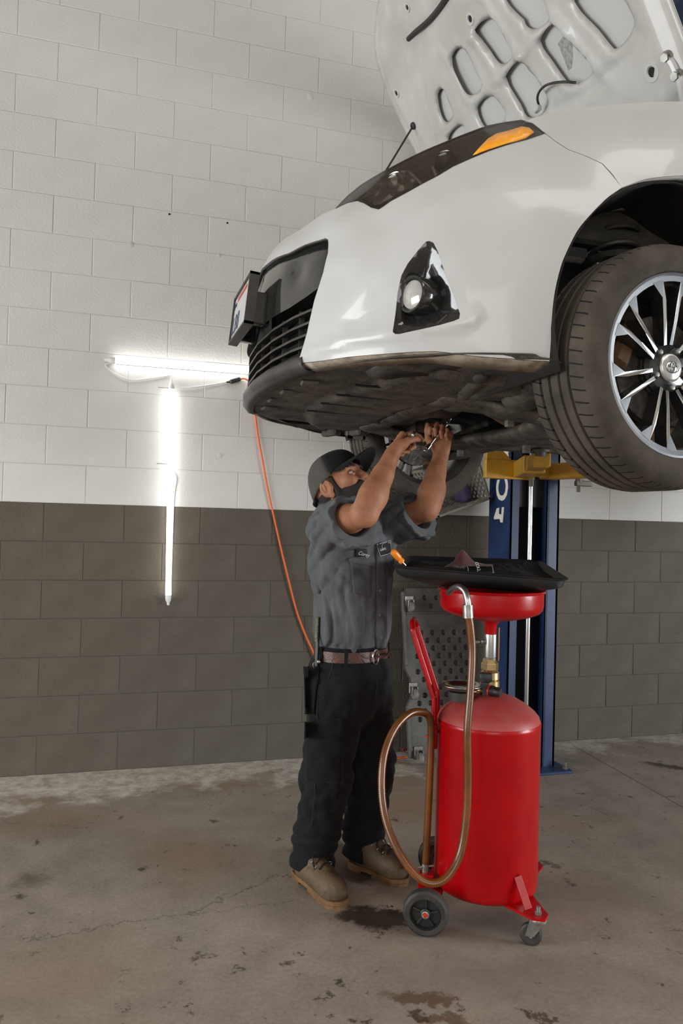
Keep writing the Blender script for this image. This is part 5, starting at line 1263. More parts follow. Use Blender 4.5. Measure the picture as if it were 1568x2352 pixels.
for (c, d) in (((1.22, Y(.575), 1.775), (.012, .16, .11)), ((1.14, Y(.655), 1.775), (.16, .010, .11)), ((1.14, Y(.50), 1.765), (.16, .010, .09)), ((1.07, Y(.575), 1.78), (.010, .15, .07))): mb.box(c, d, rotz(.12), .003)
mb.build('engine_side_cover', M_dirt, car, smooth=False)
blobby('oil_pan', [((1.10, Y(.30), 1.80), (1.24, Y(.25), 1.80), .09, .09), ((1.10, Y(.12), 1.82), (1.22, Y(.08), 1.82), .085, .085), ((1.14, Y(.2), 1.785), (1.18, Y(.2), 1.785), .05, .05)], .06, .014, M_dirtm)
blobby('gearbox', [((1.10, Y(-.12), 1.88), (1.14, Y(-.42), 1.89), .13, .11), ((1.20, Y(-.2), 1.85), (1.25, Y(-.3), 1.85), .08, .08), ((1.02, Y(-.25), 1.79), (1.06, Y(-.35), 1.79), .05, .05)], .07, .014, M_dirtm)
# subframe: swept cross member with horns
blobby('subframe', [((1.00, Y(.34), 1.735), (1.16, Y(.36), 1.700), .050, .060), ((1.16, Y(.36), 1.700), (1.36, Y(.40), 1.690), .062, .075), ((1.00, Y(-.44), 1.735), (1.16, Y(-.46), 1.705), .050, .060), ((1.16, Y(-.46), 1.705), (1.36, Y(-.46), 1.695), .062, .075),
                    ((1.32, Y(.40), 1.690), (1.41, Y(.15), 1.685), .075, .085), ((1.41, Y(.15), 1.685), (1.42, Y(-.15), 1.685), .085, .085), ((1.42, Y(-.15), 1.685), (1.34, Y(-.44), 1.695), .085, .075),
                    ((1.40, Y(.35), 1.685), (1.58, Y(.42), 1.70), .070, .050), ((1.40, Y(-.35), 1.685), (1.58, Y(-.42), 1.70), .070, .050), ((1.0, Y(.34), 1.738), (.99, Y(0), 1.742), .045, .045), ((.99, Y(0), 1.742), (1.0, Y(-.44), 1.738), .045, .045)], .045, .010, M_dirtm, flat=.36)
for s in (1, -1):
    blobby('control_arm', [((1.26, Y(s*.38), 1.690), (1.30, Y(s*.55), 1.655), .050, .046), ((1.52, Y(s*.40), 1.690), (1.42, Y(s*.54), 1.660), .050, .046), ((1.30, Y(s*.55), 1.655), (1.345, Y(s*.67), 1.640), .046, .034), ((1.42, Y(s*.54), 1.660), (1.345, Y(s*.67), 1.640), .046, .034)], .03, .008, M_dirtm, flat=.42)
    blobby('knuckle', [((1.335, Y(s*.66), 1.64), (1.335, Y(s*.68), 1.78), .028, .05), ((1.335, Y(s*.68), 1.78), (1.335, Y(s*.64), 1.95), .045, .028), ((1.335, Y(s*.68), 1.72), (1.44, Y(s*.64), 1.74), .022, .018)], .03, .010, M_rust)
    mb = MB(); mb.tube(crom([(1.44, Y(s*.64), 1.745), (1.43, Y(s*.45), 1.755), (1.42, Y(s*.30), 1.76)], 4), .011, n=8); mb.build('tie_rod', M_dirtm, car)
    mb = MB(); mb.tube([(1.335, Y(s*.66), 1.77), (1.29, Y(s*.40), 1.79), (1.27, Y(s*.28), 1.80)], .016, n=10); mb.build('drive_shaft', M_dirtm, car)
    mb = MB(); mb.lathe([(.022, 0), (.030, .01), (.026, .018), (.036, .03), (.031, .04), (.042, .052), (.044, .07), (.03, .075)], (1.31, Y(s*.50), 1.783), (.1, -s*1.0, -.1), n=20); mb.build('shaft_boot', M_rubber, car)
    # strut with coil spring
    st0 = Vector((1.335, Y(s*.62), 1.86)); st1 = Vector((1.365, Y(s*.56), 2.36)); dv = (st1-st0).normalized()
    mb = MB(); mb.cyl(st0, st0.lerp(st1, .55), .027, n=16); mb.cyl(st0.lerp(st1, .5), st1, .012, n=12); mb.build('strut', M_trim, car)
    mb = MB(); mb.lathe([(.02, 0), (.075, .004), (.085, .016), (.08, .02), (.02, .016)], st0.lerp(st1, .46), dv, n=24); mb.build('spring_seat', M_trim, car)
    t1 = dv.orthogonal().normalized(); t2 = dv.cross(t1); pts = []
    for k in range(100): a = k/99*2*PI*5.0; pts.append(st0.lerp(st1, .50+.48*k/99)+(t1*math.cos(a)+t2*math.sin(a))*.068)
    mb = MB(); mb.tube(pts, .0075, n=7); mb.build('coil_spring', M_trim, car)
    mb = MB(); mb.cyl(st0.lerp(st1, .44)+Vector((-.05, 0, 0)), st0.lerp(st1, .44)+Vector((-.05, 0, .03)), .014, n=6); mb.build('strut_nut', M_zinc, car, smooth=False)
    # wheel arch liner
    v = []; f = []; hub = Vector((1.335, 0, 1.85)); n = 26
    for i in range(n+1):
        a = math.radians(-20+220*i/n)
        for b_ in (.862, .80, .60, .45):
            r = (.338 if b_ > .85 else .352 if b_ > .7 else .345)
            rz = r*(1.10 if a > 0 else 1)
            v.append(Vector((hub.x+r*math.cos(a), Y(s*b_), hub.z+rz*math.sin(a)+.012*math.sin(a*9)*(b_ < .85))))
    for i in range(n):
        for j in range(3): q = i*4+j; f.append((q, q+1, q+5, q+4))
    solid(pydata('wheel_liner', v, f, mat('liner_black', (.016, .014, .012), .85, noise_amt=.4, noise_scale=9), car, smooth=True), .003, 0)
    mb = MB(); mb.box((1.14, Y(s*.43), 1.96), (.62, .02, .38)); mb.build('chassis_rail', M_black, car, smooth=False)
# tow bracket hanging at the far corner
tb = (0.984, 3.080, 1.749)
mb = MB(); c = Vector(tb)
for (x0, x1, z0, z1) in ((-.042, -.014, -.045, .05), (.026, .040, -.045, .05), (-.042, .040, -.045, -.028), (-.042, .040, .036, .05)): mb.box(c+Vector(((x0+x1)/2, 0, (z0+z1)/2)), (x1-x0, .012, z1-z0), None, .002)
for k in range(4): mb.cyl(c+Vector((-.046, -.006, -.01+k*.014)), c+Vector((-.02, -.012, -.004+k*.014)), .004, n=5)
mb.build('tow_bracket', mat('grey_bracket', (.19, .175, .15), .7, noise_amt=.4, noise_scale=25), car, smooth=False)
for (x, b_, l, w_, z) in ((.90, -.70, .12, .04, 1.738), (.98, -.60, .12, .05, 1.732)):
    mb = MB(); mb.box((x, Y(b_), z), (w_, l, .03), rotz(.25), .008); mb.build('tray_step', M_dirt, car)
# underbody behind the engine: floor, tunnel, exhaust, sills
v = [(1.56, Y(.72), 1.80), (1.56, Y(-.72), 1.80), (4.3, Y(-.72), 1.76), (4.3, Y(.72), 1.76), (1.70, Y(.72), 1.745), (1.70, Y(-.72), 1.745)]
mb = MB(); mb.box((3.0, CYL, 1.775), (2.9, 1.5, .05), None, .01); mb.build('floor_pan', M_dirt, car, smooth=False)
for s in (1, -1):
    mb = MB(); mb.box((2.75, Y(s*.80), 1.760), (2.1, .10, .09), None, .02); mb.build('sill', M_dirt, car)
    mb = MB(); mb.box((2.3, Y(s*.42), 1.735), (1.4, .09, .06), None, .012); mb.build('floor_rail', M_dirtm, car)
mb = MB(); mb.tube(crom([(1.20, Y(.05), 1.80), (1.35, Y(.03), 1.73), (1.55, Y(.0), 1.715), (1.9, Y(.02), 1.72), (2.6, Y(.0), 1.73), (3.6, Y(-.1), 1.73)], 6), .028, n=14); mb.build('exhaust_pipe', M_rust, car)
mb = MB(); mb.lathe([(.03, 0), (.062, .04), (.062, .26), (.03, .30)], (1.60, Y(.0), 1.72), (1, 0, .02), n=24); mb.build('catalyst', M_rust, car)
for k, (x, b_, z) in enumerate(((1.36, .40, 1.64), (1.16, .36, 1.662), (1.36, -.40, 1.64), (1.16, -.46, 1.668), (1.52, .40, 1.655), (1.45, .2, 1.62), (1.40, .05, 1.62))):
    mb = MB(); mb.cyl((x, Y(b_), z+.02), (x, Y(b_), z-.006), .014, n=6); mb.build('subframe_bolt', M_dirtm, car, smooth=False)
# ---- body behind the front fenders (mostly out of the picture)
secs = []
for x, wd, zb, zs, ws, zr, wr in ((1.86, .868, 1.745, 2.575, .757, 2.58, .70), (2.4, .868, 1.73, 2.56, .80, 2.86, .60), (2.8, .868, 1.73, 2.56, .80, 2.97, .56), (3.4, .868, 1.73, 2.57, .79, 2.98, .55), (3.9, .868, 1.73, 2.58, .78, 2.90, .56), (4.3, .86, 1.75, 2.60, .76, 2.70, .64), (4.75, .80, 1.80, 2.60, .72, 2.62, .60), (4.95, .70, 1.88, 2.35, .68, 2.40, .60)):
    secs.append([Vector((x, Y(b_), z)) for b_, z in ((wd, zb), (.888*wd/.868, 1.92), (.886*wd/.868, 2.15), (.86*wd/.868, 2.35), (ws, zs), (wr, zr), (wr*.5, zr+.05), (0, zr+.06))])
for nm, j0, j1, m in (('door_panel', 0, 4, M_paint), ('side_window', 4, 5, M_gloss), ('roof', 5, 7, M_paint)):
    for s in (0, 1):
        v = []; f = []; w_ = j1-j0+1
        for r_ in secs: v += [(mir(p) if s else p) for p in r_[j0:j1+1]]
        for i in range(len(secs)-1):
            for j in range(w_-1): q = i*w_+j; f.append((q, q+1, q+w_+1, q+w_) if not s else (q, q+w_, q+w_+1, q+1))
        solid(pydata(nm, v, f, m, car, smooth=True), .003)
e_ = secs[-1]; v = e_+[mir(p) for p in e_[::-1]]; pydata('tail_panel', v, [list(range(len(v)))], M_paint, car)
v = [secs[0][5], secs[0][7], mir(secs[0][5]), secs[1][5], secs[1][7], mir(secs[1][5])]; pydata('windscreen', v, [(0, 1, 4, 3), (1, 2, 5, 4)], M_gloss, car)

# ---- wheels
def tyre_material():
    m = mat('tyre_rubber', (.088, .072, .056), .78, spec=.3, noise_amt=.55, noise_scale=7, col2=(.040, .033, .026), bump=.12, bump_scale=90)
    N, L = nodes_of(m); b = N['Principled BSDF']
    tc = N.new('ShaderNodeTexCoord'); sx = N.new('ShaderNodeSeparateXYZ'); L.new(tc.outputs['Object'], sx.inputs[0])
    at = N.new('ShaderNodeMath'); at.operation = 'ARCTAN2'; L.new(sx.outputs['Z'], at.inputs[0]); L.new(sx.outputs['X'], at.inputs[1])
    def M2(op, a, c=0.0, clamp=False):
        x = N.new('ShaderNodeMath'); x.operation = op; x.use_clamp = clamp
        for k, v_ in enumerate((a, c)):
            if hasattr(v_, 'links'): L.new(v_, x.inputs[k])
            else: x.inputs[k].default_value = v_
        return x.outputs[0]
    ph = M2('ADD', M2('MULTIPLY', at.outputs[0], 62/ (2*PI)), M2('MULTIPLY', sx.outputs['Y'], 9.0))
    fr = M2('FRACT', ph); line = M2('LESS_THAN', fr, .13)
    ay = M2('ABSOLUTE', sx.outputs['Y']); zone = M2('MULTIPLY', M2('GREATER_THAN', ay, .052), M2('LESS_THAN', ay, .094))
    rad = M2('GREATER_THAN', M2('ADD', M2('MULTIPLY', sx.outputs['X'], sx.outputs['X']), M2('MULTIPLY', sx.outputs['Z'], sx.outputs['Z'])), .283*.283)
    s = M2('MULTIPLY', M2('MULTIPLY', line, zone), rad)
    old = b.inputs['Base Color'].links[0].from_socket
    mx = N.new('ShaderNodeMix'); mx.data_type = 'RGBA'; L.new(s, mx.inputs[0]); L.new(old, mx.inputs[6]); mx.inputs[7].default_value = (.006, .006, .006, 1); L.new(mx.outputs[2], b.inputs['Base Color'])
    return m
M_tyre = tyre_material()
M_mach = mat('machined_alloy', (.62, .63, .64), .24, metal=1.0, noise_amt=.06, noise_scale=20)
M_rimb = mat('rim_black', (.020, .020, .021), .22, coat=.5)
M_barrel = mat('rim_barrel', (.34, .33, .31), .35, metal=.8, noise_amt=.5, noise_scale=8)
wheel = thing('wheel', None, None, (0, 0, 0), parent=car)
RT = .309
tp_ = [(.226, -.094), (.232, -.104), (.250, -.109), (.272, -.110), (.288, -.105), (.298, -.096), (.3035, -.084), (.3065, -.062)]
for y0 in (-.052, -.018, .018, .052): tp_ += [(RT-.0015, y0-.0055), (RT-.0075, y0-.004), (RT-.0075, y0+.004), (RT-.0012, y0+.0055)]
tp_ += [(.3065, .062), (.3035, .084), (.298, .096), (.288, .105), (.272, .110), (.250, .109), (.232, .104), (.226, .094)]
mb = MB(); mb.lathe(tp_, (0, 0, 0), (0, 1, 0), n=96); mb.build('tyre', M_tyre, wheel, local=True, angle=30)
mb = MB(); mb.lathe([(.2285, -.0945), (.2310, -.098), (.2285, -.101), (.2225, -.101), (.2215, -.096), (.2225, -.090)], (0, 0, 0), (0, 1, 0), n=96); mb.build('rim_lip', M_mach, wheel, local=True)
mb = MB(); mb.lathe([(.226, -.092), (.218, -.086), (.205, -.070), (.200, .02), (.206, .07), (.222, .090), (.228, .098)], (0, 0, 0), (0, 1, 0), n=72); mb.build('rim_barrel', M_barrel, wheel, local=True)
def face_prism(poly, y0, y1, m_side, m_top, nm):
    """outline in the wheel plane (x,z), outer face at y0"""
    n = len(poly); v = [(p[0], y0, p[1]) for p in poly]+[(p[0]*1.0, y1, p[1]) for p in poly]
    f = [list(range(n)), list(range(n, 2*n))[::-1]]+[(i, n+i, n+(i+1) % n, (i+1) % n) for i in range(n)]
    return pydata(nm, v, f, [m_side, m_top], wheel, local=True, mi=[1]+[0]*(n+1))
def pol(r, a): return (r*math.cos(a), r*math.sin(a))
def ring_poly(r0, r1, n=72): return None
# machined ring at the rim's edge
mb = MB(); mb.lathe([(.2225, -.0965), (.2215, -.0985), (.2085, -.0965), (.2080, -.080)], (0, 0, 0), (0, 1, 0), n=96); mb.build('rim_face', M_mach, wheel, local=True)
PAIR = 2*PI/7; base_a = math.radians(98)
for k in range(7):
    for s in (-1, 1):
        a = base_a+k*PAIR+s*math.radians(8.0)
        e = (math.cos(a), math.sin(a)); t_ = (-math.sin(a), math.cos(a))
        def pt(r, w_): return (e[0]*r+t_[0]*w_, e[1]*r+t_[1]*w_)
        c0 = base_a+k*PAIR; D_ = math.radians
        def pa(r, dg, w_=0.0): a_ = c0+s*D_(dg); return (r*math.cos(a_)-math.sin(a_)*w_*s, r*math.sin(a_)+math.cos(a_)*w_*s)
        poly = [pa(.058, 9.5, -.0052), pa(.120, 8.7, -.0052), pa(.164, 8.3, -.0056), pa(.212, 8.0), pa(.212, 12.8), pa(.212, 17.2), pa(.172, 8.3, .0060), pa(.120, 8.7, .0052), pa(.058, 9.5, .0052)]
        # outer face dished: nearer the hub lies deeper
        n = len(poly); v = []
        for p in poly: r = math.hypot(*p); v.append((p[0], -.0975+.030*max(0, (.21-r)/.155)**1.3, p[1]))
        for p in poly: r = math.hypot(*p); v.append((p[0]*1.0, -.058+.020*max(0, (.21-r)/.155), p[1]))
        # black flanks stand a little wider than the machined face
        f = [list(range(n))]+[(i, n+i, n+(i+1) % n, (i+1) % n) for i in range(n)]+[list(range(n, 2*n))[::-1]]
        pydata('spoke', v, f, [M_rimb, M_mach], wheel, local=True, mi=[1]+[0]*(n+1))
mb = MB(); mb.lathe([(0, -.040), (.066, -.040), (.068, -.050), (.060, -.060), (.040, -.062), (.034, -.064)], (0, 0, 0), (0, 1, 0), n=48); mb.build('hub', M_rimb, wheel, local=True)
mb = MB(); mb.lathe([(.036, -.060), (.036, -.070), (.033, -.073), (.031, -.0725), (.029, -.074), (0, -.076)], (0, 0, 0), (0, 1, 0), n=40); mb.build('centre_cap', mat('cap_silver', (.55, .55, .53), .3, metal=.8), wheel, local=True)
# the emblem on the cap: three crossed ovals
mb = MB()
for (rx, rz, cz) in ((.0205, .0140, 0), (.0062, .0125, 0), (.0145, .0052, .0052)):
    mb.tube([(rx*math.cos(w_), -.0768, rz*math.sin(w_)+cz) for w_ in [2*PI*i/36 for i in range(36)]], .0013, n=6, closed=True)
mb.build('emblem', M_chrome, wheel, local=True)
for k in range(5):
    a = math.radians(134+72*k); c = (.050*math.cos(a), 0, .050*math.sin(a))
    mb = MB(); mb.lathe([(.0125, -.062), (.0125, -.056), (.0095, -.054)], c, (0, 1, 0), n=20); mb.build('lug_well', M_black, wheel, local=True)
    mb = MB(); mb.lathe([(0, -.074), (.006, -.0735), (.0088, -.070), (.0092, -.056)], c, (0, 1, 0), n=6); mb.build('lug_nut', M_zinc, wheel, local=True)
mb = MB(); mb.lathe([(.055, -.028), (.138, -.028), (.138, -.006), (.055, -.006)], (0, 0, 0), (0, 1, 0), n=48, close=True); mb.lathe([(0, -.04), (.07, -.04), (.07, .0), (0, .0)], (0, 0, 0), (0, 1, 0), n=32); mb.build('brake_disc', M_dirtm, wheel, local=True)
mb = MB(); mb.box((-.115, -.012, .055), (.055, .075, .13), Matrix.Rotation(.45, 3, 'Y'), .012); mb.build('brake_caliper', M_rust, wheel, local=True)
STEER = math.radians(6.5)
hubw = Vector((1.339, 1.605, 1.760))
off = Vector((math.sin(STEER), -math.cos(STEER), 0))*.080
wheel.location = hubw-off-ORG[car.name]; wheel.rotation_euler = (0, 0, STEER)
w2 = copy_tree(wheel, car); w2.location = Vector((hubw.x-off.x, 2*CYL-(hubw.y-off.y), hubw.z))-ORG[car.name]; w2.rotation_euler = (0, math.radians(24), PI+STEER)
for s in (-1, 1):
    w3 = copy_tree(wheel, car); w3.location = Vector((1.335+2.70, CYL+s*.76, 1.78))-ORG[car.name]; w3.rotation_euler = (0, 0, 0 if s < 0 else PI)


# ================================================================ the mechanic
from mathutils.bvhtree import BVHTree
EYE = Vector((0, 0, 1.346))
person = thing('person', 'person in grey work shirt and black cap reaching up under the white car', 'person', (.88, 2.80, 0))
def skin_material():
    m = mat('skin', (.40, .180, .098), .58, spec=.35, noise_amt=.30, noise_scale=16, col2=(.30, .120, .062), bump=.30, bump_scale=160, bump_dist=.002, sss=.10)
    return m
M_skin = skin_material()
M_hair = mat('hair_dark', (.022, .014, .010), .75, noise_amt=.5, noise_scale=120, bump=.8, bump_scale=320, bump_dist=.003)
def cloth_mat(name, col, col2, sc, weave=420, rough=.85):
    return mat(name, col, rough, spec=.2, noise_amt=.4, noise_scale=sc, col2=col2, bump=.25, bump_scale=weave, bump_dist=.0012, sheen=.04)
M_shirt = cloth_mat('shirt_cloth', (.122, .125, .132), (.080, .082, .088), 9)
M_trou = cloth_mat('trouser_cloth', (.0105, .0108, .0115), (.006, .006, .0065), 7)
M_stitch = mat('stitch_dark', (.016, .016, .017), .8)
M_boot = mat('boot_leather', (.150, .098, .052), .62, noise_amt=.55, noise_scale=14, col2=(.075, .050, .028), bump=.35, bump_scale=55)
M_sole = mat('boot_sole', (.26, .125, .045), .6, noise_amt=.45, noise_scale=16, col2=(.12, .065, .03))
M_belt = mat('belt_leather', (.105, .034, .020), .42, noise_amt=.5, noise_scale=25, col2=(.05, .016, .011), bump=.3, bump_scale=80)
M_capb = cloth_mat('cap_black', (.011, .011, .011), (.007, .007, .007), 9)
M_mesh = mat('cap_mesh', (.078, .068, .060), .8, noise_amt=.25, noise_scale=30, bump=.8, bump_scale=260, bump_dist=.002)

def local_add(fd, kind, k, cut=False, **a):
    """evaluate a primitive only near itself"""
    pts = [np.array(p, float) for p in a['pts']]; r = a['r']; lo = np.min(pts, 0)-r-k-3*fd.h; hi = np.max(pts, 0)+r+k+3*fd.h
    i0 = np.clip(np.floor((lo-fd.lo)/fd.h).astype(int), 0, fd.n); i1 = np.clip(np.ceil((hi-fd.lo)/fd.h).astype(int)+1, 0, fd.n)
    if (i1 <= i0).any(): return
    sl = tuple(slice(i0[i], i1[i]) for i in range(3)); sub = Field.__new__(Field); sub.P = fd.P[sl]; sub.lo = fd.lo; sub.h = fd.h
    d = a['fn'](sub)
    fd.d[sl] = (-smin(-fd.d[sl], d, k)) if cut else smin(fd.d[sl], d, k)
def cap_(fd, a, b_, ra, rb, k=.01, cut=False, sq=None):
    local_add(fd, 0, k, cut, pts=(a, b_), r=max(ra, rb)*(1 if sq is None else max(1, sq[1])), fn=lambda s: s.capsule(a, b_, ra, rb, sq))
def ell_(fd, c, r, Rm=None, k=.01, cut=False):
    local_add(fd, 0, k, cut, pts=(c,), r=max(r), fn=lambda s: s.ellipsoid(c, r, Rm))

FW = np.array([.69, -.724, 0]); LT = np.array([-.724, -.69, 0]); UP = np.array([0, 0, 1.0])
pel = np.array([.905, 2.825, .86]); che = np.array([.893, 2.788, 1.20]); shc = np.array([.893, 2.785, 1.335])
shR = np.array([.770, 2.668, 1.345]); shL = np.array([1.016, 2.900, 1.345])
elR = np.array([.808, 2.412, 1.384]); wrR = np.array([.924, 2.485, 1.589])
elL = np.array([1.141, 2.680, 1.411]); wrL = np.array([1.224, 2.748, 1.633])
HC = np.array([.822, 2.748, 1.486]); nb = np.array([.820, 2.795, 1.372])
yawh = np.array([.690, -.735, 0]); yawh /= np.linalg.norm(yawh); pt_ = math.radians(31)
hf = yawh*math.cos(pt_)+UP*math.sin(pt_); hup = -yawh*math.sin(pt_)+UP*math.cos(pt_); hr = np.cross(hf, hup)      # hr: his right
HRm = np.stack([hf, hr, hup], 1)
def hp_(x, y, z): return HC+hf*x+hr*y+hup*z

# ---- skin: head, neck, arms and hands as one surface
fd = Field((.60, 2.28, 1.02), (1.36, 3.02, 1.80), .0034)
# hidden core joins everything
cap_(fd, che, shc, .10, .10, .02); cap_(fd, shR, shL, .05, .05, .03); cap_(fd, shc, nb, .06, .056, .03)
cap_(fd, nb, hp_(-.030, 0, -.055), .058, .056, .02)
# head
ell_(fd, hp_(-.012, 0, .030), (.100, .078, .098), HRm, .02)
ell_(fd, hp_(.030, 0, -.040), (.066, .062, .078), HRm, .03)
cap_(fd, hp_(.055, .022, -.093), hp_(.055, -.022, -.093), .028, .028, .02)
cap_(fd, hp_(-.005, .056, -.055), hp_(.050, .030, -.092), .020, .020, .02); cap_(fd, hp_(-.005, -.056, -.055), hp_(.050, -.030, -.092), .020, .020, .02)
for s in (1, -1):
    cap_(fd, hp_(.084, s*.012, .034), hp_(.070, s*.050, .030), .014, .011, .012)            # brow
    ell_(fd, hp_(.066, s*.046, -.014), (.026, .022, .022), HRm, .016)                       # cheekbone
for s in (1, -1): ell_(fd, hp_(.100, s*.033, .008), (.023, .020, .0145), HRm, .010, True)
cap_(fd, hp_(.088, 0, .026), hp_(.108, 0, -.018), .009, .013, .010)                         # nose
for s in (1, -1): ell_(fd, hp_(.096, s*.012, -.022), (.013, .009, .008), HRm, .007)
cap_(fd, hp_(.090, .018, -.052), hp_(.090, -.018, -.052), .0085, .0085, .008); cap_(fd, hp_(.088, .016, -.065), hp_(.088, -.016, -.065), .009, .009, .006)
cap_(fd, hp_(.102, .022, -.0585), hp_(.102, -.022, -.0585), .003, .003, .004, True)
for s in (1, -1):
    er = Matrix.Rotation(0.0, 3, 'X')
    ell_(fd, hp_(-.014, s*.083, -.004), (.027, .0125, .036), HRm, .004); ell_(fd, hp_(-.004, s*.082, -.036), (.012, .008, .013), HRm, .005)
    ell_(fd, hp_(-.012, s*.0965, .000), (.0165, .0125, .0260), HRm, .003, True)
    cap_(fd, hp_(-.018, s*.086, -.012), hp_(-.016, s*.086, .012), .0042, .0038, .003)
    cap_(fd, hp_(.008, s*.080, -.012), hp_(.008, s*.080, .002), .006, .005, .004)
# arms: upper arm, elbow, forearm with its muscle, wrist
def arm_(sh, el, wr, out):
    u = (el-sh); fa = (wr-el); n = fa/np.linalg.norm(fa)
    cap_(fd, sh, sh+u*.55, .052, .050, .02); cap_(fd, sh+u*.5, el, .050, .041, .02)
    cap_(fd, el, el+fa*.30, .042, .0465, .02); cap_(fd, el+fa*.28, el+fa*.65, .0465, .036, .02); cap_(fd, el+fa*.6, wr, .036, .0275, .015)
    cap_(fd, el+fa*.10+out*.012, el+fa*.38+out*.012, .036, .036, .02)
arm_(shR, elR, wrR, np.array([.0, -.3, .9])); arm_(shL, elL, wrL, np.array([.8, -.4, .2]))
IMG_R = np.array([.957, -.289, 0]); IMG_A = np.array([.289, .957, 0])
def rua(r, u, a): v = IMG_R*r+UP*u+IMG_A*a; return v/np.linalg.norm(v)
NAILS = []
def hand(wr, d, n, thumb, curls, tcurl, sc=1.0, fx=(0, 0, 0, 0)):
    """d wrist->knuckles, n out of the palm, thumb: side the thumb is on; curls: three bends per finger"""
    d = d/np.linalg.norm(d); n = n-d*(n@d); n /= np.linalg.norm(n); t = np.cross(d, n); t = t if t@thumb > 0 else -t
    kn = []
    offs = (.031, .010, -.011, -.029); ml = (.084, .088, .083, .074); segs = ((.042, .026, .021), (.046, .029, .022), (.042, .027, .021), (.034, .021, .019)); rad = (.0095, .0098, .0093, .0083)
    cap_(fd, wr-d*.02, wr+d*.03, .0275, .030, .012, sq=(n, .78))
    tips = []
    for i in range(4):
        root = wr+d*.012+t*offs[i]*.55; k = wr+d*ml[i]*sc+t*offs[i]
        cap_(fd, root, k-d*.004, .0165, .0135, .012, sq=(n, .95))
        cap_(fd, k-n*.003, k-n*.003, .0125, .0125, .006)
        p = k.copy(); ang = 0.0; r = rad[i]
        for j in range(3):
            ang += math.radians(curls[i][j]); v = d*math.cos(ang)+n*math.sin(ang)+t*fx[i]; v /= np.linalg.norm(v)
            q = p+v*segs[i][j]*sc; cap_(fd, p, q, r, r*.93, .0045); cap_(fd, q, q, r*1.02, r*1.02, .002) if j < 2 else None
            if j == 2: NAILS.append((q-v*.003, v, d*-math.sin(ang)*-1, r)); tips.append(q)
            p = q; r *= .92
        kn.append(k)
    # thumb from the side of the palm near its base
    b0 = wr+d*.022+t*.022+n*.006; v1 = d*.62+t*.60+n*tcurl[0]; v1 /= np.linalg.norm(v1); p1 = b0+v1*.044
    v2 = d*.80+t*(.25-.5*tcurl[1])+n*tcurl[1]; v2 /= np.linalg.norm(v2); p2 = p1+v2*.034; v3 = d*.75-t*tcurl[2]+n*tcurl[1]; v3 /= np.linalg.norm(v3); p3 = p2+v3*.026
    cap_(fd, b0, p1, .0175, .0125, .012); cap_(fd, p1, p2, .0118, .0108, .005); cap_(fd, p2, p3, .0108, .0085, .003)
    cap_(fd, wr+d*.03+t*.018+n*.010, b0+v1*.02, .018, .016, .012)
    return d, n, t, kn, tips, p3
hR = hand(wrR, rua(.30, .62, .60), rua(.84, -.45, .10), rua(.1, .8, -.4), ((38, 42, 30), (62, 88, 50), (70, 96, 55), (76, 98, 55)), (.35, .55, .5))
hL = hand(wrL, rua(.08, .96, .20), rua(-.45, .12, -.88), rua(-1, .1, .2), ((66, 70, 45), (72, 82, 50), (76, 88, 50), (80, 90, 50)), (.65, .55, .2))
def hand_move(V): return V
body = field_obj('body', fd, M_skin, person, 1)

# eyes, beard, hair
M_eye = mat('eye_white', (.62, .58, .54), .25); M_iris = mat('iris', (.05, .04, .03), .2)
for s in (1, -1):
    c = Vector(hp_(.0785, s*.033, .0080)); mb = MB(); mb.ball(c, .0120); e_ = mb.build('eye', M_eye, person)
    ax = Vector(hf*1.0+hr*.04*s-hup*.02); mb = MB(); mb.lathe([(0, .0125), (.003, .0123), (.0060, .0108)], c, ax, n=18); mb.build('iris', M_iris, e_)
    for nm_, e0, e1 in (('eyelid', 14, 75), ('eyelid', -65, -16)):
        v = []; f = []; na, ne = 14, 6
        for i in range(na+1):
            az = math.radians(-80+160*i/na)
            for j in range(ne+1):
                el = math.radians(e0+(e1-e0)*j/ne)*(1 if e0 > 0 else 1); k_ = math.cos(az)**.5 if abs(az) < 1.5 else 0
                el = el if j == (ne if e0 > 0 else 0) else (el*k_ if e0 < 0 or j else math.radians(e0)*k_)
                r_ = .0136; v.append(hp_(.0785+r_*math.cos(el)*math.cos(az), s*.033+r_*math.cos(el)*math.sin(az), .0080+r_*math.sin(el)))
        for i in range(na):
            for j in range(ne): q = i*(ne+1)+j; f.append((q, q+ne+1, q+ne+2, q+1))
        solid(pydata(nm_, v, f, M_skin, person, smooth=True), .0012, 0)
    pts = [hp_(.0985-abs(x_+.004)*.42, s*(.031+x_), .0315+.003*math.cos(x_*60)) for x_ in (-.018, -.008, .004, .016, .024)]
    mb = MB(); mb.tube(crom(pts, 4), .0045, n=6, rad=None); mb.build('eyebrow', M_hair, person)
fb = Field(HC-.15, HC+.15, .0045)
ell_(fb, hp_(.033, 0, -.046), (.070, .066, .080), HRm, .02); cap_(fb, hp_(.060, .022, -.097), hp_(.060, -.022, -.097), .033, .033, .02)
for s in (1, -1): cap_(fb, hp_(.000, s*.060, -.052), hp_(.052, s*.034, -.095), .022, .024, .02); cap_(fb, hp_(.014, s*.068, -.050), hp_(.016, s*.072, .022), .013, .010, .010)
cap_(fb, hp_(.094, .026, -.040), hp_(.094, -.026, -.040), .007, .007, .01)
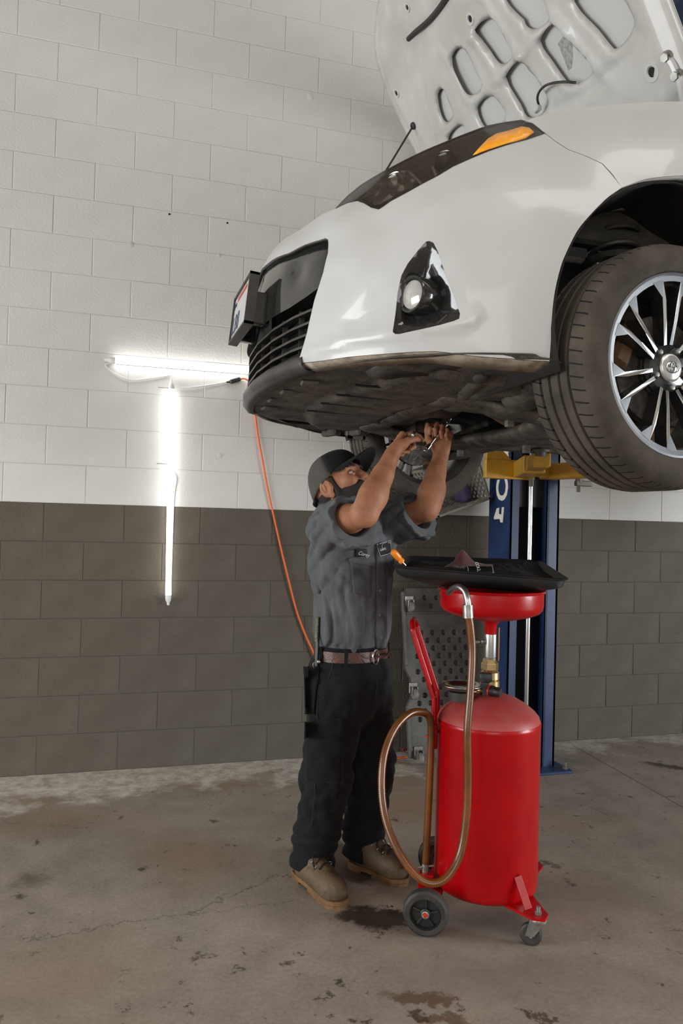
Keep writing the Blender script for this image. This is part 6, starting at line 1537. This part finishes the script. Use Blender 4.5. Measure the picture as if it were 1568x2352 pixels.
# keep the cheeks, lips and nose clear
ell_(fb, hp_(.100, .058, .012), (.078, .045, .050), HRm, .006, True); ell_(fb, hp_(.100, -.058, .012), (.078, .045, .050), HRm, .006, True)
ell_(fb, hp_(.110, 0, .010), (.06, .03, .045), HRm, .006, True); ell_(fb, hp_(.112, 0, -.060), (.026, .024, .010), HRm, .004, True)
cap_(fb, hp_(-.06, .10, -.06), hp_(-.06, -.10, -.06), .06, .06, .006, True)
field_obj('beard', fb, M_hair, person, 1)
fb = Field(HC-.16, HC+.16, .0045); ell_(fb, hp_(-.014, 0, .018), (.104, .0825, .100), HRm, .01); cap_(fb, hp_(-.075, .03, -.055), hp_(-.075, -.03, -.055), .030, .030, .02)
fb.cut(fb.plane(hp_(-.002, 0, 0), -hf)); fb.cut(fb.plane(hp_(0, 0, -.008), -hup))
for s in (1, -1): ell_(fb, hp_(-.012, s*.088, -.006), (.030, .022, .042), HRm, .004, True)
field_obj('hair', fb, M_hair, person, 1)

# ---- cap
def cap_dome(a0, a1, m, nm, par, grow=0.0):
    """slice of the crown between azimuths (0 = front), from the tilted rim up to the button"""
    v = []; f = []; na, nz = 22, 12
    for i in range(na+1):
        a = math.radians(a0+(a1-a0)*i/na)
        for j in range(nz+1):
            t = j/nz; zr = .046+.010*math.cos(a)-.050*(1-math.cos(a))*.5; ph = t*PI/2
            rx = .112+grow+.002*math.cos(a); ry = .0895+grow
            rr = math.cos(ph)**.62; z = zr+(.132+grow-zr)*math.sin(ph)**1.05
            v.append(hp_(-.008+rx*rr*math.cos(a), ry*rr*math.sin(a), z))
    for i in range(na):
        for j in range(nz): q = i*(nz+1)+j; f.append((q, q+nz+1, q+nz+2, q+1))
    return solid(pydata(nm, v, f, m, par, smooth=True), .003, 0)
capo = cap_dome(-72, 72, M_capb, 'cap', person)
capo['label'] = 'black front cap with grey mesh back'
cap_dome(72, 288, M_mesh, 'mesh_panel', capo)
v = []; f = []; na, nr = 24, 8
for i in range(na+1):
    a = math.radians(-66+132*i/na); zr = .046+.010*math.cos(a)-.050*(1-math.cos(a))*.5
    for j in range(nr+1):
        t = j/nr; p0 = np.array([-.008+.114*math.cos(a), .0895*math.sin(a), zr]); ex = .082*math.cos(a*1.05)**.6 if abs(a) < 1.4 else 0
        p = p0+np.array([ex*t, .006*math.sin(a)*t, -.002*t-.016*(math.sin(a)**2)*t])
        v.append(hp_(*p))
for i in range(na):
    for j in range(nr): q = i*(nr+1)+j; f.append((q, q+nr+1, q+nr+2, q+1))
solid(pydata('brim', v, f, M_capb, capo, smooth=True), .004, 0)
mb = MB(); mb.ball(hp_(-.008, 0, .134), .008, (1, 1, .6)); mb.build('cap_button', M_capb, capo)
pts = [hp_(-.008-.113*math.cos(a), .091*math.sin(a), -.012) for a in [math.radians(x_) for x_ in range(-50, 51, 10)]]
mb = MB(); mb.tube(pts, .006, n=6); mb.build('cap_strap', M_capb, capo)

# ---- shirt
def folds(P, terms):
    d = np.zeros(P.shape[:-1], np.float32)
    for amp, k, ph, warp in terms:
        k = np.array(k, np.float32); w_ = np.sin(P@np.array([k[1], -k[0], k[2]*.7+9], np.float32)*.45+ph*1.7)*warp
        s = np.sin(P@k+ph+w_); d += amp*(1.15-2.3*np.abs(np.sin((P@k+ph+w_)*.5))**.8)
    return d
fs = Field((.60, 2.42, .86), (1.22, 3.10, 1.50), .0050)
fs.add(fs.capsule(pel+[0, 0, .015], che, .164, .168, (FW, .80)), .02)
fs.add(fs.capsule(che, shc-[0, 0, .045], .170, .140, (FW, .80)), .04)
fs.add(fs.capsule(shR*.88+shL*.12, shL*.88+shR*.12, .070, .070), .05)
fs.add(fs.capsule(che+LT*.08-FW*.030, che-LT*.08-FW*.030, .085, .085), .06)             # back
fs.add(fs.capsule(shc+[0, 0, .02], nb+[0, 0, .012], .085, .070), .04)                    # yoke and collar stand
for sh, el, e0, e1, r0, r1 in ((shR, elR, .0, .78, .070, .084), (shL, elL, .0, .90, .072, .082)):
    u = el-sh; fs.add(fs.capsule(sh, sh+u*e1, r0, r1), .05); fs.add(fs.capsule(sh+u*.25-[0, 0, .02], sh+u*e1-[0, 0, .030], .064, .070), .04)
fs.add(fs.capsule(shR-[0, 0, .03], che+LT*.10, .075, .075), .05); fs.add(fs.capsule(shL-[0, 0, .03], che-LT*.10, .075, .075), .05)
P = fs.P; zz = P[..., 2]
low = np.clip((1.22-zz)/.20, 0, 1); fs.d += folds(P, ((.0040, (34, -30, 3), .4, 1.1), (.0042, (112, -40, -6), 1.3, 1.6), (.0030, (165, -70, 16), .2, 1.8), (.0040, (36, 96, 10), 2.2, 1.4)))*low
up_ = 1-low; fs.d += folds(P, ((.0032, (18, 22, 34), .3, 1.4), (.0042, (-60, 46, 90), 2.0, 1.5), (.0034, (80, 20, 70), .9, 1.6)))*up_
fs.d += .020*np.clip((.945-zz)/.055, 0, 1)                                               # tucked in at the belt
for sh, el, e1 in ((shR, elR, .66), (shL, elL, .84)):
    u = (el-sh); n = u/np.linalg.norm(u); n = n+UP*.30; n /= np.linalg.norm(n); p = sh+u*e1
    near = fs.capsule(sh+u*.2, p+n*.2, .13, .13); pl_ = fs.plane(p, n); fs.d = np.where(near < 0, np.maximum(fs.d, pl_), fs.d)
    fs.cut(np.maximum(smin(fs.capsule(sh+u*.45, p+n*.1, .052, .075), fs.capsule(sh+u*.50-[0, 0, .02], p+n*.1-[0, 0, .028], .046, .062), .03), -fs.plane(sh+u*.40, n)), .004)
fs.cut(fs.capsule(nb, nb+(hp_(0, 0, 0)-nb)*.8, .066, .066), .004)
fs.cut(fs.plane(pel+[0, 0, .016], (0, 0, 1)))
shirt = field_obj('shirt', fs, M_shirt, person, 0)

def tree_of(o):
    M = Matrix.Translation(ORG[o.name]); return BVHTree.FromPolygons([M @ v_.co for v_ in o.data.vertices], [list(p.vertices) for p in o.data.polygons])
def drape(name, quad, tree, m, parent, off=.0022, nu=10, nv=8, th=.0015, fn=None):
    """lay a small panel on a garment: corners (world) are cast along the line of sight they were measured on"""
    a, b_, c, d = (Vector(p) for p in quad); v = []; f = []
    cen = (a+b_+c+d)/4; dr = (cen-EYE).normalized()
    for i in range(nu+1):
        for j in range(nv+1):
            p = a.lerp(b_, i/nu).lerp(d.lerp(c, i/nu), j/nv); dr = (p-EYE).normalized(); loc, nrm, *_ = tree.ray_cast(p-dr*.6, dr, 1.5)
            if loc is None: loc = p; nrm = -dr
            if nrm.dot(dr) > 0: nrm = -nrm
            v.append(loc+nrm*off)
    for i in range(nu):
        for j in range(nv): q = i*(nv+1)+j; f.append((q, q+1, q+nv+2, q+nv+1))
    return solid(pydata(name, v, f, m, parent, smooth=True), th, 1)
def onto(p, tree, off=.002):
    p = Vector(p); dr = (p-EYE).normalized(); loc, nrm, *_ = tree.ray_cast(p-dr*.6, dr, 1.5)
    if loc is None: return p, -dr
    if nrm.dot(dr) > 0: nrm = -nrm
    return loc+nrm*off, nrm
TS = tree_of(shirt)
M_shirt2 = cloth_mat('shirt_cloth_dark', (.102, .104, .111), (.070, .071, .077), 12)
drape('placket', [(0.935, 2.660, 1.260), (0.972, 2.660, 1.260), (0.999, 2.700, 0.895), (0.958, 2.700, 0.893)], TS, M_shirt2, shirt, .003, 4, 30)
drape('chest_pocket', [(0.831, 2.640, 1.225), (0.912, 2.640, 1.213), (0.922, 2.660, 1.086), (0.852, 2.660, 1.102)], TS, M_shirt2, shirt, .0035, 8, 10)
drape('pocket_flap', [(0.828, 2.640, 1.231), (0.914, 2.640, 1.219), (0.914, 2.640, 1.200), (0.830, 2.640, 1.212)], TS, M_shirt, shirt, .0055, 8, 3)
M_patch_ = mat('patch_black', (.012, .012, .014), .8)
np_ = drape('name_patch', [(0.848, 2.640, 1.268), (0.889, 2.640, 1.260), (0.897, 2.640, 1.230), (0.849, 2.640, 1.237)], TS, M_patch_, shirt, .0055, 8, 5)
lp = drape('logo_patch', [(0.936, 2.660, 1.275), (0.992, 2.680, 1.292), (0.996, 2.680, 1.250), (0.949, 2.660, 1.234)], TS, M_patch_, shirt, .0055, 8, 6)
M_thread = mat('white_thread', (.60, .60, .58), .8); M_redthr = mat('red_thread', (.30, .02, .05), .8)
def stitched(name, body_, size, m, p, q, par, shear=0.0):
    a, n0 = onto(p, TS, .0085); b_, n1 = onto(q, TS, .0085); ux_ = b_-a; nn = (n0+n1)/2; uy_ = nn.cross(ux_)
    if uy_.z < 0: uy_ = -uy_
    return text_mesh(name, body_, size, m, par, a, ux_, uy_, extrude=.0005, shear=shear)
stitched('name_lettering', 'Corey', .019, M_thread, (0.854, 2.640, 1.245), (0.888, 2.640, 1.236), np_, .25)
stitched('logo_lettering', "GARY'S", .0125, M_thread, (0.947, 2.660, 1.250), (0.994, 2.680, 1.263), lp)
stitched('logo_initials', 'G', .016, M_redthr, (0.961, 2.660, 1.268), (0.989, 2.680, 1.274), lp)
rp = [onto(p, TS, .0075)[0] for p in [(0.936, 2.660, 1.275), (0.964, 2.670, 1.284), (0.992, 2.680, 1.292), (0.994, 2.680, 1.271), (0.996, 2.680, 1.250), (0.972, 2.670, 1.242), (0.949, 2.660, 1.234), (0.941, 2.660, 1.255)]]
mb = MB(); mb.tube(rp, .0011, n=5, closed=True); mb.build('patch_border', M_thread, lp)
rp = [onto(p, TS, .0080)[0] for p in [(0.992, 2.680, 1.284), (0.968, 2.670, 1.280), (0.953, 2.660, 1.271), (0.955, 2.660, 1.261), (0.965, 2.660, 1.260)]]
mb = MB(); mb.tube(crom(rp, 4), .0009, n=5); mb.build('logo_swoosh', M_thread, lp)
for p in [(0.956, 2.680, 1.111), (0.963, 2.690, 1.022), (0.974, 2.700, 0.937)]:
    c, n0 = onto(p, TS, .007); mb = MB(); mb.lathe([(.0, .0012), (.0028, .0012), (.0036, .0026), (.0052, .0028), (.0056, .0), (0, 0)], c, n0, n=16); mb.build('button', mat('button_grey', (.16, .16, .165), .35), shirt)
# collar: a turned-down band round the neck
v = []; f = []; n = 28; axn = Vector(hp_(-.02, 0, -.04)-nb).normalized(); t1 = Vector(FW); t1 = (t1-axn*t1.dot(axn)).normalized(); t2 = axn.cross(t1)
for i in range(n+1):
    a = math.radians(18+324*i/n); fr_ = .5+.5*math.cos(a)
    for rr, hh in ((.066, .012), (.069, .024), (.078, .016), (.088+.026*fr_**2, -.018-.030*fr_**2)):
        v.append(Vector(nb)+(t1*math.cos(a)+t2*math.sin(a))*rr+axn*(hh))
for i in range(n):
    for j in range(3): q = i*4+j; f.append((q, q+1, q+5, q+4))
solid(pydata('collar', v, f, M_shirt, shirt, smooth=True), .003, 0)

# ---- trousers
hipR = np.array([.835, 2.770, .745]); hipL = np.array([.985, 2.875, .745]); knR = np.array([.806, 2.772, .415]); knL = np.array([1.006, 2.858, .405]); anR = np.array([.778, 2.850, .10]); anL = np.array([1.000, 2.912, .10])
ft = Field((.62, 2.58, .02), (1.20, 3.06, .90), .0066)
ft.add(ft.capsule(pel+[0, 0, -.005], pel+[-.002, .0, -.10], .158, .168, (FW, .80)), .02)
ft.add(ft.capsule(pel+[0, 0, -.10], (hipR+hipL)/2-[0, 0, .02], .165, .14, (FW, .85)), .04)
ft.add(ft.capsule(pel-FW*.05-[0, 0, .10], pel-FW*.055-[0, 0, .13], .115, .11), .04)     # seat
for hip, kn, an, r in ((hipR, knR, anR, (.108, .086, .080)), (hipL, knL, anL, (.104, .084, .076))):
    ft.add(ft.capsule(hip, kn, r[0], r[1]), .035); ft.add(ft.capsule(kn, an-[0, 0, .045], r[1], r[2]), .03)
P = ft.P; zz = P[..., 2]
bag = np.exp(-((zz-.15)/.11)**2); ft.d += folds(P, ((.0085, (4, 9, 62), .6, 1.8), (.0045, (-14, 12, 95), 2.1, 1.6)))*bag
ft.d += folds(P, ((.0030, (26, 20, 22), .3, 1.2), (.0032, (-60, 64, 70), 1.9, 1.6), (.0026, (90, -20, 36), .5, 1.5)))*(1-bag)*np.clip((.86-zz)/.06, 0, 1)
ft.d += folds(P, ((.0060, (10, 14, 60), 1.0, 1.5),))*np.exp(-((zz-.41)/.07)**2)
hem = .050+.010*np.sin(P[..., 0]*30); ft.cut(zz-hem)
for an in (anR, anL): ft.cut(ft.capsule(an+[0, 0, -.01], an-[0, 0, .2], .044, .050), .004)
ft.cut((pel[2]+.028)-zz)
trou = field_obj('trousers', ft, M_trou, person, 1)
TT = tree_of(trou)
M_trou2 = cloth_mat('trouser_cloth_flap', (.0085, .0088, .0095), (.0055, .0055, .006), 7)
drape('cargo_pocket', [(0.697, 2.680, 0.593), (0.826, 2.660, 0.619), (0.837, 2.680, 0.413), (0.703, 2.700, 0.432)], TT, M_trou2, trou, .003, 10, 12, .003)
drape('pocket_flap', [(0.691, 2.680, 0.642), (0.828, 2.660, 0.661), (0.830, 2.660, 0.597), (0.691, 2.680, 0.582)], TT, M_trou2, trou, .010, 10, 5, .004)
drape('hip_pocket', [(0.692, 2.720, 0.832), (0.743, 2.680, 0.832), (0.735, 2.700, 0.663), (0.702, 2.720, 0.660)], TT, M_trou2, trou, .006, 8, 10, .004)
for nm, pp_ in (('side_seam', [(0.749, 2.680, 0.815), (0.738, 2.680, 0.730), (0.739, 2.680, 0.575), (0.742, 2.700, 0.413), (0.743, 2.740, 0.243)]), ('front_pocket_seam', [(0.790, 2.660, 0.869), (0.775, 2.660, 0.810), (0.752, 2.660, 0.726)]), ('fly_seam', [(0.960, 2.700, 0.837), (0.965, 2.700, 0.764), (0.957, 2.700, 0.693), (0.926, 2.740, 0.580)])):
    pts = [onto(p, TT, .0015)[0] for p in pp_]; mb = MB(); mb.tube(crom(pts, 6), .0016, n=5); mb.build(nm, M_stitch, trou)
# ---- belt with buckle and loops
def ring_pts(z0, grow, n=64):
    out = []
    for i in range(n):
        a = 2*PI*i/n; out.append(Vector(pel)+Vector(FW)*(.124+grow)*math.cos(a)+Vector(LT)*(.162+grow)*math.sin(a)+Vector((0, 0, z0)))
    return out
bz = .004
v = ring_pts(bz-.019, .009)+ring_pts(bz+.019, .007)+ring_pts(bz+.019, .003)+ring_pts(bz-.019, .005); n = 64; f = [(k*n+i, k*n+(i+1) % n, ((k+1) % 4)*n+(i+1) % n, ((k+1) % 4)*n+i) for k in range(4) for i in range(n)]
belt = pydata('belt', v, f, M_belt, person, smooth=True, angle=50)
wb = ring_pts(bz+.032, .002)+ring_pts(bz-.030, .004); pydata('waistband', wb, [(i, (i+1) % n, n+(i+1) % n, n+i) for i in range(n)], M_trou, trou, smooth=True)
def belt_at(a, grow=.011, z0=0): a = math.radians(a); return Vector(pel)+Vector(FW)*(.124+grow)*math.cos(a)+Vector(LT)*(.162+grow)*math.sin(a)+Vector((0, 0, bz+z0))
for a in (62, 105, -40):
    p = belt_at(a, .012); tn = (belt_at(a+3)-belt_at(a-3)).normalized(); mb = MB(); mb.box(p, (.013, .004, .062), frame_rot(tn, (0, 0, 1)), .001); mb.build('belt_loop', M_trou, trou)
bc = belt_at(18, .016); tn = (belt_at(22)-belt_at(14)).normalized(); nn = tn.cross(Vector((0, 0, 1)))
pts = [bc+tn*(.016*math.cos(w_))+Vector((0, 0, .026*math.sin(w_))) for w_ in [2*PI*i/24 for i in range(24)]]
mb = MB(); mb.tube(pts, .0028, n=7, closed=True); mb.build('buckle', M_chrome, belt)
mb = MB(); mb.cyl(bc-tn*.016, bc+tn*.018, .002, n=6); mb.build('buckle_prong', M_chrome, belt)
mb = MB(); e0 = belt_at(8, .014); mb.tube(crom([belt_at(18, .013), belt_at(6, .018), belt_at(-6, .022), belt_at(-14, .016)], 5), .006, n=6); mb.build('belt_tail', M_belt, belt)
# snap strap and clip at the hip
s0 = onto((0.784, 2.660, 0.903), TT, .014)[0]; s1 = onto((0.748, 2.680, 0.851), TT, .012)[0]
mb = MB(); mb.box((s0+s1)/2, ((s1-s0).length, .003, .022), frame_rot(s1-s0, LT), .001); mb.build('key_strap', M_trou, trou)
mb = MB(); mb.ball(s1+Vector(LT)*.006, .007, (1, 1, 1)); mb.build('snap_button', M_zinc, trou)
ck = onto((0.737, 2.700, 0.832), TT, .012)[0]; pts = [ck+Vector((.007*math.cos(w_), 0, .011*math.sin(w_))) for w_ in [2*PI*i/16 for i in range(16)]]
mb = MB(); mb.tube(pts, .0016, n=6, closed=True); mb.build('key_clip', M_zinc, trou)
# ---- boots
def boot(heel, toe):
    h_ = np.array([*heel, 0.0]); t_ = np.array([*toe, 0.0]); L_ = np.linalg.norm(t_-h_); d = (t_-h_)/L_; sd_ = np.array([d[1], -d[0], 0.0])
    def q(x, y, z): return h_+d*x+sd_*y+UP*z
    fdB = Field(np.minimum(h_, t_)-.07, np.maximum(h_, t_)+np.array([.07, .07, .24]), .0052)
    fdB.add(fdB.capsule(q(.055, 0, .055), q(.13, 0, .055), .040, .040), .02); fdB.add(fdB.capsule(q(.12, 0, .055), q(L_-.065, .004, .048), .045, .046), .03)
    fdB.add(fdB.capsule(q(L_-.075, .0, .045), q(L_-.052, .004, .043), .048, .045), .02)
    fdB.add(fdB.capsule(q(.055, 0, .06), q(.062, 0, .115), .042, .044), .03); fdB.add(fdB.capsule(q(.09, 0, .090), q(.16, 0, .066), .040, .038), .03)
    fdB.d += folds(fdB.P, ((.0022, (40, 30, 60), .5, 1.0),))
    fdB.cut(fdB.P[..., 2]-.026, .004)
    b = field_obj('boot', fdB, M_boot, person, 1)
    # welted sole
    prof = [(-.012, .030), (-.004, .038), (.05, .040), (.11, .036), (.16, .043), (.21, .050), (L_-.035, .048), (L_-.010, .034), (L_+.003, .012)]
    out = [(x_, y_) for x_, y_ in prof]+[(L_+.004, 0)]+[(x_, -y_*.98) for x_, y_ in prof[::-1]]+[(-.016, 0)]
    mb = MB(); mb.prism(out, (0, 0, .016), q(0, 0, .012), Vector(d), Vector(sd_), .003); mb.build('welt', M_sole, b, smooth=False)
    mb = MB()
    mb.prism([p for p in [(x_*.98+.002, y_*.95) for x_, y_ in out] if p[0] < .082]+[], (0, 0, .014), q(0, 0, 0), Vector(d), Vector(sd_)); mb.build('heel', M_sole, b, smooth=False)
    fo = [(x_*.99, y_*.95) for x_, y_ in out if x_ > .10]; mb = MB(); mb.prism(fo, (0, 0, .013), q(0, 0, 0), Vector(d), Vector(sd_)); mb.build('tread', M_sole, b, smooth=False)
    TB = tree_of(b)
    def top(x, y):
        o_ = Vector(q(x, y, .30)); loc, nrm, *_ = TB.ray_cast(o_, Vector((0, 0, -1)), 1); return (loc if loc else Vector(q(x, y, .1)))+Vector((0, 0, .003))
    for k in range(3):
        x = .112+.026*k; mb = MB(); mb.tube(crom([top(x, -.026), top(x+.004, 0), top(x+.012, .026)], 4), .0026, n=6); mb.build('lace', M_hair, b)
        for s in (-1, 1):
            c = top(x, s*.029); mb = MB(); mb.tube([c+Vector((.006*math.cos(w_), .002, .005*math.sin(w_))) for w_ in [2*PI*i/12 for i in range(12)]], .0015, n=5, closed=True); mb.build('eyelet', M_zinc, b)
    mb = MB(); mb.tube(crom([top(.118, .0), top(.125, .022)+Vector((0, 0, .012)), top(.140, .030), top(.16, .036)], 5), .0024, n=6); mb.tube(crom([top(.118, .0), top(.128, -.016)+Vector((0, 0, .014)), top(.132, -.03), top(.150, -.032)], 5), .0024, n=6); mb.build('lace_bow', M_hair, b)
    return b
boot((.742, 2.885), (.826, 2.604)); boot((.972, 2.925), (1.112, 2.718))
# wedding ring
k = hL[3][2]; d_, n_, t_ = hL[0], hL[1], hL[2]; a_ = math.radians(76); v_ = d_*math.cos(a_)+n_*math.sin(a_); c = Vector(k+v_*.017); ax = Vector(v_); e1 = ax.orthogonal().normalized(); e2 = ax.cross(e1)
mb = MB(); mb.tube([c+(e1*math.cos(w_)+e2*math.sin(w_))*.0102 for w_ in [2*PI*i/24 for i in range(24)]], .0017, n=6, closed=True); mb.build('ring', M_chrome, person)

# ---- the tools in his hands and back pocket (things of their own)
def palm_axis(h_): d, n, t, kn, tips, th = h_; c = (kn[1]+kn[2])/2+n*.026-d*.004; return Vector(c), Vector(t), Vector(d), Vector(n)
c, t, d, n = palm_axis(hR)
wr_ = thing('wrench', 'steel combination wrench gripped in the fist nearer the cap', 'wrench', c)
ax = -t
mb = MB(); mb.box(c+ax*.03, (.15, .012, .006), frame_rot(ax, n), .002); mb.build('shank', M_steel, wr_)
mb = MB(); mb.lathe([(.0075, -.005), (.014, -.005), (.015, 0), (.014, .005), (.0075, .005)], c-ax*.055, n, n=20, close=True); mb.build('ring_end', M_steel, wr_)
e = c+ax*.112; sdv = ax.cross(n).normalized()
mb = MB(); mb.prism([(-.012, -.012), (.006, -.017), (.022, -.013), (.024, -.006), (.008, -.006), (.004, 0), (.008, .006), (.024, .006), (.022, .013), (.006, .017), (-.012, .012)], n*.008, e-n*.004, ax, sdv); mb.build('open_end', M_steel, wr_, smooth=False)
c, t, d, n = palm_axis(hL)
p0 = Vector((1.232, 2.700, 1.768)); p1 = Vector((1.150, 2.700, 1.659))
rt = thing('ratchet', 'slim chrome ratchet held in the raised hand with the ring', 'ratchet', c)
axr = (p1-p0).normalized(); mid = c
mb = MB(); mb.cyl(mid-axr*.045, mid+axr*.075, .0045, n=12); mb.build('handle', M_chrome, rt)
mb = MB(); mb.cyl(mid+axr*.070, mid+axr*.092, .0085, n=14); mb.box(mid+axr*.098, (.014, .012, .012), frame_rot(axr, (0, 0, 1)), .002); mb.build('drive_head', M_chrome, rt)
mb = MB(); mb.cyl(mid-axr*.040, mid-axr*.062, .008, n=12); mb.build('socket', M_chrome, rt)
# folding rule standing in the hip pocket
f0 = Vector((0.746, 2.740, 0.827)); f1 = Vector((0.748, 2.740, 1.010))
fr2 = thing('pocket_rule', 'worn rule with a mottled green sleeve standing in the hip pocket', 'rule', f0)
mb = MB(); mb.box(f0.lerp(f1, .5)+Vector((0, 0, -.005)), ((f1-f0).length, .012, .010), frame_rot(f1-f0, LT), .001); mb.build('rule_body', M_blackpl, fr2)
mb = MB(); mb.box(f0.lerp(f1, .74)+Vector((-.005, -.004, 0)), ((f1-f0).length*.5, .012, .008), frame_rot(f1-f0, LT), .001); mb.build('rule_sleeve', mat('mottled_sleeve', (.22, .19, .11), .7, noise_amt=.7, noise_scale=70, col2=(.05, .06, .03)), fr2)
